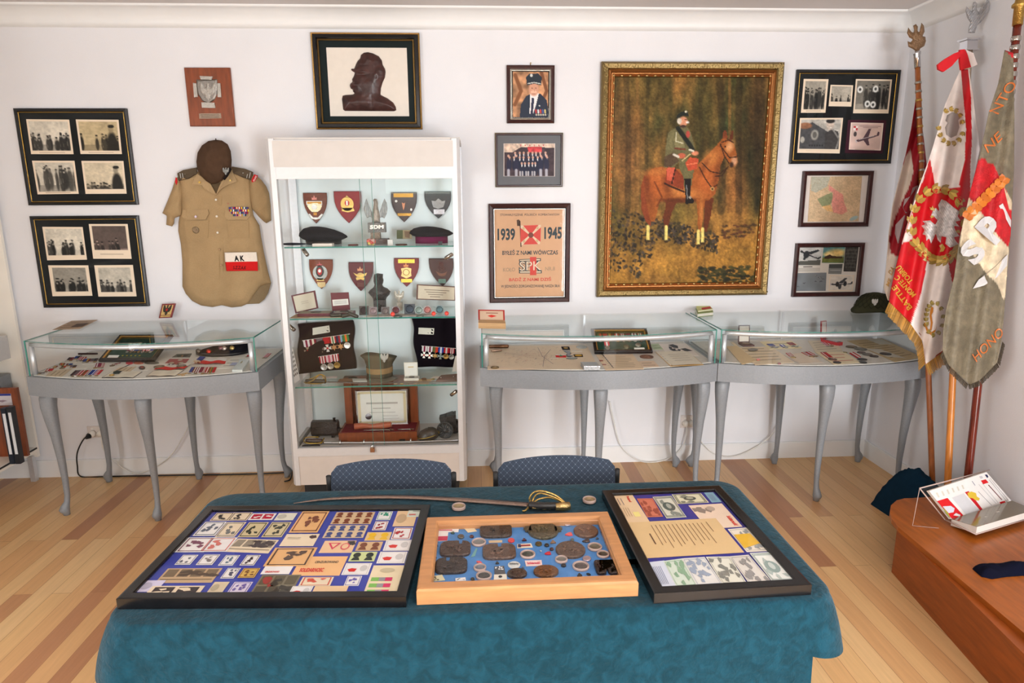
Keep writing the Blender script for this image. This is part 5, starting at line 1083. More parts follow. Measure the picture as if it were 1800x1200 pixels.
for j in range(20):
 a = j*2*math.pi/20
 for sg in(-1,1): mb.tube([c+V(math.cos(a+sg*q*1.1)*rr*.86,math.sin(a+sg*q*1.1)*rr*.72,z*.84+.013)for q,(rr,z)in enumerate(((.137,.03),(.127,.055),(.114,.082),(.092,.105),(.062,.122)))for q in[q*.16]],.0012,'fabric',(44,46,34),4)
o = mb.build('netting',t)
hx,hy = 1538,531; pl = Pl(c+V(-.01,-.1,.06),(-.05,-1,.5)); mb = MB()
e = eagle_pts(hx,hy,5.5); mb.prism([pl.p(x,y,.006)for x,y in e],-pl.n*.012,'satin',(216,214,206)); mb.build('eagle_emblem',t)
# ================================================================ tall glass display cabinet
CX0,CX1,CYF,CYB,CZ0,CZ1 = -1.066,-.083,-.45,-.05,.095,1.985
cab = thing('display_cabinet','tall white and aluminium glass-fronted cabinet with three glass shelves','cabinet',((CX0+CX1)/2,-.25,0))
MB().box((CX0+.05,CYF+.05,0),(CX1-.05,CYB,CZ0),'black_matte').build('plinth',cab)
zb = aty(660,786,CYF).z
mb = MB(); mb.box((CX0+.042,CYF+.004,CZ0),(CX1-.042,CYB,zb),'cream_panel'); mb.box((CX0+.042,CYF,zb-.045),(CX1-.042,CYF+.01,zb),'alu_white'); mb.build('base_panel',cab)
zo = aty(640,314,CYF).z; zh0,zh1 = aty(640,293,CYF).z,aty(640,247,CYF).z
mb = MB(); mb.box((CX0+.02,CYF+.01,zo+.01),(CX1-.02,CYB,CZ1-.01),'alu_white'); mb.box((CX0+.02,CYF+.002,zo),(CX1-.02,CYF+.012,CZ1-.012),'alu_white'); mb.build('header',cab)
MB().box((CX0+.035,CYF-.001,zh0),(CX1-.035,CYF+.003,zh1),'top_panel').build('header_panel',cab)
for x0,x1 in((CX0,CX0+.042),(CX1-.042,CX1)):
 mb = MB(); s_ = -1 if x0==CX0 else 1; xo,xi = (x0,x1)if s_<0 else(x1,x0)
 a_ = .016*(-s_)
 mb.prism([V(xo,CYF+.02,CZ0),V(xo+a_,CYF,CZ0),V(xi,CYF,CZ0),V(xi,CYF+.035,CZ0),V(xo,CYF+.035,CZ0)]if s_>0 else[V(xo,CYF+.035,CZ0),V(xi,CYF+.035,CZ0),V(xi,CYF,CZ0),V(xo+a_,CYF,CZ0),V(xo,CYF+.02,CZ0)],V(0,0,CZ1-CZ0-.004),'alu_white')
 mb.box((min(xo,xo+a_*.2),CYF+.021,CZ0),(max(xo,xo+a_*.2),CYF+.036,CZ1),'top_panel'); mb.build('front_post',cab)
 mb = MB(); mb.box((x0,CYB-.03,CZ0),(x1,CYB,CZ1),'alu'); mb.build('rear_post',cab)
 x = (x0+.006)if s_<0 else(x1-.006); MB().poly([V(x,CYF+.03,zb),V(x,CYB-.03,zb),V(x,CYB-.03,zo),V(x,CYF+.03,zo)],'glass').build('side_glass',cab)
 MB().box((x0 if s_<0 else x1-.02,CYF+.035,CZ0),(x0+.02 if s_<0 else x1,CYB-.03,zb),'top_panel').build('side_rail',cab)
MB().box((CX0+.0,CYF+.018,CZ1-.014),(CX1,CYF+.03,CZ1+.002),'top_panel').box((CX0,CYF+.03,CZ1-.02),(CX1,CYB,CZ1),'top_panel').build('top_cap',cab)
MB().box((CX0+.042,CYB-.012,zb),(CX1-.042,CYB-.006,zo+.01),'backboard').build('back_panel',cab)
SH = [aty(650,433,CYF+.02).z,aty(650,559,CYF+.02).z,aty(650,679,CYF+.02).z]
for z in SH:
 mb = MB(); mb.box((CX0+.045,CYF+.035,z-.007),(CX1-.045,CYB-.014,z),'shelf_glass'); mb.box((CX0+.045,CYF+.0335,z-.007),(CX1-.045,CYF+.035,z),'glass_edge'); mb.build('glass_shelf',cab)
xm = (CX0+CX1)/2
for x0,x1,y in((CX0+.044,xm+.03,CYF+.016),(xm-.03,CX1-.044,CYF+.008)):
 mb = MB(); mb.poly([V(x0,y,zb),V(x1,y,zb),V(x1,y,zo),V(x0,y,zo)],'glass'); d = mb.build('sliding_door',cab)
 e = MB(); xe = x1 if y>CYF+.01 else x0; e.box((xe-.001,y-.002,zb),(xe+.001,y+.002,zo),'glass_edge'); e.build('door_edge',d)
mb = MB(); c = aty(655,790,CYF-.004); mb.box(c-V(.012,.01,.012),c+V(.012,.012,.012),'chrome',(190,150,130)); mb.lathe(c+V(0,-.008,.012),(0,0,1),[(.008,0),(.008,.018),(0,.02)],'chrome',(220,220,220),10); mb.build('lock',cab)
MB().box((CX0+.043,CYF+.002,zb-.002),(CX1-.043,CYF+.02,zb+.006),'alu').build('door_track',cab)
for(a,b)in(((533,438),(541,449)),((783,454),(799,444)),((507,571),(521,583)),((793,694),(804,686))):
 A_ = aty(*a,-.33); B_ = aty(*b,-.36); mb = MB(); mb.lathe(A_,B_-A_,[(0,0),(.01,0),(.011,.005),(.011,.05),(.0085,.052),(0,.05)],'chrome',(190,180,170),14); mb.build('spotlight',cab)
def shx(px,py,Y): return aty(px,py,Y).x
BK = Pl((0,CYB-.014,0),(0,-1,0)); kc = cp(4.286,470,290)
def shield(tl,tr,tip,label,col,decor,mat='gloss'):
 (x0,y0),(x1,y1),(xt,yt) = [kc(p_)[0]for p_ in(tl,tr,tip)]; w = x1-x0; h = yt-(y0+y1)/2; P = []
 L = [(-.5,0),(-.505,.16),(-.49,.34),(-.44,.5),(-.36,.64),(-.24,.79),(-.1,.92),(0,1)]
 for a,b in L: P.append(((x0+x1)/2+a*w+(xt-(x0+x1)/2)*b,lerp((y0+y1)/2,yt,b)))
 for a,b in L[-2::-1]: P.append(((x0+x1)/2-a*w+(xt-(x0+x1)/2)*b,lerp((y0+y1)/2,yt,b)))
 pl = BK; c = pl.p((x0+x1)/2,yt); t = thing('shield_plaque',label,'plaque',c,'shield plaques in the tall cabinet')
 mb = MB(); mb.prism([pl.p(x,y,.018)for x,y in P],-pl.n*.016,mat,col,bevel=.05); mb.build('board',t)
 F = lambda a,b,l=.0195: pl.p((x0+x1)/2+(a-.5)*w+(xt-(x0+x1)/2)*b,lerp((y0+y1)/2,yt,b),l)
 decor(t,F); return t
def sp(t,F,name,pts,col,mat='metal',l=.022,th=.003):
 P = [F(a,b,l)for a,b in pts]; nrm = sum(((P[i]-P[0]).cross(P[i+1]-P[0])for i in range(1,len(P)-1)),Vector())
 if nrm.y>0: P = P[::-1]
 mb = MB(); mb.prism(P,V(0,th,0),mat,col); return mb.build(name,t)
def ov(cx,cy,rx,ry,n=16): return[(cx+rx*math.cos(2*math.pi*j/n),cy+ry*math.sin(2*math.pi*j/n))for j in range(n)]
def rc(x0,y0,x1,y1): return[(x0,y0),(x0,y1),(x1,y1),(x1,y0)]
CRN = lambda cx,cy,s: [(cx-s,cy+s*.6),(cx-s*1.1,cy-s*.3),(cx-s*.5,cy),(cx,cy-s),(cx+s*.5,cy),(cx+s*1.1,cy-s*.3),(cx+s,cy+s*.6)]
GO,SI = (206,172,100),(206,204,200)
def d1(t,F): sp(t,F,'crown',CRN(.48,.17,.1),(190,120,110)); sp(t,F,'bar',rc(.14,.27,.8,.4),(200,196,190),l=.021); sp(t,F,'orange_bar',rc(.17,.29,.77,.36),(214,150,50),'satin',.0225,.002); sp(t,F,'horn',[(.17,.42),(.4,.33),(.6,.33),(.8,.42),(.72,.55),(.6,.62),(.36,.62),(.24,.52)],(220,204,170),l=.0235); sp(t,F,'boss',ov(.47,.46,.12,.09),SI,l=.0255); sp(t,F,'orange_square',rc(.42,.64,.56,.73),(206,140,40),'satin'); sp(t,F,'scroll',[(.2,.7),(.26,.68),(.4,.8),(.6,.8),(.76,.68),(.82,.7),(.68,.84),(.5,.87),(.34,.84)],SI)
def d2(t,F): sp(t,F,'wreath',ov(.48,.4,.24,.22),GO); sp(t,F,'scroll',[(.28,.52),(.7,.52),(.74,.62),(.5,.66),(.27,.62)],GO); sp(t,F,'finial',[(.42,.2),(.48,.13),(.56,.2)],GO); sp(t,F,'red_centre',ov(.48,.37,.09,.09),(196,60,60),'gloss',.024); sp(t,F,'cross',[(.45,.3),(.51,.3),(.51,.44),(.45,.44)],SI,l=.0255)
def d3(t,F): sp(t,F,'gold_bar',rc(.1,.04,.86,.17),(190,144,70)); sp(t,F,'gold_bar',rc(.25,.7,.78,.79),(180,136,66)); sp(t,F,'silver_stud',ov(.2,.3,.05,.04),SI); sp(t,F,'figure',[(.42,.34),(.5,.38),(.55,.34),(.52,.5),(.48,.6),(.44,.46)],(190,130,100)); sp(t,F,'silver_stud',ov(.78,.58,.04,.04),SI)
def d4(t,F): sp(t,F,'silver_flower',[(.26,.34),(.4,.36),(.52,.26),(.66,.36),(.78,.34),(.74,.48),(.7,.58),(.5,.64),(.32,.58),(.28,.46)],(176,176,178),'relief'); sp(t,F,'label_plate',rc(.33,.66,.74,.84),(196,196,204))
def d5(t,F): sp(t,F,'crown',CRN(.45,.17,.1),(170,90,90)); sp(t,F,'wreath',ov(.47,.44,.31,.25,22),(190,194,190),'relief'); sp(t,F,'oval',ov(.46,.4,.17,.19),(70,66,64),l=.024); sp(t,F,'red_centre',ov(.46,.4,.1,.12),(190,50,50),'gloss',.0255); sp(t,F,'horse',ov(.46,.38,.06,.06),SI,l=.0265); sp(t,F,'scroll',[(.34,.63),(.6,.63),(.64,.72),(.3,.72)],(200,170,110)); sp(t,F,'label_plate',[(.33,.76),(.68,.76),(.68,.9),(.5,.95),(.36,.9)],(206,178,130))
def d6(t,F): sp(t,F,'crown',CRN(.47,.24,.1),(186,130,100)); sp(t,F,'wings',[(.2,.36),(.4,.44),(.54,.42),(.76,.36),(.7,.46),(.5,.52),(.3,.46)],GO); sp(t,F,'ring',ov(.48,.47,.15,.11),(176,150,100),l=.021); sp(t,F,'scroll',[(.3,.53),(.66,.53),(.62,.62),(.5,.58),(.34,.62)],GO); sp(t,F,'label_plate',rc(.36,.7,.64,.84),(110,56,50),'satin')
def d7(t,F): sp(t,F,'gold_bar',rc(.17,.04,.83,.17),(226,186,80)); sp(t,F,'crown',CRN(.48,.25,.09),(190,120,80)); sp(t,F,'gold_shield',[(.28,.36),(.4,.34),(.5,.32),(.6,.34),(.7,.36),(.68,.5),(.7,.62),(.5,.7),(.28,.62),(.32,.5)],(214,180,120)); sp(t,F,'dark_ring',ov(.49,.49,.14,.11),(120,86,50),l=.0235); sp(t,F,'gold_disc',ov(.49,.49,.11,.09),(220,186,130),l=.0245); sp(t,F,'gold_bar',rc(.28,.72,.72,.84),(226,186,80))
def d8(t,F): sp(t,F,'rose',ov(.5,.2,.1,.09),(90,50,46),'relief'); sp(t,F,'crescent',[(.25,.44),(.35,.5),(.5,.54),(.66,.5),(.74,.44),(.64,.6),(.5,.64),(.36,.6)],(120,84,70)); sp(t,F,'label_plate',rc(.34,.73,.64,.88),(100,130,120)); sp(t,F,'ring',ov(.5,.36,.16,.11),(86,52,48),'relief',.021)
for a in(((272,210),(450,208),(372,440),'brown shield plaque with a silver horn and orange bar, top left of the cabinet',(112,58,40),d1),((503,200),(707,195),(618,437),'bright red shield plaque with a round gold badge in the cabinet',(146,30,38),d2),((934,205),(1127,203),(1033,430),'dark shield plaque with two gold bars in the top row of the cabinet',(74,58,60),d3),((1185,200),(1383,197),(1290,402),'navy shield plaque with a silver emblem and label, top right of the cabinet',(34,34,44),d4),((318,710),(495,708),(412,932),'brown shield plaque with silver wreath and red centre, lower row left',(126,62,38),d5),((615,730),(800,728),(708,948),'maroon shield plaque with golden wings under a crown in the cabinet',(96,34,42),d6),((956,700),(1143,697),(1052,915),'maroon shield plaque with a gold badge between two gold bars',(124,42,48),d7),((1217,702),(1400,700),(1322,912),'dark brown shield plaque with a small green plate, lower row right',(70,40,40),d8)): shield(*a)
# ---- shelf helpers
def onshelf(px,k,Y,lift=0.):
 z = (SH+[zb])[k]+lift; x = aty(px,(433,559,679,786)[k]-15,Y).x; return V(x,Y,z)
def bereton(px0,px1,k,Y,pytop,name,label,flip=1,purple=False,dp=.09):
 a,b = onshelf(px0,k,Y),onshelf(px1,k,Y); ht = aty((px0+px1)/2,pytop,Y).z-a.z; t = thing(name,label,'beret',(a+b)/2); hw = (b-a).length/2; c = (a+b)/2; z0 = .03 if purple else .012
 mb = MB(); R = []
 for s_,(rr,h)in enumerate(((.72,0),(.74,.12),(.86,.2),(1.,.36),(.97,.52),(.8,.75),(.5,.92),(.2,.99),(.001,1.))):
  R.append([c+V(math.cos(q)*hw*rr*(1 if rr<.9 else 1)+flip*.0,math.sin(q)*dp*rr,z0+(ht-z0)*h*(1-.3*flip*math.cos(q)*min(1,h*1.6)*(1 if rr>.15 else 0)*.9*min(1,rr)))for q in[2*math.pi*j/28 for j in range(28)]])
 mb.rings(R,'felt',(24,24,28)); mb.build('crown',t)
 mb = MB(); mb.rings([[c+V(math.cos(q)*hw*.74,math.sin(q)*dp*.78,z)for q in[2*math.pi*j/28 for j in range(28)]]for z in(0,z0+.008)],'satin' if not purple else 'felt',(20,18,20)if not purple else(110,20,70)); mb.build('headband',t)
 return t,c,hw,ht
t,c,hw,ht = bereton(526,611,0,-.2,399,'beret','black beret with an eagle badge and two stars at the left of the upper shelf',1)
e = eagle_pts(583,410,6); pl = Pl((0,c.y-.098,0),(0,-1,.2)); MB().prism([pl.p(x,y,0)for x,y in e],V(0,.03,0),'metal',(130,124,110)).build('eagle_badge',t)
for x in(582,588): MB().prism([pl.p(x+math.sin(a)*r_,419-math.cos(a)*r_)for a,r_ in[(j*math.pi/5,2.4 if j%2==0 else 1)for j in range(10)]],V(0,.03,0),'metal',(210,190,170)).build('star_pin',t)
t,c,hw,ht = bereton(720,797,0,-.2,398,'beret','black beret with a purple band and four stars, upper shelf right',.6,True)
pl = Pl((0,c.y-.096,0),(0,-1,.1)); MB().prism([pl.p(x,y,0)for x,y in eagle_pts(734,412,9)],V(0,.03,0),'metal',(196,188,186)).build('eagle_badge',t)
for j in range(4): MB().prism([pl.p(747+j*.7+math.sin(a)*r_,404+j*4.4-math.cos(a)*r_)for a,r_ in[(i*math.pi/5,2.2 if i%2==0 else 1)for i in range(10)]],V(0,.03,0),'metal',(206,190,170)).build('star_pin',t)
def block(px0,px1,k,Y,d,h,name,label,cat,col,mat='paper',group=None,lift=0.):
 a,b = onshelf(px0,k,Y,lift),onshelf(px1,k,Y,lift); mb = MB(); mb.obox(a,V(b.x-a.x,0,0),V(0,d,0),V(0,0,h),mat,col); return solo(mb,name,label,cat,group=group)
block(548,583,0,-.39,.05,.014,'white_box','slim white box in front of the black beret on the upper shelf','box',(226,214,204))
mb = MB(); P = [onshelf(x,0,-.36)+V(0,0,.012)for x in(496,505,515,525,536)]; mb.tube(P,[.007,.012,.012,.01,.006],'felt',(30,34,44),10,flat=.6); solo(mb,'dark_braid','bundle of dark braided cord at the left end of the upper shelf','cord')
def shelfdisc(px,k,Y,r,name,label,cat,col,mat='metal',th=.006,sx=1.):
 c = onshelf(px,k,Y); mb = MB(); mb.lathe(c,(0,0,1),[(0,0),(r,0),(r,th*.8),(r*.92,th),(r*.85,th*.8),(0,th*.9)],mat,col,22,sx=sx); return solo(mb,name,label,cat,origin=c)
shelfdisc(620,0,-.33,.028,'medallion','red-brown medallion beside the left beret on the upper shelf','medallion',(126,60,54))
shelfdisc(705,0,-.35,.032,'medallion','brown oval medallion left of the purple-banded beret on the upper shelf','medallion',(104,62,46))
t = thing('paper_flower','pink and orange paper flower in front of the eagle statuette','flower',onshelf(652,0,-.38)); c = onshelf(652,0,-.38,.02)
for j in range(9): a = j*2.4; MB().blob(c+V(math.cos(a)*.013,math.sin(a)*.01,math.sin(j*1.7)*.01),(.012,.01,.01),'fabric',[(220,110,100),(226,170,160),(206,90,80),(230,200,110)][j%4],5).build('petal',t)
t = thing('eagle_statuette','silver eagle statuette with raised wings on a lettered block, upper shelf','statuette',onshelf(663,0,-.24)); Y = -.24
P = lambda x,y,Y=-.24: aty(*kc((x,y))[0],Y)
def blk(x0,y0,x1,y1,dY,name,col=(150,142,134),mat='relief'): a = P(x0,y0,Y-dY); b = P(x1,y1,Y-dY); MB().box((a.x,Y-dY,b.z),(b.x,Y+dY,a.z),mat,col).build(name,t)
b0 = onshelf(663,0,-.24).z; a = P(757,527); b = P(912,570); MB().box((a.x,Y-.05,b0),(b.x,Y+.05,b0+.03),'relief',(96,84,80)).build('plinth',t)
a = P(780,505); b = P(852,530); MB().box((a.x,Y-.02,b0+.03),(b.x,Y+.02,P(780,505).z),'relief',(130,112,96)).build('pedestal',t)
blk(755,434,890,507,.022,'lettered_block',(112,108,104)); mb = MB(); text(mb,lambda x,y:aty(*kc((x,y))[0],Y-.0235),'SDM',(772,452),(876,450),(772,482),(214,206,196),'metal',bold=.05); mb.build('lettering',t)
L_ = [(790,434),(850,434),(848,400),(842,350),(832,310),(834,290),(826,256),(808,252),(796,262),(802,285),(798,320),(788,360),(786,400)]
relief('eagle_body',lambda x,y,h:aty(*kc((x,y))[0],Y-h),L_,2.5,lambda x,y,d:.022*np.sqrt(np.clip(d/18,0,1)),(172,160,148),'relief',t)
for L_ in([(790,400),(775,390),(750,400),(736,370),(728,330),(734,285),(746,250),(760,290),(776,325),(786,350)],[(846,400),(862,392),(882,402),(898,370),(906,330),(900,285),(882,250),(866,290),(856,325),(846,350)]):
 relief('wing',lambda x,y,h:aty(*kc((x,y))[0],Y-h),L_,2.5,lambda x,y,d:.012*np.sqrt(np.clip(d/10,0,1))*(1+.4*np.sin(x/2.2)),(186,188,188),'relief',t)
block(681,690,0,-.36,.012,.03,'label_block','tiny white printed card standing right of the statuette','card',(216,214,210))
def standing(q,Y,name,label,cat,col,mat='paper',kk=kc,th=.004,lines=0,decor=None,lean=0.,lc=None):
 P_ = [aty(*p_,Y)for p_ in kk(*q)]
 if lean: zmin = min(p.z for p in P_); P_ = [p+V(0,(p.z-zmin)*lean,0)for p in P_]
 n = (P_[1]-P_[0]).cross(P_[3]-P_[0]).normalized(); n = n if n.y<0 else-n
 mb = MB(); mb.prism([P_[0],P_[3],P_[2],P_[1]],-n*th,mat,col); F = bilin(P_)
 for j in range(lines): b = .2+.6*(j+.5)/lines; mb.poly([F(.15,b)+n*.0006,F(.15,b+.03)+n*.0006,F(.85,b+.03)+n*.0006,F(.85,b)+n*.0006],'ink',lc or shade(col,.7))
 if decor: decor(mb,lambda a,b,l=.0008:F(a,b)+n*l)
 return solo(mb,name,label,cat)
standing(((975,490),(1088,490),(1088,556),(975,556)),-.2,'picture_card','green and tan picture card leaning beside the purple-banded beret','card',(150,136,104),decor=lambda mb,F:(fpoly(mb,F,[(0,0),(.4,0),(.4,1),(0,1)],(84,90,62)),fpoly(mb,F,[(.5,.1),(.9,.15),(.85,.9),(.55,.8)],(120,96,76))))
block(770,777,0,-.36,.02,.018,'small_case','tiny black case at the right end of the upper shelf','case',(24,22,26),'satin')
def obox2(lidq,k,x0,x1,yf,d,h,label,col,incol,deco=None,name='medal_box',kk=kc):
 a,b = onshelf(x0,k,yf),onshelf(x1,k,yf); t = thing(name,label,'box',(a+b)/2)
 MB().obox(a,b-a,V(0,d,0),V(0,0,h),'satin',col).build('base',t)
 MB().obox(a+V(.005,.005,h),b-a-V(.01,0,0),V(0,d-.01,0),V(0,0,.001),'fabric',shade(incol,.8)).build('liner',t)
 Q = [aty(*p_,yf+d)for p_ in kk(*lidq)]; dz = a.z+h-(Q[3].z+Q[2].z)/2; Q = [q+V(0,0,dz)for q in Q]
 m_ = MB().prism([Q[0],Q[3],Q[2],Q[1]],V(0,.008,0),'satin',col).build('lid',t); F = bilin(Q); F2 = lambda a,b,l=.001: F(a,b)+V(0,-l,0)
 mb = MB(); fpoly(mb,F2,[(.07,.07),(.93,.07),(.93,.93),(.07,.93)],incol,mat='paper')if not deco else deco(mb,F2); mb.build('lid_lining',m_)
 MB().lathe((a+b)/2+V(0,d/2,h+.001),(0,0,1),[(0,0),(min(d,(b-a).length)*.33,0),(min(d,(b-a).length)*.3,.004),(0,.004)],'metal',(96,90,84),18).build('medal',t)
 return t
obox2(((175,938),(355,900),(380,1035),(208,1075)),1,522,580,-.36,.09,.018,'maroon box open to a cream silk lid, at the left of the second shelf',(92,26,36),(206,196,174),lambda mb,F:(fpoly(mb,F,[(.07,.07),(.93,.07),(.93,.93),(.07,.93)],(208,198,178),mat='paper'),[fpoly(mb,F,[(.35,.45+j*.1),(.65,.45+j*.1),(.65,.47+j*.1),(.35,.47+j*.1)],(170,156,140),.0016)for j in range(2)]))
obox2(((472,907),(608,903),(620,1035),(485,1045)),1,585,620,-.35,.08,.018,'maroon box with a white card in its lid, second shelf',(96,24,36),(220,216,206),lambda mb,F:(fpoly(mb,F,[(.06,.38),(.94,.36),(.95,.7),(.07,.72)],(222,218,210),mat='paper'),[fpoly(mb,F,[(.15,.46+j*.07),(.85,.45+j*.07),(.85,.47+j*.07),(.15,.48+j*.07)],(150,140,140),.0016)for j in range(3)]))
for j,(x,lb)in enumerate(((590,'left short dark leather tube in front of the white-card box'),(608,'middle short dark leather tube in front of the white-card box'),(620,'right short dark leather tube near the middle of the second shelf'))):
 c = onshelf(x,1,-.385,.011); mb = MB(); mb.lathe(c,(.5-.3*j,-.02,.05),[(0,-.03),(.009,-.03),(.011,-.02),(.011,.022),(.009,.03),(0,.03)],'satin',(54,48,38),12); solo(mb,'leather_tube',lb,'tube')
def flat(pxs,k,ys,name,label,cat,col,lines=0,lift=.0005,th=.001):
 P_ = [onshelf(px,k,y,lift+th)for px,y in zip(pxs,ys)]; mb = MB(); mb.prism(P_,V(0,0,-th),'paper',col); F = bilin(P_)
 for j in range(lines): b = .2+.6*(j+.5)/lines; mb.poly([F(.1,b)+V(0,0,.0004),F(.9,b)+V(0,0,.0004),F(.9,b+.05)+V(0,0,.0004),F(.1,b+.05)+V(0,0,.0004)],'ink',shade(col,.75))
 return solo(mb,name,label,cat)
flat((507,540,562,520),1,(-.40,-.40,-.27,-.27),'document','tan paper at the left end of the second shelf','document',(190,160,126),2)
flat((541,600,605,563),1,(-.405,-.405,-.28,-.28),'document','cream paper under the leather tubes on the second shelf','document',(214,196,166),3)
flat((638,760,770,650),1,(-.395,-.395,-.31,-.31),'document','pale paper under the row of coins on the second shelf','document',(220,208,198),3)
t = thing('bronze_bust','small dark bronze bust of a soldier in a square cap, second shelf','bust',onshelf(667,1,-.2))
L_ = [(760,965),(772,945),(800,925),(808,905),(800,880),(800,850),(806,826),(830,818),(872,824),(870,850),(876,870),(872,892),(866,905),(876,920),(905,932),(928,955),(920,980),(900,1000),(892,1022),(800,1022),(790,1000)]
relief('bust_figure',lambda x,y,h:aty(*kc((x,y))[0],-.2-h)+V(0,0,.003),L_,3,lambda x,y,d:.05*np.sqrt(np.clip(d/45,0,1))+.006*np.exp(-((x-838)/8)**2-((y-880)/8)**2),(66,60,58),'relief',t)
a = onshelf(657,1,-.235); MB().box((a.x,-.235,SH[1]),(onshelf(678,1,-.2).x,-.17,aty(*kc((840,1018))[0],-.2).z+.006),'relief',(58,52,50)).build('socle',t)
t = thing('eagle_figure','small silver eagle with spread wings standing behind the coins, second shelf','figurine',onshelf(702,1,-.18))
e = eagle_pts(701.5,521,10.5); relief('eagle',lambda x,y,h:aty(x,y,-.18-h),e,1,lambda x,y,d:.01*np.clip(d/3,0,1),(206,198,184),'relief',t)
a = onshelf(698,1,-.195); MB().box((a.x,-.195,SH[1]),(a.x+.03,-.165,aty(700,531,-.18).z),'relief',(180,172,160)).build('base',t)
standing(((1125,898),(1415,915),(1415,1022),(1122,1012)),-.16,'certificate','brown-framed handwritten certificate at the right of the second shelf','certificate',(96,60,48),'satin',th=.012,decor=lambda mb,F:(fpoly(mb,F,[(.04,.06),(.98,.06),(.98,.94),(.04,.94)],(212,198,176)),[fpoly(mb,F,[(.2+.05*j,.3+j*.15),(.85-.08*j,.3+j*.15),(.85-.08*j,.34+j*.15),(.2+.05*j,.34+j*.15)],(120,100,86),.0014)for j in range(4)]))
for x,y,w,sh,c,lb in((725,1055,.052,'sq',(54,44,44),'dark square coin case nearest the bust on the second shelf'),(795,1045,.045,'sq',(130,110,112),'pinkish square case under the bust on the second shelf'),(885,1045,.045,'sq',(106,96,94),'grey square case right of the bust, second shelf'),(965,1042,.05,'ro',(84,50,52),'round maroon coin capsule below the silver eagle'),(1070,1040,.06,'sq',(60,66,74),'dark slate square case right of the silver eagle'),(1140,1070,.048,'ro',(110,124,118),'round grey-green coin capsule, second shelf right'),(1205,1072,.048,'ro',(150,96,92),'round reddish coin capsule, second shelf right'),(1295,1062,.05,'ro',(70,92,98),'round dark teal coin capsule at the right of the second shelf')):
 Y = -.33; c0 = aty(*kc((x,y))[0],Y); z = max(SH[1]+w/2,c0.z); c0 = V(c0.x,Y,SH[1]+w/2); t = thing('coin_case',lb,'coin case',c0-V(0,0,w/2)); mb = MB(); n_ = V(0,-1,.25).normalized()
 if sh=='sq': u = V(w/2,0,0); v = V(0,.24,.97)*w/2*.98; mb.prism([c0-u+v,c0-u-v,c0+u-v,c0+u+v],-n_*.006,'satin',c)
 else: mb.lathe(c0,n_,[(0,-.004),(w/2,-.004),(w/2,.003),(w*.44,.004),(w*.42,.002),(0,.002)],'gloss',mix(c,(200,210,208),.5),22)
 mb.build('case',t); m2 = MB(); m2.lathe(c0+n_*.0005,n_,[(0,0),(w*.36,0),(w*.36,.003),(w*.3,.004),(0,.003)],'metal',c,20); m2.build('coin',t)
for x,lb in((690,'left red dot among the coin cases on the second shelf'),(762,'middle red dot among the coin cases on the second shelf'),(785,'right red dot among the coin cases on the second shelf')):
 c = onshelf(x,1,-.385,.0); mb = MB(); mb.lathe(c+V(0,0,.012),(0,-1,.4),[(0,0),(.012,0),(.012,.004),(0,.004)],'satin',(236,76,62),14); solo(mb,'red_token',lb,'token')
shelfdisc(699,1,-.40,.024,'coin','flat grey coin at the front edge of the second shelf','coin',(140,150,144)); shelfdisc(738,1,-.40,.02,'coin','small flat grey-green coin at the front right of the second shelf','coin',(150,158,148))
kd = cp(3.637,490,540)
def velvet(q,label,slip,rows):
 P_ = [aty(*p_,-.13)for p_ in kd(*q)]; zz = min(p.z for p in P_); dz = SH[2]+.002-zz; F0 = bilin(P_); t = thing('velvet_cloth',label,'cloth',onshelf(sum(p_[0]for p_ in kd(*q))/4,2,-.15))
 def F(a,b,l=0.): p_ = F0(a,b); return p_+V(.006*math.sin(b*9),.05*(1-b)-l+.008*math.sin(a*7+b*5)-.03,0)
 mb = MB(); mb.grid(lambda a,b:F(a,b),30,24,'felt',col=(22,15,22))
 for s_ in range(4):
  n = 34
  for j in range(n):
   a0,a1 = j/n,(j+1)/n; am = (a0+a1)/2; o_ = .022
   tri = {0:((a0,0),(a1,0),(am,-o_)),1:((1,a0),(1,a1),(1+o_,am)),2:((a0,1),(a1,1),(am,1+o_*.3)),3:((0,a0),(0,a1),(-o_,am))}[s_]; mb.poly([F(*p_)for p_ in tri],'felt',(22,15,22))
 o = mb.build('velvet',t); s_ = o.modifiers.new('s','SOLIDIFY'); s_.thickness = .0015; s_.offset = 1
 mb = MB(); mb.grid(lambda a,b:F(lerp(slip[0],slip[2],a),lerp(slip[1],slip[3],b)-.04*a*slip[4],.002),4,2,'paper',col=(224,220,206)); mb.build('name_card',t)
 for(a0,b0),(a1,b1),L,ribs,kinds,bar in rows:
  p0,p1 = F(a0,b0,.014),F(a1,b1,.014); u = (p1-p0); w = u.length/len(ribs); un = u.normalized(); vn = F((a0+a1)/2,b0+.22)-F((a0+a1)/2,b0); vn = (vn-un*vn.dot(un)).normalized()
  mt = thing('medal_bar',bar,'medals',(p0+p1)/2)
  MB().obox(p0+V(-.003,-.004,-.002),u*1.04,V(0,.001,0),-vn*.003,'metal',(220,216,206)).build('bar',mt)
  for j,q_ in enumerate(ribs): medal(mt,p0+un*w*(j+.5)+V(0,-.002,0),un,vn,V(0,-1,0),w*.92,L,RIB[q_],*kinds[j],w*.5)
 return t
BZ = (164,120,80)
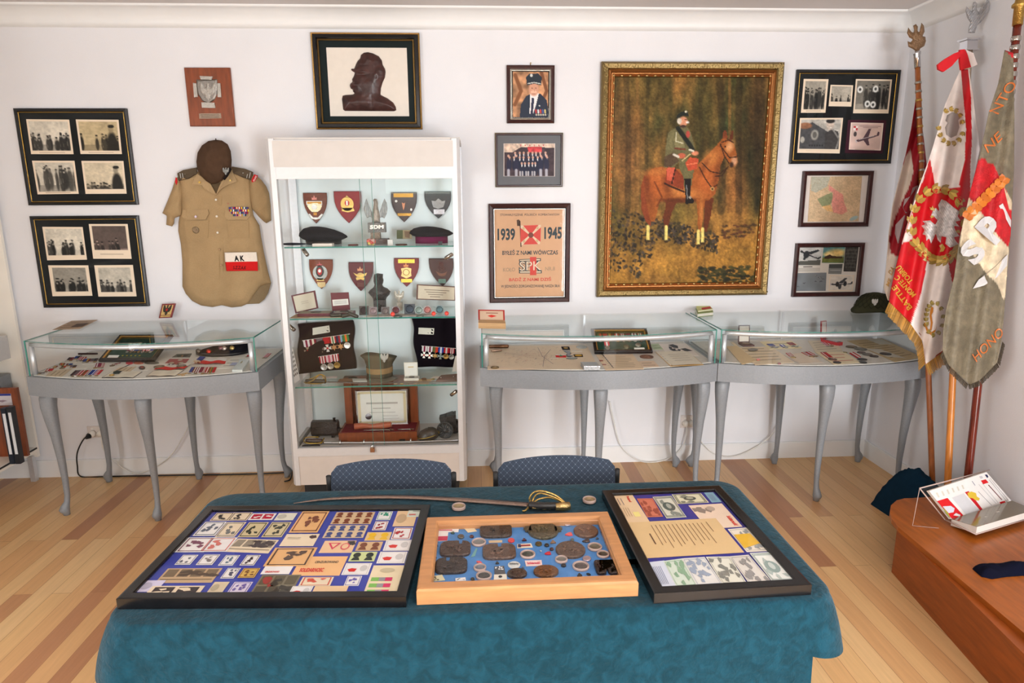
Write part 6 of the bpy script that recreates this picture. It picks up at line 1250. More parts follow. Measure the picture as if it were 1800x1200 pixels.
velvet(((118,112),(470,88),(498,380),(140,415)),'black pinked-edge velvet cloth with a name card, left of the third shelf',(.24,.1,.56,.24,1),[((.08,.33),(.9,.27),.045,['wine','cream','grey','red','it','star','grn'],[('enamel',(150,130,110)),('cross',(176,160,140)),('cross',(110,96,90)),('enamel',(220,216,214)),('star',BZ),('star',BZ),('disc',(220,218,214))],'bar of seven medals pinned on the left velvet cloth'),((.37,.68),(.72,.66),.046,['rwr','pink','rwr'],[('disc',(206,206,206)),('disc',(184,178,166)),('disc',(150,118,60))],'lower row of three red-striped medals on the left velvet cloth')])
velvet(((850,72),(1140,75),(1135,372),(888,372)),'black pinked-edge velvet cloth with a name card, right of the third shelf',(.1,.2,.46,.33,0),[((.2,.55),(.98,.6),.036,['wine','wine','olive','bw','rw','rwr'],[('enamel',(220,214,206)),('enamel',(224,216,206)),('star',(150,120,76)),('cross',(116,124,120)),('disc',(176,140,80)),('disc',(170,172,166))],'bar of six medals pinned on the right velvet cloth')])
t = thing('peaked_cap','olive square-topped military cap with an eagle badge, centre of the third shelf','cap',onshelf(666,2,-.26)); c = onshelf(668,2,-.24)
def PC(x,y,Y): return aty(*kd((x,y))[0],Y)
mb = MB(); R = []
for z,rx,ry,sq in((0,.076,.078,2),(.035,.074,.076,2),(.068,.072,.076,2.2),(.1,.08,.082,3.4),(.128,.098,.092,6),(.138,.076,.08,4),(.14,.001,.001,2)):
 R.append([c+V((abs(math.cos(q))**sq+abs(math.sin(q))**sq)**(-1/sq)*math.cos(q)*rx*(1.0)+.0,(abs(math.cos(q))**sq+abs(math.sin(q))**sq)**(-1/sq)*math.sin(q)*ry,z+.0+(.018*-math.cos(q-.9)if z>.09 and rx>.01 else 0))for q in[2*math.pi*j/28+.5 for j in range(28)]])
mb.rings(R,'fabric',(92,84,68)); mb.build('cap_body',t)
mb = MB(); mb.rings([[c+V(math.cos(q)*.0765,math.sin(q)*.079,z)for q in[2*math.pi*j/28 for j in range(28)]]for z in(.036,.068)],'fabric',(152,124,88),caps=False); mb.build('cap_band',t)
mb = MB(); mb.grid(lambda a,b:c+V(math.sin((a-.5)*2.2+.35)*(.076+.034*b),-math.cos((a-.5)*2.2+.25)*(.075+.04*b),.014-.012*b),14,4,'satin',col=(110,104,90)); o = mb.build('visor',t); o.modifiers.new('s','SOLIDIFY').thickness = .003
e = eagle_pts(675.5,629,8); pl = Pl((0,c.y-.1,0),(0,-1,0)); MB().prism([pl.p(x,y)for x,y in e],V(0,.014,0),'metal',(176,176,170)).build('eagle_badge',t)
obox2(((797,316),(885,314),(888,402),(803,404)),2,710,736,-.33,.05,.014,'small open white box with a dark medal beside the peaked cap',(226,222,210),(230,228,218),lambda mb,F:(fpoly(mb,F,[(.07,.07),(.93,.07),(.93,.93),(.07,.93)],(232,230,222),mat='paper'),fpoly(mb,F,[(.3,.3),(.7,.3),(.7,.36),(.3,.36)],(206,180,120),.0016)),kk=kd)
def sword(pts,name,label,wd,col,mat,grip,guard,gcol,gripcol,th=.003):
 t = thing(name,label,'sword',pts[len(pts)//2]); Sx = spline(pts,8); n = len(Sx); mb = MB()
 R = []
 for k_,p_ in enumerate(Sx):
  d = (Sx[min(k_+1,n-1)]-Sx[max(k_-1,0)]).normalized(); s_ = V(-d.y,d.x,0).normalized(); w = wd*min(1,.12+k_/n*3)*(.85+.15*k_/n)
  R.append([p_+s_*w/2,p_+V(0,0,th/2)+s_*w*.12,p_-s_*w/2+V(0,0,0),p_-V(0,0,th/2)])
 mb.rings(R,mat,col); mb.build('blade',t)
 mb = MB(); mb.tube(spline(grip,5),[.0125 if j%2 else .0115 for j in range(len(spline(grip,5)))],'satin',gripcol,10); mb.build('grip',t)
 for g in guard: MB().tube(spline(g,7),.0032,'metal',gcol,7).build('guard_bar',t)
 return t
zz = SH[2]+.012
pt = [onshelf(x,2,y,.012)for x,y in((800,-.37),(760,-.40),(700,-.405),(640,-.395),(600,-.375),(574,-.365))]
t = sword(pt,'sabre','sabre with a looped brass hilt lying on the third shelf',.028,(120,104,94),'satin',[onshelf(x,2,y,.016)for x,y in((572,-.365),(555,-.355),(537,-.35))],[[onshelf(572,2,-.37,.014),onshelf(571,2,-.38,.05),onshelf(562,2,-.385,.06),onshelf(550,2,-.39,.03),onshelf(536,2,-.385,.012)],[onshelf(572,2,-.36,.01),onshelf(560,2,-.4,.014),onshelf(545,2,-.405,.016),onshelf(534,2,-.37,.016)],[onshelf(570,2,-.35,.01),onshelf(565,2,-.34,.05),onshelf(550,2,-.34,.03),onshelf(536,2,-.35,.02)]],(166,136,70),(70,62,50))
shelfdisc(620,2,-.26,.026,'medallion','dark flat medallion beside the peaked cap visor on the third shelf','medallion',(96,92,76))
flat((592,618,621,597),2,(-.35,-.35,-.28,-.28),'leather_case','thin brown leather case between the sabre and the cap, third shelf','case',(140,110,86),th=.006)
flat((620,645,643,619),2,(-.34,-.34,-.29,-.29),'clear_case','thin clear case right of the brown leather one, third shelf','case',(196,196,186),th=.008)
flat((553,592,594,556),2,(-.24,-.24,-.2,-.2),'name_slip','white slip in front of the left velvet cloth on the third shelf','label',(224,210,204))
flat((726,752,762,738),2,(-.4,-.4,-.3,-.3),'envelope','tan envelope right of the little white box on the third shelf','envelope',(206,178,140))
flat((756,790,791,762),2,(-.29,-.29,-.25,-.25),'name_slip','white slip in front of the right velvet cloth on the third shelf','label',(226,220,210))
mb = MB(); a = onshelf(765,2,-.37); b = onshelf(803,2,-.37); w = b.x-a.x
mb.hexa([a,b,b+V(.005,.09,0),a+V(.02,.09,0),a+V(.006,.006,.012),b+V(-.004,.006,.01),b+V(0,.08,.026),a+V(.03,.08,.02)],'satin',(112,88,78)); t = solo(mb,'leather_wallet','brown leather wallet with two studs at the right end of the third shelf','wallet')
for x,y in((775,-.345),(797,-.33)): MB().blob(onshelf(x,2,y,.02),(.004,.004,.004),'metal',(210,200,190),5).build('stud',t)
for x,y,r_,c,lb in((745,-.3,.016,(170,110,60),'copper badge behind the envelope on the third shelf'),(746,-.33,.014,(140,110,70),'brown badge touching the envelope on the third shelf'),(761,-.31,.011,(196,180,110),'pale gold badge near the leather wallet'),(695,-.385,.011,(206,190,150),'leftmost gold pin in front of the little white box'),(706,-.388,.011,(210,190,120),'middle gold pin in front of the little white box'),(716,-.375,.012,(150,160,130),'greenish pin in front of the little white box')): shelfdisc(x,2,y,r_,'badge',lb,'badge',c,th=.004)
standing(((75,270),(88,262),(136,462),(98,490)),-.34,'pin_card','white card of dark pins leaning at the left end of the third shelf','card',(214,206,200),kk=kd,decor=lambda mb,F:[fell(mb,F,.2+.3*(j%3),.12+.13*(j//3),.09,.04,(60,48,46))for j in range(18)])
standing(((1128,312),(1150,305),(1150,410),(1108,412)),-.3,'white_card','blank white card leaning at the right end of the third shelf','card',(222,216,206),kk=kd)
t = thing('field_device','dark metal box-shaped field device with a side barrel, bottom left of the cabinet','device',onshelf(570,3,-.25)); a = onshelf(547,3,-.3); b = onshelf(593,3,-.3); w = b.x-a.x
mb = MB(); oct_ = [(0,.02),(0,.06),(.02,.085),(.06,.085),(.08,.06),(.08,.02),(.06,.0),(.02,.0)]; mb.prism([V(a.x,a.y+y,a.z+.014+z)for y,z in oct_],V(w,0,0),'relief',(58,50,46)); mb.build('body',t)
MB().lathe(V(b.x,a.y+.03,a.z+.04),(1,-.1,0),[(.022,-.002),(.022,.01),(.017,.012),(.017,.03),(.01,.032),(0,.03)],'relief',(50,44,42),16).build('barrel',t)
for x in(a.x+.03,b.x-.03): MB().box((x-.008,a.y+.02,a.z),(x+.008,a.y+.06,a.z+.016),'relief',(50,44,42)).build('foot',t)
MB().lathe(V(b.x-.02,a.y+.04,a.z+.098),(0,0,1),[(.006,0),(.006,.012),(.009,.013),(.009,.018),(0,.018)],'relief',(40,36,34),10).build('knob',t)
a = onshelf(595,3,-.37); b = onshelf(733,3,-.37); w = b.x-a.x; zl = SH[2]-.01
t = thing('wooden_case','large open reddish wooden case standing at the bottom of the cabinet','case',(a+b)/2)
MB().box((a.x,-.36,zb),(b.x,-.17,zb+.055),'walnut').build('base',t); MB().box((a.x+.012,-.348,zb+.055),(b.x-.012,-.182,zb+.0565),'felt',(112,30,42)).build('velvet_lining',t)
mb = MB(); mb.box((a.x+.012,-.17,zb+.055),(b.x-.005,-.15,zl),'walnut'); mb.box((a.x+.012,-.2,zb+.055),(a.x+.055,-.17,zl),'walnut'); mb.box((b.x-.05,-.2,zb+.055),(b.x-.005,-.17,zl),'walnut'); mb.build('lid',t)
c0 = cp(5.806,510,670)
q = c0((668,85),(1200,75),(1212,440),(678,440)); Bc = Board(q,V(0,-.215,0),(0,-1,0)); t = thing('framed_certificate','silver-framed white certificate with a grey seal leaning in the wooden case','picture frame',Bc.st(.5,1))
ring(MB(),Bc,[(0,0),(0,.01),(.003,.012),(.007,.01),(.008,.004)],[('chrome',(200,200,210))]*4).build('frame',t)
mb = MB(); brect(mb,Bc,.006,.006,Bc.w-.006,Bc.h-.006,.004,(236,236,230),'paper',thick=.004)
for a0,b0,a1,b1,c in((.05,.06,.95,.12,(222,208,170)),(.05,.9,.95,.95,(222,208,170)),(.04,.1,.09,.92,(222,208,170)),(.91,.1,.96,.92,(222,208,170)),(.2,.36,.8,.41,(190,186,180)),(.32,.52,.66,.54,(170,166,160)),(.25,.64,.75,.655,(190,186,180)),(.5,.74,.8,.752,(190,186,180)),(.5,.82,.82,.83,(190,186,180))): brect(mb,Bc,a0*Bc.w,b0*Bc.h,a1*Bc.w,b1*Bc.h,.0046,c)
mb.build('certificate',t); MB().lathe(Bc.st(.23,.76,.0045),Bc.n,[(0,0),(.019,0),(.018,.001),(0,.0012)],'metal',(150,150,158),20).build('seal',t)
mb = MB(); c = onshelf(643,3,-.3,.073); mb.tube(spline([V(onshelf(624,3,-.3).x,-.3,c.z),V(onshelf(640,3,-.3).x,-.295,c.z+.002),V(onshelf(655,3,-.3).x,-.3,c.z),V(onshelf(672,3,-.3).x,-.31,c.z+.006),V(onshelf(690,3,-.3).x,-.31,c.z+.012)],5),[.019,.019,.019,.018,.018,.016,.0155,.015,.014,.014,.0145,.015,.016,.017,.018,.02,.02,.019,.0175,.017,.016][:21],'satin',(172,92,64),12); solo(mb,'leather_holster','orange-brown leather holster lying in the open wooden case','holster')
for x0_,x1_,lb in((640,686,'thin steel dagger lying in the wooden case, left'),(700,722,'short steel dagger with a silver guard in the wooden case, right')):
 p_,q_ = onshelf(x0_,3,-.335,.062),onshelf(x1_,3,-.335,.062); t = thing('dagger',lb,'dagger',q_); MB().tube([p_,q_],[.002,.004],'metal',(180,176,170),6).build('blade',t); MB().tube([q_-V(0,.014,0),q_+V(0,.014,0)],.003,'chrome',(220,220,216),6).build('guard',t); MB().tube([q_,q_+V(.022,0,0)],.005,'metal',(120,90,80),6).build('grip',t)
pt = [onshelf(x,3,y,.012)for x,y in((808,-.405),(770,-.405),(720,-.408),(670,-.405),(610,-.395),(568,-.385))]
t = sword(pt,'sabre','bright steel sabre scabbard with a brass hilt across the bottom of the cabinet',.022,(206,208,212),'chrome',[onshelf(x,3,y,.02)for x,y in((566,-.38),(552,-.375),(538,-.37))],[[onshelf(567,3,-.39,.02),onshelf(560,3,-.405,.016),onshelf(545,3,-.405,.016),onshelf(535,3,-.395,.02),onshelf(535,3,-.36,.03),onshelf(545,3,-.35,.034),onshelf(560,3,-.355,.034)],[onshelf(570,3,-.36,.03),onshelf(567,3,-.38,.02),onshelf(564,3,-.405,.014)]],(190,156,66),(70,50,44),th=.014)
for x in(598,640,722): MB().lathe(onshelf(x,3,-.395,.013),(1,0,0),[(.016,-.004),(.016,.004)],'chrome',(220,220,220),10).build('scabbard_ring',t)
block(702,712,3,-.37,.03,.012,'black_case','tiny black case in front of the wooden case','case',(26,24,26),'satin')
flat((530,562,560,535),3,(-.41,-.41,-.395,-.395),'dark_sheath','dark flat sheath in the front left corner of the cabinet floor','sheath',(50,48,50),th=.006)
t = thing('military_cap','dark leather cap with a gold-piped brim at the bottom right of the cabinet','cap',onshelf(753,3,-.36)); c = onshelf(753,3,-.35)
mb = MB(); R = [[c+V(math.cos(q)*.06*r_,math.sin(q)*.045*r_,z+.008*math.cos(q))for q in[2*math.pi*j/20 for j in range(20)]]for r_,z in((.8,.004),(1,.015),(.98,.035),(.8,.058),(.5,.068),(.01,.07))]; mb.rings(R,'satin',(66,58,50)); mb.build('crown',t)
mb = MB(); mb.tube([c+V(math.cos(q)*.063,math.sin(q)*.048,.03+.014*math.cos(q))for q in[j*.3-.2 for j in range(20)]],.003,'metal',(176,150,80),6); mb.build('gold_piping',t)
t = thing('gun_model','dark metal wheeled gun model at the bottom right of the cabinet','model',onshelf(785,3,-.28)); c = onshelf(784,3,-.3)
for dx,dy,r_ in((-.002,-.03,.05),(.05,.05,.045)):
 w_ = MB(); cc = c+V(dx,dy,r_); nrm = V(-.25,-1,.1).normalized(); w_.lathe(cc,nrm,[(r_*.86,-.006),(r_,-.006),(r_,.006),(r_*.86,.006),(r_*.84,.002),(r_*.3,.0),(r_*.3,.01),(0,.012)],'relief',(78,78,78),22); wh = w_.build('wheel',t)
 for j in range(10): a = j*.63; MB().tube([cc+nrm*.003,cc+nrm*.003+V(math.cos(a),0,math.sin(a))*r_*.86],.0025,'relief',(104,104,102),5).build('spoke',wh)
mb = MB(); mb.hexa([c+V(-.02,-.02,.06),c+V(.06,-.01,.06),c+V(.06,.05,.06),c+V(-.02,.05,.06),c+V(-.035,-.03,.12),c+V(.06,-.02,.14),c+V(.06,.05,.14),c+V(-.035,.04,.12)],'relief',(72,70,70)); mb.build('carriage_box',t)
for o_ in(V(0,0,0),V(.035,0,.012)): MB().tube([c+o_+V(-.03,-.03,.12),c+o_+V(-.028,-.03,.14),c+o_+V(.01,-.03,.152),c+o_+V(.014,-.03,.135)],.002,'metal',(70,70,70),5).build('handle',t)
MB().tube([c+V(-.03,-.02,.03),c+V(-.065,-.05,.03)],[.012,.006],'relief',(76,76,76),8).build('trail',t)
# ================================================================ cloth-covered table in front
TZ = .75; TX0,TX1,TY0,TY1 = -.852,.832,-2.635,-1.968
tb = thing('table','long folding table hidden under the teal cloth','table',((TX0+TX1)/2,(TY0+TY1)/2,0))
MB().box((TX0+.012,TY0+.012,TZ-.035),(TX1-.012,TY1-.012,TZ-.006),'black_matte').build('table_top',tb)
for x in(TX0+.1,TX1-.1):
 for y in(TY0+.1,TY1-.1): MB().tube([V(x,y,0),V(x,y,TZ-.035)],.016,'black_matte',n=10).build('leg',tb)
mb = MB(); r0 = .07; per = []
def seg(x0,y0,x1,y1,n,nx,ny,drop,fl):
 for j in range(n): t_ = (j+.5)/n; per.append((lerp(x0,x1,t_),lerp(y0,y1,t_),nx,ny,drop,fl))
def arc(cx,cy,a0,a1,n,drops,fls):
 for j in range(n): t_ = (j+.5)/n; a = lerp(a0,a1,t_); per.append((cx+r0*math.cos(a),cy+r0*math.sin(a),math.cos(a),math.sin(a),lerp(drops[0],drops[1],t_),fls[0]+(fls[1])*math.sin(math.pi*t_)))
seg(TX0+r0,TY0,TX1-r0,TY0,60,0,-1,.6,.075)
arc(TX1-r0,TY0+r0,-R90,0,14,(.11,.13),(.018,.03))
seg(TX1,TY0+r0,TX1,TY1-r0,20,1,0,.13,.012)
arc(TX1-r0,TY1-r0,0,R90,10,(.2,.22),(.012,.01))
seg(TX1-r0,TY1,TX0+r0,TY1,40,0,1,.22,.012)
arc(TX0+r0,TY1-r0,R90,2*R90,10,(.22,.2),(.012,.01))
seg(TX0,TY1-r0,TX0,TY0+r0,20,-1,0,.13,.012)
arc(TX0+r0,TY0+r0,2*R90,3*R90,14,(.13,.11),(.018,.03))
cx,cy = (TX0+TX1)/2,(TY0+TY1)/2; R = []
for s_ in(0.02,.3,.6,.85,.96): R.append([V(cx+(p[0]-cx)*s_,cy+(p[1]-cy)*s_,TZ+.0006)for p in per])
for a in(0,.35,.7,1.): R.append([V(p[0]+p[2]*(.014*math.sin(a*R90)),p[1]+p[3]*(.014*math.sin(a*R90)),TZ-.014*(1-math.cos(a*R90)))for p in per])
for s_ in(.06,.12,.2,.3,.42,.56,.7,.85,1.):
 R.append([V(p[0]+p[2]*(.014+p[5]*(s_**.7)+.006*s_*math.sin(k_*.5+s_*2)),p[1]+p[3]*(.014+p[5]*(s_**.7)+.006*s_*math.sin(k_*.45)),TZ-.014-p[4]*s_)for k_,p in enumerate(per)])
def teal():
 m,n,b = node_mat('teal_cloth'); tc = add(n,'ShaderNodeTexCoord'); z = add(n,'ShaderNodeTexNoise'); z.inputs['Scale'].default_value = 34; z.inputs['Detail'].default_value = 5; z.inputs['Distortion'].default_value = .8
 r = add(n,'ShaderNodeValToRGB'); r.color_ramp.elements[0].position = .35; r.color_ramp.elements[1].position = .68
 r.color_ramp.elements[0].color = lin((12,50,62))+(1,); r.color_ramp.elements[1].color = lin((20,66,82))+(1,)
 z2 = add(n,'ShaderNodeTexNoise'); z2.inputs['Scale'].default_value = 70; bp = add(n,'ShaderNodeBump'); bp.inputs['Strength'].default_value = .35; bp.inputs['Distance'].default_value = .01; z2.inputs['Distortion'].default_value = 1
 L = n.links.new; L(tc.outputs['Object'],z.inputs['Vector']); L(z.outputs['Fac'],r.inputs[0]); L(r.outputs[0],b.inputs['Base Color']); L(tc.outputs['Object'],z2.inputs['Vector']); L(z2.outputs['Fac'],bp.inputs['Height']); L(bp.outputs[0],b.inputs['Normal'])
 b.inputs['Roughness'].default_value = .9; b.inputs['Sheen Weight'].default_value = .12; b.inputs['Specular IOR Level'].default_value = .1
teal()
mb.rings(R,'teal_cloth',caps=False); i_ = len(mb.v); mb.poly(R[0],'teal_cloth')
o = solo(mb,'tablecloth','teal crushed-velvet cloth draped over the long table','tablecloth',origin=(cx,cy,TZ-.3))
TT = TZ+.002
def fabric_dots():
 m,n,b = node_mat('chair_fabric'); tc = add(n,'ShaderNodeTexCoord'); mp = add(n,'ShaderNodeMapping'); mp.inputs['Rotation'].default_value = (0,math.radians(45),0); mp.inputs['Scale'].default_value = (1,1,1)
 sx = add(n,'ShaderNodeSeparateXYZ'); L = n.links.new; L(tc.outputs['Object'],mp.inputs[0]); L(mp.outputs[0],sx.inputs[0])
 def tri(o_):
  a = add(n,'ShaderNodeMath',operation='MULTIPLY'); a.inputs[1].default_value = 66; f = add(n,'ShaderNodeMath',operation='FRACT'); s_ = add(n,'ShaderNodeMath',operation='SUBTRACT'); s_.inputs[1].default_value = .5; ab = add(n,'ShaderNodeMath',operation='ABSOLUTE')
  L(o_,a.inputs[0]); L(a.outputs[0],f.inputs[0]); L(f.outputs[0],s_.inputs[0]); L(s_.outputs[0],ab.inputs[0]); return ab
 a,c = tri(sx.outputs['X']),tri(sx.outputs['Z']); mn = add(n,'ShaderNodeMath',operation='MINIMUM'); mxx = add(n,'ShaderNodeMath',operation='MAXIMUM'); L(a.outputs[0],mn.inputs[0]); L(c.outputs[0],mn.inputs[1]); L(a.outputs[0],mxx.inputs[0]); L(c.outputs[0],mxx.inputs[1])
 l1 = add(n,'ShaderNodeMath',operation='LESS_THAN'); l1.inputs[1].default_value = .04; l2 = add(n,'ShaderNodeMath',operation='LESS_THAN'); l2.inputs[1].default_value = .06; L(mn.outputs[0],l1.inputs[0]); L(mxx.outputs[0],l2.inputs[0])
 m1 = add(n,'ShaderNodeMix',data_type='RGBA'); m1.inputs[6].default_value = lin((44,53,68))+(1,); m1.inputs[7].default_value = lin((66,77,92))+(1,); L(l1.outputs[0],m1.inputs[0])
 m2 = add(n,'ShaderNodeMix',data_type='RGBA'); m2.inputs[7].default_value = lin((150,154,168))+(1,); L(l2.outputs[0],m2.inputs[0]); L(m1.outputs[2],m2.inputs[6]); L(m2.outputs[2],b.inputs['Base Color']); b.inputs['Roughness'].default_value = .9
fabric_dots()
def chair(pxl,pxr,pyt,label,Y=-1.872):
 a = aty(pxl,pyt+10,Y); b = aty(pxr,pyt+10,Y); zt = aty((pxl+pxr)/2,pyt,Y).z; w = b.x-a.x; xc = (a.x+b.x)/2
 t = thing('chair',label,'chair',(xc,Y-.2,0),'blue office chairs behind the table')
 def bp(u,v,back):
  x = xc+(u-.5)*w; edge = abs(2*u-1); z = zt-.3*(1-v)-.022*edge**2.2*v-(.02*max(0,edge-.93)/.07 if v>.9 else 0)
  return V(x,Y+(.018 if back else-.012)*(1-edge**6)*(1-abs(2*v-1)**8)+.012*(1-edge**2)+.05*(v-1),z)
 mb = MB(); mb.grid(lambda u,v:bp(u,v,True),20,10,'chair_fabric'); mb.grid(lambda u,v:bp(1-u,v,False),20,10,'chair_fabric'); mb.build('backrest',t)
 mb = MB(); sz = .44
 mb.rings([[V(xc+cx_*w*.5*k_,Y-.26+cy_*.22*k_,z)for cx_,cy_ in[(max(-1,min(1,1.25*math.cos(q))),max(-1,min(1,1.25*math.sin(q))))for q in[2*math.pi*j/28 for j in range(28)]]]for k_,z in((.94,sz),(1,sz+.015),(1,sz+.04),(.93,sz+.055))],'chair_fabric'); mb.build('seat',t)
 for s_ in(-1,1):
  x = xc+s_*(w/2+.008)
  mb = MB(); mb.tube(spline([V(x,Y-.005,zt-.05),V(x,Y+.0,zt-.2),V(x,Y-.02,sz+.03),V(x,Y-.08,sz-.0)],4),.009,'black_matte',n=8); mb.build('back_bar',t)
  MB().tube([V(x,Y-.46,0),V(x,Y-.44,sz)],.011,'black_matte',n=8).build('leg',t); MB().tube([V(x,Y+.03,0),V(x,Y-.06,sz)],.011,'black_matte',n=8).build('leg',t)
  MB().tube([V(x,Y-.44,sz),V(x,Y-.06,sz)],.01,'black_matte',n=8).build('side_rail',t)
chair(581,793,808,'blue diamond-patterned chair in front of the tall cabinet, pushed against the table')
chair(875,1081,802,'blue diamond-patterned chair on the right, in front of the middle glass case')
# ---- collage frames on the table
def tframe(outer,zt,prof,segs,name,label,back,backlift,backmat='paper',backname='backing',glass=.001,glasslift=None):
 P0 = V(0,0,zt); B = Board(outer,P0,NZ); hgt = zt-TT
 t = thing(name,label,'display frame',V(*B.st(.5,.5)[:2],TT)); mb = MB()
 ring(mb,B,[(0,-hgt)]+prof,segs); mb.build('frame',t); mb = MB(); i_ = prof[-1][0]-.001
 mb.prism([B.m(i_,i_,backlift),B.m(i_,B.h-i_,backlift),B.m(B.w-i_,B.h-i_,backlift),B.m(B.w-i_,i_,backlift)],-NZ*(hgt+backlift-.001),backmat,back); mb.build(backname,t)
 if glasslift is not None: mb = MB(); mb.poly([B.m(i_,i_,glasslift),B.m(i_,B.h-i_,glasslift),B.m(B.w-i_,B.h-i_,glasslift),B.m(B.w-i_,i_,glasslift)],'frame_glass'); mb.build('glass',t)
 return B,t
kl = cp(3.333,220,860); BLU = (56,66,158)
B,t = tframe(kl((440,95),(1755,88),(1688,630),(5,643)),TT+.026,[(0,0),(.004,.001),(.024,.001),(.026,-.002),(.026,-.008)],BLK*5,'framed_stamps','large black frame of stamps and covers on blue card, at the left of the table',BLU,-.008,glasslift=-.003)
CRM = (226,208,180); OG = (222,172,116); TN = (206,172,130); WH = (230,226,224); KK = (60,56,56)
def heads(mb,F,n,rows,c):
 for r_ in range(rows):
  for j in range(n): x = (j+.5)/n; y = (r_+.5)/rows; fell(mb,F,x,y-.07/rows*2,.3/n,.26/rows,c,.0007,10); fpoly(mb,F,[(x-.34/n,y+.4/rows),(x-.2/n,y+.1/rows),(x+.2/n,y+.1/rows),(x+.34/n,y+.4/rows)],c,.0007)
def inkblobs(mb,F,c,seed,n=7,x0=.15,x1=.85,y0=.15,y1=.85):
 r = random.Random(seed)
 for j in range(n):
  cx_,cy_ = r.uniform(x0,x1),r.uniform(y0,y1); k_ = r.randint(4,7); a0 = r.uniform(0,6); fpoly(mb,F,[(cx_+r.uniform(.05,.16)*math.cos(a0+i*6.28/k_),cy_+r.uniform(.05,.16)*math.sin(a0+i*6.28/k_))for i in range(k_)],c,.0006+j*.00003)
def frameline(mb,F,c,w=.04,m=.06):
 for q in([(m,m),(1-m,m),(1-m,m+w),(m,m+w)],[(m,1-m-w),(1-m,1-m-w),(1-m,1-m),(m,1-m)],[(m,m),(m+w,m),(m+w,1-m),(m,1-m)],[(1-m-w,m),(1-m,m),(1-m,1-m),(1-m-w,1-m)]): fpoly(mb,F,q,c,.0005)
def pitem(B,t,q,col,name,label,seed=0,kind='stamp',ic=KK,k=None,lift=-.0075,quad=False):
 k = k or kl
 if quad: P_ = [B.p(*p_,lift)for p_ in k(*q)]
 else:
  (a0,b0),(a1,b1) = [B.uv(*p_)for p_ in k(*q)]; P_ = [B.st(a0,b0,lift),B.st(a1,b0,lift),B.st(a1,b1,lift),B.st(a0,b1,lift)]
 F0 = bilin(P_); F = lambda a,b,l=.0006: F0(a,b)+B.n*l; mb = MB(); mb.poly(P_[::-1],'paper',col)
 if kind=='stamp': frameline(mb,F,ic); inkblobs(mb,F,ic,seed,6,.25,.75,.25,.75)
 elif kind=='cover': inkblobs(mb,F,ic,seed,4,.6,.85,.2,.5); [fpoly(mb,F,[(.1,y),(.5,y),(.5,y+.03),(.1,y+.03)],shade(col,.7),.0006)for y in(.3,.4)]
 elif kind=='seal': [fpoly(mb,F,[(.3+.25*math.cos(a)*s_,.5+.3*math.sin(a)*s_)for a,s_ in((j*.5,1)for j in range(12))],shade(col,.85),.0006)]
 elif kind=='heads8': heads(mb,F,4,2,ic)
 elif kind=='heads2': heads(mb,F,2,1,ic)
 elif kind=='strip4': [fpoly(mb,F,[(x,.08),(x+.2,.08),(x+.2,.6),(x,.6)],shade(col,.62),.0005)for x in(.04,.28,.52,.76)]; inkblobs(mb,F,ic,seed,10,.08,.92,.2,.55); fpoly(mb,F,[(.04,.75),(.96,.75),(.96,.8),(.04,.8)],shade(col,.6))
 elif kind=='two': [fpoly(mb,F,[(x,.15),(x+.38,.15),(x+.38,.85),(x,.85)],ic,.0005)for x in(.08,.54)]; [inkblobs(mb,F,col,seed+int(x*9),3,x+.1,x+.28,.3,.7)for x in(.08,.54)]
 elif kind=='sheet6': [fpoly(mb,F,[(x,y),(x+.26,y),(x+.26,y+.4),(x,y+.4)],c,.0005)for x in(.05,.37,.69)for y,c in((.06,(92,84,66)),(.54,(84,80,70)))]; inkblobs(mb,F,(60,56,50),seed,8); inkblobs(mb,F,(150,60,56),seed+1,3)
 elif kind=='map': fpoly(mb,F,[(.15,.55),(.3,.45),(.5,.5),(.45,.75),(.25,.75)],(206,52,48)); fell(mb,F,.75,.45,.14,.25,shade(col,.86)); frameline(mb,F,shade(col,.8),.015)
 elif kind=='strips3': [[fpoly(mb,F,[(x0,y),(x1,y),(x1,y+.12),(x0,y+.12)],c,.0006)for x0,x1,c in((.08,.32,(124,180,90)),(.32,.52,(150,146,150)),(.52,.74,(200,60,100)))]for y in(.42,.62,.82)]; fell(mb,F,.5,.18,.24,.08,shade(col,.86))
 elif kind.startswith('T:'):
  _,s1,c1,s2 = kind.split(':'); text(mb,lambda a,b:F(a,b,.0008),s1,(.12,.62),(.62,.62),(.12,.82),(206,50,46),bold=.04)
  if s2: text(mb,lambda a,b:F(a,b,.0008),s2,(.35,.25),(.85,.25),(.35,.37),KK,bold=.02)
 elif kind=='tri': [fpoly(mb,F,q_,(206,64,90),.0006)for q_ in([(.15,.2),(.55,.2),(.36,.75)],)]; fpoly(mb,F,[(.24,.27),(.47,.27),(.36,.6)],col,.0009); fell(mb,F,.72,.5,.14,.28,(210,90,100)); fell(mb,F,.72,.5,.1,.2,col,.001); inkblobs(mb,F,KK,seed,3,.8,.95,.1,.3)
 o = mb.build(name,t,label=label); return o
NT = 'cover'
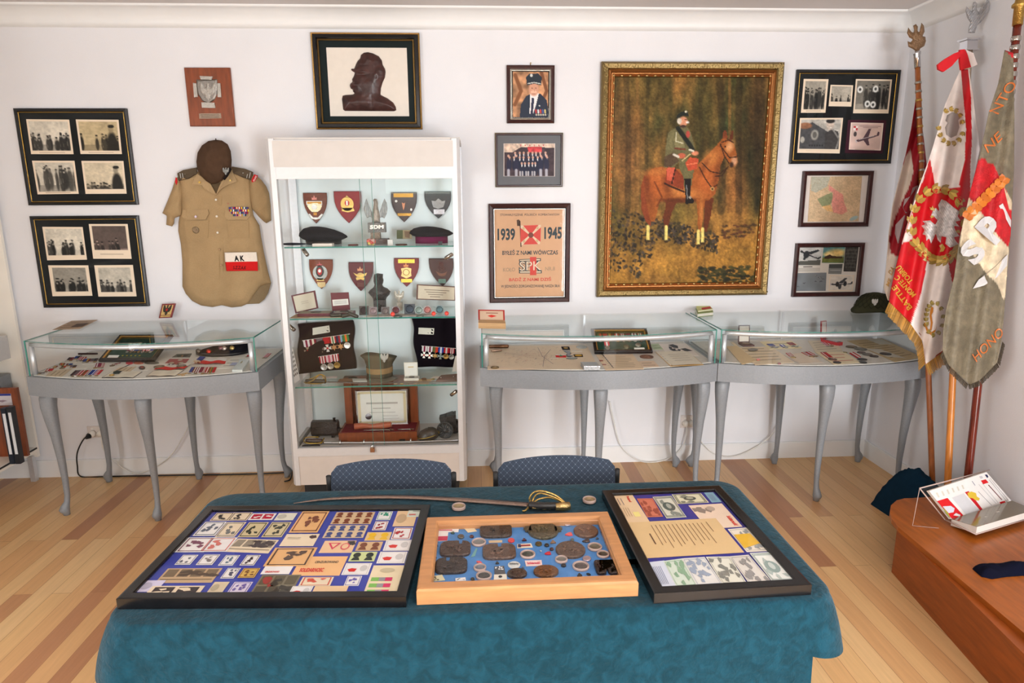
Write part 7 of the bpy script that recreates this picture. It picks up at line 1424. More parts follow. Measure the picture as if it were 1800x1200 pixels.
RC = [((497,123),(572,170),CRM,'s','stamp','cream stamp in the top left corner',KK),((600,122),(680,170),CRM,'s','stamp','cream stamp second in the top row',KK),((712,128),(832,167),WH,'s','two','white card with two red stamps',(176,30,60)),((867,127),(955,170),(216,212,196),'c','seal','pale round-marked card',KK),((1005,118),(1112,243),OG,'c','stamp','tall orange-brown cover with a red emblem',(120,70,50)),((1207,120),(1415,190),(206,178,140),'s','heads8','brown strip of eight portrait stamps',(120,62,40)),((1458,117),(1527,167),WH,'s','stamp','green portrait stamp',(40,140,110)),((1567,115),(1672,205),(222,190,150),'c','seal','tan cover in the top right corner',KK),((1632,105),(1705,150),(206,214,200),'l','T:SOLIDARNOSC::POCZTA','small printed tag at the top right',KK),((440,180),(510,262),WH,'s','stamp','grey drawing card at the left of the second row',(90,96,110)),((570,178),(627,265),CRM,'s','stamp','cream card with a grey head',(110,112,110)),((700,180),(765,268),(206,190,150),'s','stamp','tan card with a dark wing drawing, left of the pair',(60,62,50)),((835,180),(905,268),(206,190,150),'s','stamp','tan card with a dark wing drawing, right of the pair',(60,62,50)),((1175,200),(1385,273),(214,190,156),'s','heads8','blue strip of eight portrait stamps',(70,80,130)),((1445,177),(1510,230),WH,'s','stamp','dark red stamp',(150,40,50)),((1408,238),(1540,287),(222,190,130),'s','heads2','yellow pair of stamps',(226,180,40)),((1563,212),(1660,280),WH,'s','stamp','white stamp with a red anchor',(170,50,56)),((357,270),(463,356),WH,'s','stamp','white card with a purple eagle',(120,70,90)),((487,272),(596,354),WH,'s','stamp','white card with four small red figures',(200,110,100)),((935,252),(1100,322),CRM,'c',NT,'cream cover with red print and a round postmark',(80,60,60)),((1165,288),(1330,358),(228,190,150),'c','tri','cream cover with a red triangle and round stamp',KK),((1365,295),(1495,347),(206,172,130),'s','heads2','brown pair of portrait stamps',(120,70,50)),((1525,285),(1668,347),WH,'l','map','white label with a red map, topmost of three',KK),((345,373),(395,430),WH,'s','stamp','first small white stamp in the fourth row',(110,110,120)),((470,372),(525,432),WH,'s','stamp','second small white stamp in the fourth row',(120,110,110)),((597,372),(645,432),WH,'s','stamp','third small white stamp in the fourth row',(90,110,130)),((720,372),(770,432),WH,'s','stamp','white stamp with a black helmet',(60,50,56)),((880,330),(1085,437),OG,'c','stamp','orange-brown cover with three drawn stamps',(90,70,60)),((1335,355),(1470,410),(200,210,150),'s','heads2','green pair of portrait stamps',(40,50,46)),((1500,355),(1648,422),WH,'l','map','white label with a red map, middle of three',KK),((1045,380),(1280,490),(230,180,126),'c','T:SOLIDARNOSC::CENZUROWANO','large orange envelope stamped in red and black',KK),((270,450),(540,532),(190,160,124),'s','strip4','brown newspaper strip of four pictures',(80,64,50)),((622,448),(665,508),WH,'s','stamp','white stamp with a dark portrait',(70,70,90)),((717,450),(785,505),(206,170,90),'s','stamp','gold-coloured stamp',(120,80,50)),((840,440),(985,485),WH,'l','T:CENZUROWANO::','white strip with curved lettering',KK),((1310,418),(1445,485),WH,'l','map','white label with a red map, lowest of three',KK),((1472,432),(1625,605),(226,210,176),'c','strips3','tall cream cover with three green and red stamp strips',KK),((150,520),(225,585),(206,200,226),'l','seal','lilac card at the lower left',KK),((200,553),(475,605),CRM,'s','two','cream card with two framed red figures',(60,50,50)),((560,530),(610,597),(206,190,160),'s','seal','tan stamp with a faint portrait',KK),((675,527),(745,602),(216,206,224),'s','stamp','purple stamp with figures',(110,96,160)),((830,487),(1010,610),(120,112,92),'s','sheet6','dark olive sheet of six stamps',KK),((1070,500),(1235,550),CRM,'s','stamp','cream strip with three red emblems',(200,80,60)),((1020,553),(1120,612),WH,'l','map','white card with a red bird',KK),((1150,553),(1330,607),(222,190,150),'c','T:SOLIDARNOSC::','cream cover with red lettering and a dark crowd',KK),((1330,492),(1400,548),WH,'s','stamp','purple stamp above the three-strip cover',(110,100,170))]
NM = dict(s='stamp',c='postal_cover',l='paper_label')
for j,(a,b,c,nm,kd_,lb,ic)in enumerate(RC): pitem(B,t,(a,b),c,NM[nm],lb,j+3,kd_,ic,lift=-.0075+.0004*(j%5))
pitem(B,t,((650,275),(893,283),(843,362),(578,352)),CRM,'postal_cover','long white cover with a pig cartoon',77,'strip4',(70,60,60),quad=True)
kr = cp(4.615,1050,840)
B,t = tframe(kr((75,97),(1045,55),(1672,870),(412,940)),TT+.026,[(0,0),(.004,.001),(.026,.001),(.029,-.002),(.029,-.008)],BLK*5,'framed_banknotes','black frame of banknotes and a typed letter at the right of the table',(58,56,140),-.008,glasslift=-.003)
def note(q,col,label,seed,ic,kind='note',name='banknote',lift=-.007):
 P_ = [B.p(*p_,lift)for p_ in kr(*q)]; F0 = bilin(P_); F = lambda a,b,l=.0006: F0(a,b)+B.n*l; mb = MB(); mb.poly(P_[::-1],'paper',col)
 if kind=='note':
  frameline(mb,F,ic,.02,.04); frameline(mb,F,mix(ic,col,.5),.03,.08); fell(mb,F,.5,.5,.2 if(P_[1]-P_[0]).length>(P_[3]-P_[0]).length else .3,.2,mix(ic,col,.2)); fell(mb,F,.5,.48,.12,.12,mix(ic,col,.7),.001); inkblobs(mb,F,mix(ic,col,.5),seed,6)
 elif kind=='pale': frameline(mb,F,mix(ic,col,.6),.02,.05); inkblobs(mb,F,mix(ic,col,.45),seed,14,.12,.88,.12,.88)
 elif kind=='text':
  r = random.Random(seed)
  for j in range(13): x = .26+j*.045; y1 = r.uniform(.6,.88); fpoly(mb,F,[(x,.12),(x,y1),(x+.008,y1),(x+.008,.12)],(150,120,90))
  fpoly(mb,F,[(.19,.36),(.19,.66),(.205,.66),(.205,.36)],(110,84,66)); fpoly(mb,F,[(.86,.1),(.86,.4),(.868,.4),(.868,.1)],(140,112,86))
 elif kind=='env': inkblobs(mb,F,mix(ic,col,.5),seed,5,.1,.6,.1,.25); fell(mb,F,.55,.2,.12,.1,mix(ic,col,.7)); text(mb,lambda a,b:F(a,b,.0008),'Solidarność',(.93,.55),(.93,.95),(.8,.55),(206,60,50),bold=.04)
 elif kind=='tall': [fpoly(mb,F,[(.14+.1*j,.5),(.14+.1*j,.8),(.16+.1*j,.8),(.16+.1*j,.5)],(170,140,110))for j in range(4)]; text(mb,lambda a,b:F(a,b,.0008),'Poland',(.78,.08),(.78,.3),(.66,.08),(196,50,44),bold=.04); [fpoly(mb,F,[(x,.15),(x,.4),(x+.03,.4),(x+.03,.15)],(110,100,110))for x in(.2,.35)]; fpoly(mb,F,[(.55,.66),(.8,.66),(.8,.82),(.55,.82)],(236,220,140))
 elif kind=='lines': [fpoly(mb,F,[(.2+.09*j,.2),(.2+.09*j,.85),(.225+.09*j,.85),(.225+.09*j,.2)],(120,128,160))for j in range(6)]
 mb.build(name,t,label=label)
note(((143,120),(320,112),(440,340),(235,350)),(226,196,158),'tall cream envelope at the upper left',1,KK,'tall','envelope')
note(((355,150),(485,148),(555,300),(425,305)),(206,120,96),'red and brown banknote',2,(120,50,40),'pale',lift=-.0068)
note(((485,137),(640,128),(745,305),(580,315)),(214,212,196),'tall grey mock banknote',3,(60,72,70),lift=-.0064)
note(((645,115),(885,105),(942,183),(685,195)),(220,216,186),'wide grey mock banknote with a dark oval',4,(50,58,56))
note(((910,100),(985,97),(1047,178),(965,183)),(130,170,190),'small blue card in the top right corner',5,KK,'lines','card')
note(((770,207),(1045,190),(1190,382),(905,400)),(230,206,184),'cream envelope with red lettering',6,KK,'env','envelope')
note(((235,350),(980,313),(1175,592),(355,640)),(218,186,138),'large tan typed letter',7,KK,'text','letter',lift=-.0066)
note(((1065,402),(1215,388),(1370,580),(1195,588)),(232,222,206),'grey note with a yellow middle',8,(84,96,106),'pale')
P_ = kr((1110,450),(1240,440),(1310,520),(1180,560)); mb = MB(); mb.poly([B.p(*p_,-.0055)for p_ in P_][::-1],'ink',(222,176,60)); mb.build('yellow_patch',t)
for q,c,lb,s_,ic,kd_ in((((360,672),(525,655),(600,875),(455,880)),(206,212,226),'pale blue printed slip',9,KK,'lines'),(((515,660),(665,640),(765,860),(600,870)),(206,218,204),'pale green note',10,(84,130,90),'pale'),(((665,640),(850,628),(970,850),(765,865)),(222,220,216),'white note with faint blue print',11,(96,116,150),'pale'),(((860,628),(1050,625),(1165,845),(970,850)),(222,220,206),'white note with a dark reclining figure',12,(60,60,58),'pale'),(((1050,625),(1205,612),(1365,835),(1180,845)),(214,208,200),'grey note beside the reclining figure',13,(90,88,90),'pale'),(((1215,600),(1390,590),(1560,830),(1370,835)),(226,228,222),'pale grey-green note with an oval portrait',14,(120,140,136),'note')): note(q,c,lb,s_,ic,kd_,lift=-.007+.0003*(s_-9))
# ---- oak display case with medallions
ko = cp(4.286,720,840)
B,t = tframe(ko((130,290),(1500,245),(1720,775),(50,840)),TT+.04,[(0,-.006),(.003,-.001),(.008,0),(.028,0),(.033,-.003),(.034,-.01),(.036,-.012),(.036,-.024)],[('oak',(0,)*3)]*8,'oak_case','shallow oak display case of medallions on blue felt, in the middle of the table',(84,134,192),-.024,'felt','felt_backing',glasslift=-.009)
FT = Pl((0,0,TT+.0165),NZ); O1 = lambda x,y: ko((x,y))[0]
def bronze(c,wx,hy,label,col,shape='oval',name='medallion',notch=0):
 x,y = O1(*c); P0 = FT.p(x-wx/2/4.286,y); P1 = FT.p(x+wx/2/4.286,y); rx = (P1-P0).length/2; P2 = FT.p(x,y-hy/2/4.286); P3 = FT.p(x,y+hy/2/4.286); ry = (P3-P2).length/2; c0 = FT.p(x,y); pts = []
 if shape=='oval': pts = [(math.cos(2*math.pi*j/32),math.sin(2*math.pi*j/32))for j in range(32)]
 else:
  for j in range(32): q = 2*math.pi*j/32; a,b_ = math.cos(q),math.sin(q); k_ = (abs(a)**4.5+abs(b_)**4.5)**(-1/4.5); pts.append((a*k_,b_*k_))
  pts = [p_ for p_ in pts if not(p_[1]>.6 and abs(p_[0]-notch)<.17)]; top = [i for i,p_ in enumerate(pts)if p_[1]>.6 and p_[0]>notch]; i_ = (max(top)+1)if top else 8; pts[i_:i_] = [(notch+.13,.98),(notch+.1,.5),(notch-.1,.5),(notch-.13,.98)]
 t = thing(name,label,'medallion',c0); mb = MB(); mb.prism([c0+V(a*rx,b_*ry,.008)for a,b_ in pts],-NZ*.008,'relief',col,bevel=.07); mb.build('plate',t)
 r = random.Random(int(c[0])); mb = MB()
 for j in range(7): a,b_ = r.uniform(-.5,.5),r.uniform(-.5,.35); k_ = r.uniform(.08,.2); mb.prism([c0+V((a+k_*math.cos(i*1.05)*r.uniform(.5,1))*rx,(b_+k_*math.sin(i*1.05)*r.uniform(.6,1.3))*ry,.0105)for i in range(6)],-NZ*.003,'relief',shade(col,1.25))
 mb.build('relief_figures',t); return t
DB = (66,52,42)
for a in(((650,400),240,108,'dark notched bronze plaque at the top of the oak case, left of the crest',DB,'n','medallion',-.05),((1328,408),185,95,'large brown oval medallion near the upper right of the oak case',(110,80,62)),((345,540),230,110,'dark notched bronze plaque at the left, upper of two',(74,58,52),'n','medallion',.35),((675,562),250,112,'notched bronze plaque in the centre of the oak case',(98,76,64),'n','medallion',.05),((1212,548),225,122,'largest plain oval bronze medallion, right of centre in the oak case',(96,74,60)),((315,668),240,115,'dark notched bronze plaque at the left, lower of two',(60,50,46),'n','medallion',-.25),((810,728),150,66,'dark oval medallion at the bottom edge of the oak case',(76,60,50)),((1028,712),190,84,'warm brown oval medallion at the bottom of the oak case',(112,74,44)),((1435,682),78,100,'left of the two dark square plates in the oak case corner',(52,40,36),'n','medallion',5),((1528,682),90,100,'right of the two dark square plates in the oak case corner',(52,40,36),'n','medallion',5)): bronze(*a)
t = bronze((1005,402),230,128,'dark crest-shaped bronze oval with lugs at the top of the oak case',(84,74,52))
for s_ in(-1,1): c0 = FT.p(*O1(1005+s_*120,398)); MB().prism([c0+V(s_*x,y,.008)for x,y in((-.012,.014),(-.012,-.014),(.006,-.008),(.004,0),(.01,.004),(.004,.012))][::s_],-NZ*.007,'relief',(90,78,54)).build('lug',t)
for(x,y),w,c,lb in(((522,492),110,(160,160,156),'coin capsule right of the upper left notched plaque'),((890,583),115,(116,120,110),'coin capsule in the middle beside the centre plaque'),((530,683),95,(140,150,166),'pale blue-grey coin capsule left of the grey card'),((1143,622),95,(150,150,144),'coin capsule below the largest oval medallion'),((1290,672),128,(110,96,88),'large coin capsule left of the dark square plates'),((1395,527),110,(150,146,130),'upper coin capsule at the right side of the oak case'),((1457,583),95,(104,100,90),'lower coin capsule at the right side of the oak case'),((560,745),120,(84,80,76),'dark coin capsule at the bottom left of the oak case')):
 p0 = FT.p(*O1(x,y)); r_ = (FT.p(*O1(x+w/2,y))-FT.p(*O1(x-w/2,y))).length/2; t = thing('coin_capsule',lb,'coin capsule',p0)
 MB().lathe(p0,NZ,[(r_*.98,0),(r_,.002),(r_,.006),(r_*.9,.0075),(r_*.88,.006),(r_*.86,.002)],'acrylic_edge',n=28).build('rim',t); MB().lathe(p0+NZ*.001,NZ,[(0,0),(r_*.74,0),(r_*.74,.003),(r_*.68,.004),(r_*.64,.003),(0,.0035)],'metal',c,26).build('coin',t)
 MB().lathe(p0+NZ*.0062,NZ,[(r_*.88,0),(.0001,0)],'frame_glass',n=20).build('lid',t)
for q,c,nm,lb,dec in((((210,345),(375,345),(368,408),(212,410)),WH,'card','white card with a black and pink print, top left of the oak case',lambda mb,F:(inkblobs(mb,F,KK,5,4,.6,.85,.2,.6),fpoly(mb,F,[(.06,.75),(.7,.75),(.7,.85),(.06,.85)],(200,70,90)))),(((205,410),(292,410),(284,474),(198,478)),WH,'card','small white and crimson card below the top left card',lambda mb,F:fpoly(mb,F,[(0,.5),(1,.5),(1,1),(0,1)],(190,50,80))),(((390,360),(462,350),(507,402),(440,412)),(226,206,170),'card','slanted cream card near the top left of the oak case',None),(((595,473),(698,470),(698,486),(598,490)),(206,178,140),'paper_tag','tan tag between two notched plaques',None),(((810,500),(915,494),(928,524),(812,530)),(230,214,190),'paper_tag','cream tag with a dark and red flag print, centre of the oak case',lambda mb,F:(fpoly(mb,F,[(.05,.1),(.25,.1),(.25,.9),(.05,.9)],(60,60,90)),fpoly(mb,F,[(.25,.3),(.9,.3),(.9,.7),(.25,.7)],(150,60,60)))),(((868,624),(994,620),(1000,662),(878,666)),(230,206,200),'paper_tag','pinkish tag with red lettering in the oak case',lambda mb,F:text(mb,lambda a,b:F(a,b,.0008),'Solidarność',(.1,.3),(.9,.3),(.1,.75),(206,40,80),bold=.03)),(((500,530),(512,534),(492,590),(462,598)),(110,160,160),'card','narrow teal card edge beside the upper left plaque',None),(((637,668),(712,664),(722,722),(640,728)),(80,80,84),'card','dark grey drawing card at the bottom centre of the oak case',lambda mb,F:inkblobs(mb,F,(220,220,220),9,6)),(((636,730),(730,726),(734,764),(634,768)),(226,220,206),'card','white card with a black heart print below the grey card',lambda mb,F:fell(mb,F,.5,.5,.15,.25,KK)),(((155,745),(245,730),(268,772),(172,780)),(214,206,170),'card','cream card in the bottom left corner of the oak case',lambda mb,F:inkblobs(mb,F,(100,90,70),4,5)),(((345,758),(420,750),(425,774),(346,778)),WH,'card','small black and white card at the bottom edge of the oak case',lambda mb,F:inkblobs(mb,F,KK,14,4))):
 card(FT,ko(*q),nm,lb,'card',c,0,thick=.0012,decor=dec)
badge(FT,ko(*oval(787,658,48,27)),'oval_badge','white oval lettered badge in the oak case','badge',(206,208,206),'gloss',decor=lambda mb:text(mb,lambda x,y:FT.p(x,y,.0045),'Solidarity',O1(752,648),O1(822,648),O1(752,666),(60,60,64)))
PN = [((325,418),16,(60,96,84),'green enamel pin below the white card'),((387,445),26,(110,104,92),'bronze eagle pin below the slanted card'),((468,445),16,(110,60,56),'brownish red pin left of the top notched plaque'),((197,512),18,(60,56,60),'dark star pin at the left edge of the felt'),((187,600),18,(50,46,50),'dark shield pin at the left edge of the felt'),((168,668),14,(90,70,70),'small brown pin at the lower left edge of the felt'),((828,352),22,(130,60,60),'maroon pin beside the crest-shaped bronze'),((766,474),26,(200,46,44),'red and white pin below the top notched plaque'),((863,470),20,(90,50,60),'dark striped pin below the crest-shaped bronze'),((1184,354),34,(220,200,200),'white eagle pin with red edge, top right of the crest'),((1290,335),15,(90,84,74),'tiny bronze pin at the top edge of the felt'),((1424,332),22,(100,86,74),'oval bronze pin in the top right corner'),((1457,410),18,(110,96,80),'crucifix-shaped pin at the right'),((1412,460),13,(100,110,120),'small steel pin above the upper right capsule'),((1482,490),13,(110,84,70),'tiny brown cross pin at the right edge'),((1330,478),32,(96,80,74),'bar-shaped bronze pin under the brown oval'),((972,500),27,(104,88,50),'oval brass pin below the crest-shaped bronze'),((1033,510),18,(70,66,60),'dark oval pin left of the largest medallion'),((1080,487),25,(120,84,50),'golden brown oval pin above the largest medallion'),((988,556),9,(200,200,200),'tiny white-headed stick pin'),((1042,572),26,(190,40,50),'square red and white pin left of the largest medallion'),((1070,540),16,(90,60,60),'small maroon pin above the square red one'),((1225,470),14,(110,120,110),'tiny round pin on top of the largest medallion'),((660,645),16,(70,66,64),'dark shield pin above the grey drawing card'),((525,640),24,(206,60,60),'red and white flag pin above the pale capsule'),((855,680),10,(120,130,140),'tiny steel pin right of the white oval badge'),((1160,662),20,(60,56,60),'dark bar pin below the largest medallion'),((1335,612),33,(206,180,186),'white and red double eagle pin near the plates'),((1280,735),22,(60,56,52),'dark eagle pin at the bottom right of the felt'),((1348,730),18,(56,52,48),'dark winged pin beside the dark square plates'),((1200,428),30,(206,60,54),'slanted red tag pin left of the brown oval'),((475,766),16,(70,66,60),'small dark pin at the bottom left edge')]
for j,(c,w,col,lb)in enumerate(PN):
 n_ = [5,8,12,6,4][j%5]; badge(FT,ko(*[(c[0]+w*(1 if(i%2==0 or n_>6)else .55)*math.cos(2*math.pi*i/n_+.4),c[1]+w*.6*(1 if(i%2==0 or n_>6)else .55)*math.sin(2*math.pi*i/n_+.4))for i in range(n_)]),'pin',lb,'pin',col,'metal' if max(col)-min(col)<70 else 'gloss',.004)
 # ---- sabre and the two coins lying on the cloth
ks = cp(2.8125,500,760); tz = TT+.006
TS = lambda x,y,l=0.: (lambda p_:p_+NZ*0)(atz(*ks((x,y))[0],tz+l))
t = sword([TS(45,350),TS(200,329),TS(400,318),TS(600,318),TS(800,327),TS(1000,340),TS(1205,355,.006)],'sabre','long curved sabre with a brass hilt lying on the teal cloth',.03,(146,126,116),'metal',[TS(1212,358,.01),TS(1270,364,.012),TS(1340,364,.012),TS(1395,362,.012)],[[TS(1220,352,.012),TS(1212,325,.03),TS(1235,295,.05),TS(1280,290,.055),TS(1340,310,.04),TS(1385,345,.02),TS(1402,362,.012)],[TS(1222,352,.012),TS(1235,320,.03),TS(1265,300,.045),TS(1330,318,.035),TS(1388,350,.018)],[TS(1225,356,.012),TS(1255,330,.02),TS(1320,322,.025),TS(1380,348,.018)],[TS(1215,350,.008),TS(1206,370,.006),TS(1190,386,.004),TS(1176,388,.004)]],(180,148,86),(38,36,36))
MB().tube([TS(1340,368,.012),TS(1375,366,.012),TS(1410,362,.012)],[.011,.014,.012],'metal',(190,162,110),10).build('pommel',t)
MB().tube([TS(1225,372,.008),TS(1290,377,.008),TS(1350,374,.008)],.0035,'metal',(190,162,110),6).build('back_strap',t)
for(x,y),lb in(((806.5,892),'clear coin capsule left of the sabre hilt, above the oak case'),((1036,880),'clear coin capsule between the sabre hilt and the banknote frame')):
 p0 = atz(x,y+1,TT+.002); r_ = .021; t = thing('coin_capsule',lb,'coin capsule',p0)
 MB().lathe(p0,NZ,[(0,0),(r_*.97,0),(r_,.002),(r_,.008),(r_*.96,.01),(r_*.9,.01),(r_*.88,.004)],'acrylic_edge',n=30).build('rim',t); MB().lathe(p0+NZ*.004,NZ,[(0,0),(r_*.8,0),(r_*.8,.003),(r_*.74,.004),(r_*.7,.003),(0,.0035)],'metal',(190,166,120),28).build('coin',t)
 MB().lathe(p0+NZ*.0099,NZ,[(r_*.92,0),(.0001,0)],'frame_glass',n=20).build('lid',t)
 # ================================================================ banners in the right corner
def tube2(mb,a,b,r0,r1,mat,col=(255,)*3,n=14,seg_=10): mb.tube([a.lerp(b,j/seg_)for j in range(seg_+1)],[lerp(r0,r1,j/seg_)for j in range(seg_+1)],mat,col,n)
def banner(name_l,q0,q1,y0,y1,wood,r,top,parts):
 """pole from floor point q0 to the top pixel q1 at depth y1"""
 a = atz(*q0,0); b = aty(*q1,y1); t = thing('banner',name_l,'banner',a,'banners on poles in the right corner')
 mb = MB(); tube2(mb,a,b,r,r*.92,wood); mb.build('pole',t); return t,a,b
def flagfn(yt,yb,top,bot,amp,kx,cx_,ph):
 return lambda x,y,l=0.: aty(x,y,lerp(yt,yb,(y-top)/(bot-top))+amp*math.sin(x*kx+y*cx_+ph)*min(1,max(0,(y-top)/60))-l)
def flag(t,name,fn,left,right,nx,ny,paint,col,mat,bottom=None):
 """left/right edges as [(x,y)...] sampled by height fraction"""
 def along(P,s):
  L = [0];
  for(x0,y0),(x1,y1)in zip(P,P[1:]): L.append(L[-1]+math.hypot(x1-x0,y1-y0))
  d = s*L[-1]
  for i in range(len(P)-1):
   if d<=L[i+1]or i==len(P)-2: f = (d-L[i])/max(1e-6,L[i+1]-L[i]); return(lerp(P[i][0],P[i+1][0],f),lerp(P[i][1],P[i+1][1],f))
 X = np.zeros((ny,nx)); Y = np.zeros((ny,nx))
 for j in range(ny):
  a,b = along(left,j/(ny-1)),along(right,j/(ny-1))
  for i in range(nx):
   s = i/(nx-1); X[j,i] = lerp(a[0],b[0],s); Y[j,i] = lerp(a[1],b[1],s)
   if bottom: Y[j,i] += bottom(s)*(j/(ny-1))**3
 A = Art(X,Y,col); paint(A); o = paintgrid(name,lambda x,y:fn(x,y),A,mat,t); s_ = o.modifiers.new('s','SOLIDIFY'); s_.thickness = .002; s_.offset = 0
 return X,Y,o
def fpatch(mb,fn,pts,col,mat='satin',l=.004):
 P = [fn(x,y,l)for x,y in pts]; n = sum(((P[i]-P[0]).cross(P[i+1]-P[0])for i in range(1,len(P)-1)),Vector()); mb.poly(P if n.y<0 else P[::-1],mat,col)
def leaf(mb,fn,x,y,s,a,col,l=.005,w=.34):
 c,d = math.cos(a),math.sin(a); fpatch(mb,fn,[(x+(p*c-q*d)*s,y+(p*d+q*c)*s)for p,q in((0,0),(.3,-w),(.7,-w*.8),(1,0),(.7,w*.8),(.3,w))],col,'satin',l)
def fringe(t,fn,pts,L,col,dens=1.6):
 mb = MB(); r = random.Random(3)
 for(x0,y0),(x1,y1)in zip(pts,pts[1:]):
  n = max(2,int(math.hypot(x1-x0,y1-y0)/dens)); nx_,ny_ = -(y1-y0),(x1-x0); q = math.hypot(nx_,ny_); nx_/=q; ny_/=q
  if ny_<0: nx_,ny_ = -nx_,-ny_
  for j in range(n):
   a = (lerp(x0,x1,j/n),lerp(y0,y1,j/n)); b = (lerp(x0,x1,(j+1)/n),lerp(y0,y1,(j+1)/n)); k_ = L*r.uniform(.88,1.05); fx,fy = nx_*.5*k_,(ny_*.5+.5)*k_
   fpatch(mb,fn,[a,b,(b[0]+fx-.2,b[1]+fy),(a[0]+fx+.2,a[1]+fy)],shade(col,r.uniform(.8,1.12)),'fabric',.0)
 return mb.build('fringe',t)
REDC,WHT,GLD,SLV = (198,22,32),(234,222,216),(190,158,78),(176,168,166)
t,a,b = banner('dark red and white banner on a nail-studded pole with a brass eagle, left of three',(1641,905),(1612,95),0,-.3,'pole_wood',.0145,None,None)
ax = (b-a).normalized(); mb = MB()
for j in range(24):
 p_ = a.lerp(b,.5+j*.019); mb.lathe(p_-ax*.006,ax,[(.0155,0),(.0165,.003),(.0165,.009),(.0155,.012)],'metal',(176,170,160)if j%3 else(196,160,90),12)
mb.build('metal_bands',t,kind='stuff'); mb = MB(); mb.lathe(b-ax*.075,ax,[(.016,0),(.016,.07),(.019,.075),(.019,.085),(.012,.09)],'chrome',(206,206,210),16); mb.build('ferrule',t)
kg = cp(3.529,1520,0); FN = lambda x,y,h=0: aty(x,y,-.3-h)
relief('eagle_finial',FN,kg((318,320),(300,305),(270,290),(265,255),(285,262),(300,245),(275,232),(262,205),(270,170),(288,195),(302,205),(306,185),(300,160),(318,148),(330,165),(328,190),(338,205),(345,170),(352,140),(368,160),(372,195),(358,225),(376,228),(380,255),(370,285),(345,300),(336,320)),1,lambda x,y,d:.012*np.sqrt(np.clip(d/4,0,1)),(136,104,74),'relief',t)
fA = flagfn(-.33,-.6,170,530,.018,.22,.05,0)
def pA(A):
 A.poly([(1500,330),(1578,318),(1592,275),(1600,262),(1606,300),(1598,330),(1590,345),(1572,385),(1562,420),(1566,445),(1590,460),(1600,560),(1500,560)],(222,206,190)); A.poly([(1500,452),(1562,445),(1590,458),(1640,470),(1640,540),(1500,540)],(224,208,190)); A.noise(14,.06,5)
flag(t,'banner_cloth',fA,[(1610,172),(1602,225),(1592,272),(1579,320),(1569,360),(1562,410),(1560,440),(1557,475),(1553,505),(1561,528)],[(1613,172),(1622,230),(1630,300),(1636,400),(1640,530)],34,90,pA,(150,22,34),'silk')
mb = MB()
for pts in([(1587,365),(1590,350),(1600,345),(1604,330),(1614,325),(1612,350),(1602,368),(1592,375)],[(1574,395),(1590,378),(1600,382),(1596,405),(1588,425),(1578,428),(1573,410)],[(1594,405),(1606,392),(1612,410),(1600,420)]): fpatch(mb,fA,pts,(176,156,156),'silk',.006)
for s_,q_ in(('DA',((1561,478),(1567,466),(1567,484))),('ME',((1557,500),(1562,488),(1562,504)))): text(mb,lambda x,y:fA(x,y,.005),s_,*q_,(206,160,90),'satin')
mb.build('embroidery',t)
t,a,b = banner('red and white banner with silver eagle and laurel wreaths, middle of three',(1662,930),(1702,90),0,-.6,'pole_orange',.0165,None,None)
ax = (b-a).normalized(); c = b; mb = MB()
for h0,h1,w in((0,.006,.034),(.006,.05,.027),(.05,.058,.034)): mb.rings([[c+ax*h+V(sx*w,sy*w,0)for sx,sy in((-1,-1),(1,-1),(1,1),(-1,1))]for h in(h0,h1)],'chrome',(210,210,214),smooth=False)
mb.build('silver_block',t); mb = MB(); mb.lathe(b-ax*.22,ax,[(.0175,0),(.0175,.2),(.02,.22)],'metal',(190,170,150),14); mb.build('ferrule',t)
FN = lambda x,y,h=0: aty(x,y,-.6-h)
relief('eagle_finial',FN,kg((640,205),(645,170),(655,140),(635,110),(625,70),(630,38),(650,60),(666,72),(668,40),(672,15),(685,8),(696,20),(695,55),(706,78),(725,40),(750,10),(765,-8),(776,20),(772,60),(752,100),(720,140),(700,155),(690,180),(684,205)),1,lambda x,y,d:.016*np.sqrt(np.clip(d/5,0,1))*(1+.25*np.sin(x*1.3+y)),(170,168,170),'relief',t)
yB = lambda t_: 0
fB = flagfn(-.64,-.95,100,650,.02,.16,.03,1.)
ke = cp(3,1520,300)
def pB(A):
 A.poly(kg((595,430),(640,430),(655,560),(672,700),(668,850),(655,1000),(650,1200),(585,1150),(620,1000),(630,800),(612,620)),REDC)
 A.poly([(1600,380),(1620,325),(1634,278),(1641,310),(1644,330),(1646,345),(1600,560),(1540,560)],REDC); A.poly(ke((360,90),(500,90),(555,0),(560,600),(455,590),(440,480),(330,480),(200,380),(245,230),(300,60)),REDC)
 A.poly(ke((185,385),(250,360),(290,430),(328,480),(318,560),(300,640),(275,720),(243,806),(120,700),(140,560)),REDC)
 A.poly(ke((328,478),(440,490),(460,590),(415,950),(320,1025),(300,890),(243,806),(300,640)),WHT); A.poly(ke((225,300),(250,220),(262,330),(250,362),(196,384)),(226,214,208)); A.ell(*ke((390,290))[0],47,66,REDC,.1,.03)
 A.poly(kg((660,560),(672,700),(690,800),(712,900),(700,1000),(660,1150),(664,900)),(222,212,210)); A.noise(12,.06,15)
LB = [(1688,122),(1680,140),(1661,184),(1645,241),(1633,280),(1613,335),(1600,377),(1585,427),(1573,477),(1565,513),(1563,530),(1600,568),(1622,600),(1627,640)]
RB_ = [(1703,122),(1710,165),(1716,215),(1722,262),(1712,310),(1706,350),(1700,400),(1690,450),(1676,510),(1668,560),(1660,600),(1657,618)]
X,Y,o = flag(t,'banner_cloth',fB,LB,RB_,74,190,pB,WHT,'silk')
fringe(t,fB,[(1563,530),(1600,568),(1618,590),(1624,612),(1626,640),(1642,628),(1658,618)],23,(190,142,70))
mb = MB()
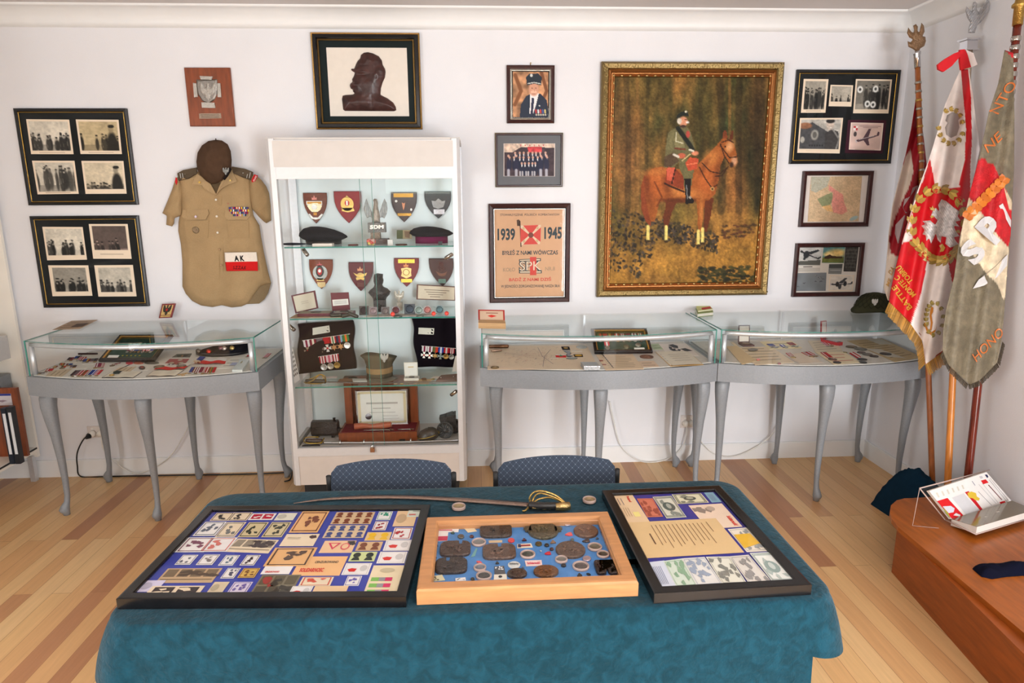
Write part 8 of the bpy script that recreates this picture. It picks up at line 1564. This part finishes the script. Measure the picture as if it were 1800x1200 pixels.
for a0,a1 in zip([(1563,529),(1600,566),(1619,588),(1625,612),(1626,638),(1657,616)],[(1600,566),(1619,588),(1625,612),(1626,638),(1657,616)]): fpatch(mb,fB,[a0,a1,(a1[0]+.5,a1[1]+2),(a0[0]+.5,a0[1]+2)],(150,60,40),'fabric',.004)
mb.build('braid',t)
def wreath(mb,cx_,cy_,rx,ry,a0,a1,n,s,col,rot=0.):
 for j in range(n):
  a = lerp(a0,a1,j/(n-1)); x,y = cx_+rx*math.cos(a),cy_+ry*math.sin(a); ta = math.atan2(ry*math.cos(a),-rx*math.sin(a))
  for k_,o_ in enumerate((-.55,0,.55)): leaf(mb,fB,x,y,s,ta+o_,shade(col,(.85,1.1,.95)[k_]),.004+.0005*k_,.26)
mb = MB(); wreath(mb,1650,395,47,63,2.5,6.1,12,17,GLD); wreath(mb,1652,395,44,62,2.3,.6,9,17,GLD); mb.build('laurel_wreath',t)
mb = MB(); wreath(mb,1672,222,20,30,-2.2,-.4,5,9,GLD); wreath(mb,1672,222,22,30,2.9,.3,7,9,(176,146,74)); mb.build('laurel_wreath',t)
mb = MB(); wreath(mb,1642,560,16,28,-2.,2.6,9,8,(170,150,80)); wreath(mb,1642,560,14,28,-2.4,-3.6,5,8,(170,150,80)); mb.build('laurel_wreath',t)
eg = ke((405,150),(430,160),(465,190),(500,215),(490,240),(505,262),(478,268),(500,295),(470,290),(480,320),(500,345),(470,350),(480,370),(498,390),(450,405),(425,385),(430,350),(405,345),(400,380),(385,365),(375,330),(350,385),(340,355),(325,370),(322,340),(305,335),(315,312),(300,290),(320,282),(305,265),(345,262),(372,285),(385,262),(365,240),(350,235),(358,215),(375,195),(395,220),(388,180))
relief('silver_eagle',lambda x,y,h:fB(x,y,h+.003),eg,1,lambda x,y,d:.006*np.clip(d/3,0,1)*(1+.3*np.sin(x*1.6-y)),(208,202,200),'silk',t,paint=lambda A:A.noise(3.5,.22,3))
mb = MB(); fpatch(mb,fB,ke((346,205),(342,190),(352,196),(358,184),(364,198),(370,196),(368,212)),GLD,l=.008); fpatch(mb,fB,ke((346,238),(362,236),(366,244),(350,250)),GLD,l=.009)
for q in(((392,395),(410,385),(425,405),(415,425),(395,428),(402,410)),((460,308),(500,312),(505,330),(470,322))): fpatch(mb,fB,ke(*q),GLD,l=.006)
mb.build('gold_crown_and_claws',t)
mb = MB()
for s_,q_ in(('BATTLE',((1600,543),(1571,503),(1608,537))),('MONTE C',((1607,520),(1575,486),(1613,513))),('TOBRU',((1602,497),(1578,468),(1608,491)))):
 (x0,y0),(x1,y1),(x2,y2) = q_; text(mb,lambda x,y:fB(x,y,.005),s_,(x0-4,y0+3),(x1-4,y1+3),(x0+4,y0-3),(206,156,60),'satin',bold=.03)
mb.build('gold_lettering',t)
mb = MB(); fpatch(mb,fB,ke((352,715),(362,722),(360,745),(352,760),(358,800),(352,840),(344,840),(348,800),(342,765),(346,735)),(206,130,46)); fpatch(mb,fB,ke((312,800),(325,815),(335,840),(352,850),(372,838),(380,818),(372,848),(350,866),(328,852)),(206,130,46)); mb.build('gold_anchor',t)
relief('helmeted_head',lambda x,y,h:fB(x,y,h+.003),kg((500,750),(510,715),(540,695),(575,700),(595,730),(580,745),(588,790),(570,840),(535,855),(505,835),(498,790),(515,760)),1,lambda x,y,d:.004*np.clip(d/3,0,1),(160,150,146),'silk',t)
mb = MB()
FB2 = lambda x,y,l=0.: aty(x,y,-.64-l)
for pts,c_ in((kg((590,318),(560,330),(500,365),(455,400),(458,430),(490,445),(540,410),(575,370),(594,350)),(206,24,34)),(kg((592,308),(620,305),(640,340),(660,415),(600,435),(592,380)),(206,24,34)),(kg((628,306),(675,330),(692,380),(700,400),(662,418),(640,345)),(230,214,208))):
 P = [FB2(x,y,.03)for x,y in pts]; n_ = sum(((P[i]-P[0]).cross(P[i+1]-P[0])for i in range(1,len(P)-1)),Vector()); mb.prism(P if n_.y<0 else P[::-1],V(0,.012,0),'silk',c_)
mb.build('ribbon_bow',t)
t,a,b = banner('grey brocade and red banner with silver letters, nearest of three',(1690,943),(1791,20),0,-.88,'pole_red',.018,None,None)
ax = (b-a).normalized(); mb = MB()
for j in range(16): p_ = a.lerp(b,.72+j*.0155); mb.lathe(p_-ax*.011,ax,[(.019,0),(.0205,.004),(.0205,.018),(.019,.022)],'chrome',(190,186,180),16)
mb.build('silver_bands',t,kind='stuff'); mb = MB(); mb.lathe(b-ax*.06,ax,[(.0205,0),(.0205,.075),(.03,.08),(.03,.09),(.02,.1),(.012,.16),(0,.2)],'metal',(186,150,80),18); mb.build('gold_finial',t)
fC = flagfn(-.95,-1.13,80,670,.015,.14,.02,2.2)
def pC(A):
 A.poly(ke((570,0),(555,60),(540,160),(606,208),(680,330),(755,405),(772,330),(775,170),(740,90),(680,-30),(600,-50)),(190,20,30)); A.poly(kg((870,310),(905,235),(925,260),(925,370)),(186,20,34))
 A.poly(kg((650,1180),(700,990),(745,980),(780,1060),(830,1150),(900,1250),(600,1250)),(190,20,30)); A.poly(ke((540,130),(606,208),(700,340),(760,410),(750,560),(735,690),(700,600),(640,540),(560,430),(500,400),(520,250)),(214,196,166)); A.poly(ke((735,90),(775,160),(775,210),(760,200),(745,140)),(206,186,156))
 N_ = vnoise(A.X,A.Y,9,77); A.A*=(1+.25*(N_[...,None]-.5)); A.noise(30,.12,6)
LC = [(1766,88),(1755,147),(1738,198),(1723,269),(1706,334),(1687,417),(1677,487),(1663,545),(1658,580),(1657,617),(1666,640),(1702,674)]
RCc = [(1781,93),(1783,198),(1782,300),(1779,357),(1776,417),(1772,460),(1768,513),(1765,553),(1760,600),(1753,637),(1722,668),(1704,676)]
flag(t,'banner_cloth',fC,LC,RCc,66,170,pC,(116,106,86),'brocade')
fringe(t,fC,[(1657,618),(1672,646),(1702,675),(1722,668),(1753,637),(1762,600)],10,(74,66,54),2.2)
mb = MB()
for j in range(9):
 x,y = lerp(1700,1764,j/8),lerp(382,318,j/8);
 for o_ in(-2.2,.8): leaf(mb,fC,x-2,y+2,15,-.88+o_*.42+.2,(214,126,40)if(j+int(o_))%2 else(196,108,34),.005+.0004*j,.42)
mb.build('oak_leaf_branch',t)
mb = MB(); S2 = (206,204,204)
for s_,cx_,cy_,w_,h_ in(('S',570,428,100,128),('P',668,308,100,150)):
 R_ = lambda a,b: ke((cx_+.65*w_*a/2-.76*h_*b/2,cy_-.76*w_*a/2-.65*h_*b/2))[0]; text(mb,lambda x,y:fC(x,y,.012),s_,R_(-1,1),R_(1,1),R_(-1,-1),S2,'silk',bold=.05)
fpatch(mb,fC,ke((708,185),(728,172),(772,262),(770,300)),S2,'silk',.008); fpatch(mb,fC,ke((570,622),(600,575),(680,515),(755,440),(750,500),(700,560),(630,605)),S2,'silk',.01); mb.build('silver_lettering',t)
mb = MB()
for s_,a_,b_,c_ in(('HONO',ke((566,968)),ke((712,820)),ke((590,1010))),('NTO',kg((770,690)),kg((890,500)),kg((830,710))),('NE',kg((740,900)),kg((830,810)),kg((765,950)))): text(mb,lambda x,y:fC(x,y,.006),s_,a_[0],b_[0],c_[0],(206,112,50),'satin',bold=.0)
mb.build('orange_lettering',t)
# ================================================================ bench, book stand and cloths at the right
BZ_ = .24; e0 = atz(1579,926,BZ_); e1 = atz(1762,1080,BZ_); d = (e1-e0).normalized(); back = atz(1650,877,BZ_).y
t = thing('low_bench','long low reddish-brown wooden bench with a rounded corner along the right wall','bench',(2.15,-2.2,0))
top = []; c_ = atz(1612,915,BZ_); nearL = e1+d*1.0
pts = [V(nearL.x,nearL.y,BZ_),V(e1.x,e1.y,BZ_),V(e0.x,e0.y,BZ_)]
for(x,y)in((1568,912),(1564,900),(1566,888),(1576,879),(1590,875.5),(1603,875)): pts.append(atz(x,y,BZ_))
pts += [V(XR-.016,atz(1603,875,BZ_).y+.03,BZ_),V(XR-.016,nearL.y,BZ_)]
mb = MB(); mb.prism([p_ for p_ in pts],V(0,0,-.022),'bench_wood'); mb.build('bench_top',t)
b0,b1 = atz(1567,1005,0),atz(1738,1200,0); dd = (b1-b0).normalized(); nb = b0+dd*2.2
mb = MB(); mb.prism([V(b0.x+.0,b0.y,BZ_-.022),V(XR-.03,b0.y+.2,BZ_-.022),V(XR-.03,nb.y,BZ_-.022),V(nb.x,nb.y,BZ_-.022)][::-1],V(0,0,-(BZ_-.022)),'bench_side'); mb.build('bench_base',t)
kb = cp(7.5,1600,800); zl,zh,zf = BZ_+.035,BZ_+.17,BZ_+.06
PT = [atz(*kb((x,y))[0],z)for x,y,z in((250,470,zh),(1005,220,zh),(1335,600,zl),(545,840,zl))]; PN_ = (PT[1]-PT[0]).cross(PT[3]-PT[0]); PT[2] = on(*kb((1335,600))[0],PT[0],PN_); F0 = bilin(PT); n_ = (PT[1]-PT[0]).cross(PT[3]-PT[0]).normalized(); n_ = n_ if n_.z>0 else-n_
t = thing('open_book','open book with red and white printed page resting on a clear stand','book',PT[3])
mb = MB(); mb.prism([p_-n_*.001 for p_ in PT][::-1],-n_*.012,'paper',(226,220,210)); mb.build('page_block',t)
mb = MB(); F = lambda a,b,l=.0: F0(a,b)+n_*l; fp = lambda q,c_,l=.0006: fpoly(mb,lambda a,b,l_:F(a,b,l_),q,c_,l)
mb.poly([F(0,0),F(0,1),F(1,1),F(1,0)],'paper',(232,226,222))
kq = homog([(250,470),(1005,220),(1335,600),(545,840)],[(0,0),(1,0),(1,1),(0,1)])
def q2(*L):
 o_ = []
 for x,y in L: v = kq@np.array([x,y,1.]); o_.append((float(v[0]/v[2]),float(v[1]/v[2])))
 return o_
fp(q2((350,600),(475,562),(690,800),(545,835)),(206,30,36)); fp(q2((420,670),(520,665),(570,700),(560,750),(500,760)),(206,206,216),.001); fp(q2((560,790),(590,760),(650,790),(640,810)),(230,226,226),.001); fp(q2((425,680),(500,770),(530,830),(470,760)),(150,160,60),.0012)
fp(q2((530,560),(680,505),(890,735),(720,790)),(206,204,206)); fp(q2((695,490),(745,475),(935,725),(900,735)),(190,26,36)); fp(q2((725,500),(780,480),(840,500),(850,545),(890,570),(880,600),(830,595),(800,570),(745,560)),(214,180,60),.001)
fp(q2((915,335),(985,316),(1020,358),(945,382)),(206,30,36)); fp(q2((1160,620),(1235,600),(1250,625),(1180,650)),(206,30,36)); fp(q2((975,256),(1010,252),(1025,285),(1005,298)),(40,40,80)); fp(q2((895,280),(935,272),(950,300),(915,312)),(190,186,190))
for x0,y0,x1,y1,w,c_ in((1010,390,1190,590,12,(110,40,44)),(870,480,1050,665,5,(120,116,120)),(880,385,1110,640,5,(170,168,170)),(930,370,1140,630,5,(170,168,170)),(1030,320,1270,620,5,(120,118,120)),(1045,300,1290,600,5,(120,118,120)),(790,345,830,400,8,(130,130,150))): fp(q2((x0,y0),(x0+w,y0-w*.3),(x1+w,y1-w*.3),(x1,y1)),c_)
for j in range(6): fp(q2((330+j*64,495-j*19),(350+j*64,490-j*19),(380+j*62,550-j*21),(362+j*62,556-j*21)),(206,200,186))
mb.build('printed_page',t)
PF = [atz(*kb((x,y))[0],z)for x,y,z in((545,842,zl),(1340,598,zl),(1640,720,zf),(880,945,zf))]
mb = MB(); mb.hexa([p_-V(0,0,.03)for p_ in PF]+PF,'paper',(230,224,216)); mb.build('page_block',t)
mb = MB(); mb.prism([p_+V(0,0,.001)for p_ in PF][::-1],V(0,0,-.001),'gloss',(112,100,74)); G2 = bilin(PF)  # shadow on this half of the book is put into its olive colour
for a_,b_ in((.32,.5),(.56,.42)): mb.poly([G2(a_,b_)+V(0,0,.0016),G2(a_+.035,b_+.02)+V(0,0,.0016),G2(a_+.04,b_+.08)+V(0,0,.0016),G2(a_,b_+.06)+V(0,0,.0016)],'ink',(220,216,210))
mb.build('shaded_glossy_page',t)
t = thing('acrylic_stand','clear acrylic book stand on the wooden bench','stand',(PT[3]+PT[2])/2-V(0,0,zl-BZ_))
up = (PT[0]-PT[3]).normalized(); sd = (PT[2]-PT[3]).normalized(); A_ = PT[3]-n_*.018-sd*.02; B_ = PT[2]-n_*.018+sd*.04; hh = (PT[0]-PT[3]).length*1.12
mb = MB(); mb.poly([A_,B_,B_+up*hh,A_+up*hh],'acrylic'); mb.build('back_panel',t); mb = MB()
for p_,q_ in((A_,A_+up*hh),(A_+up*hh,B_+up*hh)): mb.tube([p_,q_],.003,'acrylic_edge',n=6)
D0 = V(A_.x,A_.y,BZ_); E0 = A_+up*hh
mb.tube([A_,PF[3]-V(0,0,.034),PF[2]-V(0,0,.034)],.003,'acrylic_edge',n=6); mb.tube([E0,V(E0.x-.01,E0.y,BZ_+.002),V(E0.x+.09,E0.y-.03,BZ_+.002)],.0015,'acrylic_edge',n=5); mb.build('polished_edge',t)
mb = MB(); mb.poly([A_-V(0,0,.002),PF[3]-V(0,0,.033),PF[2]-V(0,0,.033),B_-V(0,0,.002)],'acrylic'); mb.poly([PF[3]-V(0,0,.033),V(PF[3].x,PF[3].y,BZ_),V(PF[2].x,PF[2].y,BZ_),PF[2]-V(0,0,.033)],'acrylic'); mb.build('front_panel',t)
def heap(name,label,cat,pts,z,h,col,step=.012,seed=1,sharp=.06):
 P = [atz(x,y,z)for x,y in pts]; q = [(p_.x,p_.y)for p_ in P]; t_ = V(sum(p[0]for p in q)/len(q),sum(p[1]for p in q)/len(q),z)
 o = relief(name,lambda x,y,hh_:V(x,y,z+.001+hh_),q,step,lambda x,y,d:h*(1-np.exp(-d/sharp))*(.75+.5*vnoise(x*100,y*100,9,seed))+.02*np.clip(d/.03,0,1)*vnoise(x*100,y*100,4,seed+3),col,'felt',None,origin=t_)
 o['label'] = label; o['category'] = cat; return o
heap('floor_cloth','crumpled navy cloth heaped around the feet of the banner poles','cloth',[(1530,886),(1552,880),(1575,878),(1590,868),(1612,880),(1640,893),(1668,915),(1700,946),(1735,978),(1700,990),(1640,975),(1600,940),(1577,915),(1560,906)],0,.27,(14,40,58),sharp=.075)
heap('navy_strap','folded navy cloth strap lying on the wooden bench','strap',[(1709,1000),(1712,996),(1722,994),(1760,993),(1800,992),(1840,990),(1842,1010),(1800,1012),(1770,1014),(1744,1018),(1725,1014)],BZ_,.02,(14,16,34),step=.006,seed=5,sharp=.012)
# ================================================================ bookcase at the left edge
t = thing('bookcase','white open bookcase at the left edge of the picture','bookcase',(-2.9,-.6,0)); FX = -2.705; y1 = -.03
MB().box((XL+.016,y1-.02,.15),(FX,y1,2.3),'white_shelf').build('side_panel',t); MB().box((XL+.016,-1.5,.15),(FX,-1.48,2.3),'white_shelf').build('side_panel',t); MB().box((XL+.016,-1.48,.15),(XL+.026,y1-.02,2.3),'white_shelf').build('back_panel',t)
def zat(x,y,X): return atx(x,y,X).z
for k_,(px,py,dx)in enumerate(((72,786,0),(27,622,.07),(20,492,.07),(12,330,.07))):
 X = FX-dx; z = aty(px,py,y1-.03).z; MB().box((XL+.026,-1.48,z-.03),(X,y1-.02,z),'white_shelf').build('shelf',t)
 if k_==0: zs = z; MB().box((FX-.0,-1.48,z-.012),(FX+.003,y1-.02,z-.002),'black_matte').build('edge_strip',t)
 if k_==1: z1 = z
 if k_==2: z2 = z
for y in(-.06,-1.4): MB().box((FX-.05,y-.015,0),(FX-.02,y+.015,.16),'alu').build('leg',t)
Bf = aty(30,690,-.2); Bz = aty(20,682,-.2).z
t = thing('picture_board','orange-brown wooden board with a blue-topped picture on the bottom shelf','board',(-2.85,-.19,zs)); MB().box((XL+.04,-.2,zs),(Bf.x,-.18,Bz),'walnut').build('board',t)
a_ = aty(0,692,-.203); b_ = aty(22,712,-.203); mb = MB(); mb.box((XL+.06,-.203,b_.z),(b_.x,-.2,a_.z),'paper',(206,200,206)); mb.box((XL+.06,-.204,a_.z-.012),(b_.x,-.203,a_.z),'paper',(50,60,140)); inkblobs(mb,lambda a,b,l=0:V(lerp(XL+.06,b_.x,a),-.2045,lerp(a_.z-.012,b_.z,b)),(150,130,140),4,8); mb.build('picture',t)
for j,(px0,px1,py,c_)in enumerate(((10,19,716,(24,26,34)),(0,9,718,(22,30,44)))):
 p0 = aty(px0,py,-.32); p1 = aty(px1,py,-.32); t = thing('ring_binder',('black ring binder nearest the wooden board on','navy ring binder left of the black one on')[j]+' the bottom shelf of the bookcase','binder',(p0.x,-.3,zs),'ring binders on the bottom shelf')
 MB().box((p0.x,-.32,zs),(p1.x,-.285,p0.z),'satin',c_).build('cover',t); w = p1.x-p0.x; MB().box((p0.x+w*.3,-.322,zs+.06),(p1.x-w*.15,-.32,p0.z-.03),'paper',(226,228,232)).build('spine_label',t)
p0 = aty(12,658,-.1); solo(MB().box((XL+.04,-.16,zs),(p0.x,-.07,p0.z),'satin',(120,124,128)),'grey_box','grey box behind the wooden board on the bottom shelf','box')
p0 = aty(4,592,-.2); solo(MB().box((XL+.05,-.3,z1),(p0.x,-.16,p0.z),'gloss',(190,188,186)),'glass_jar_box','pale printed box at the end of the middle shelf','box')
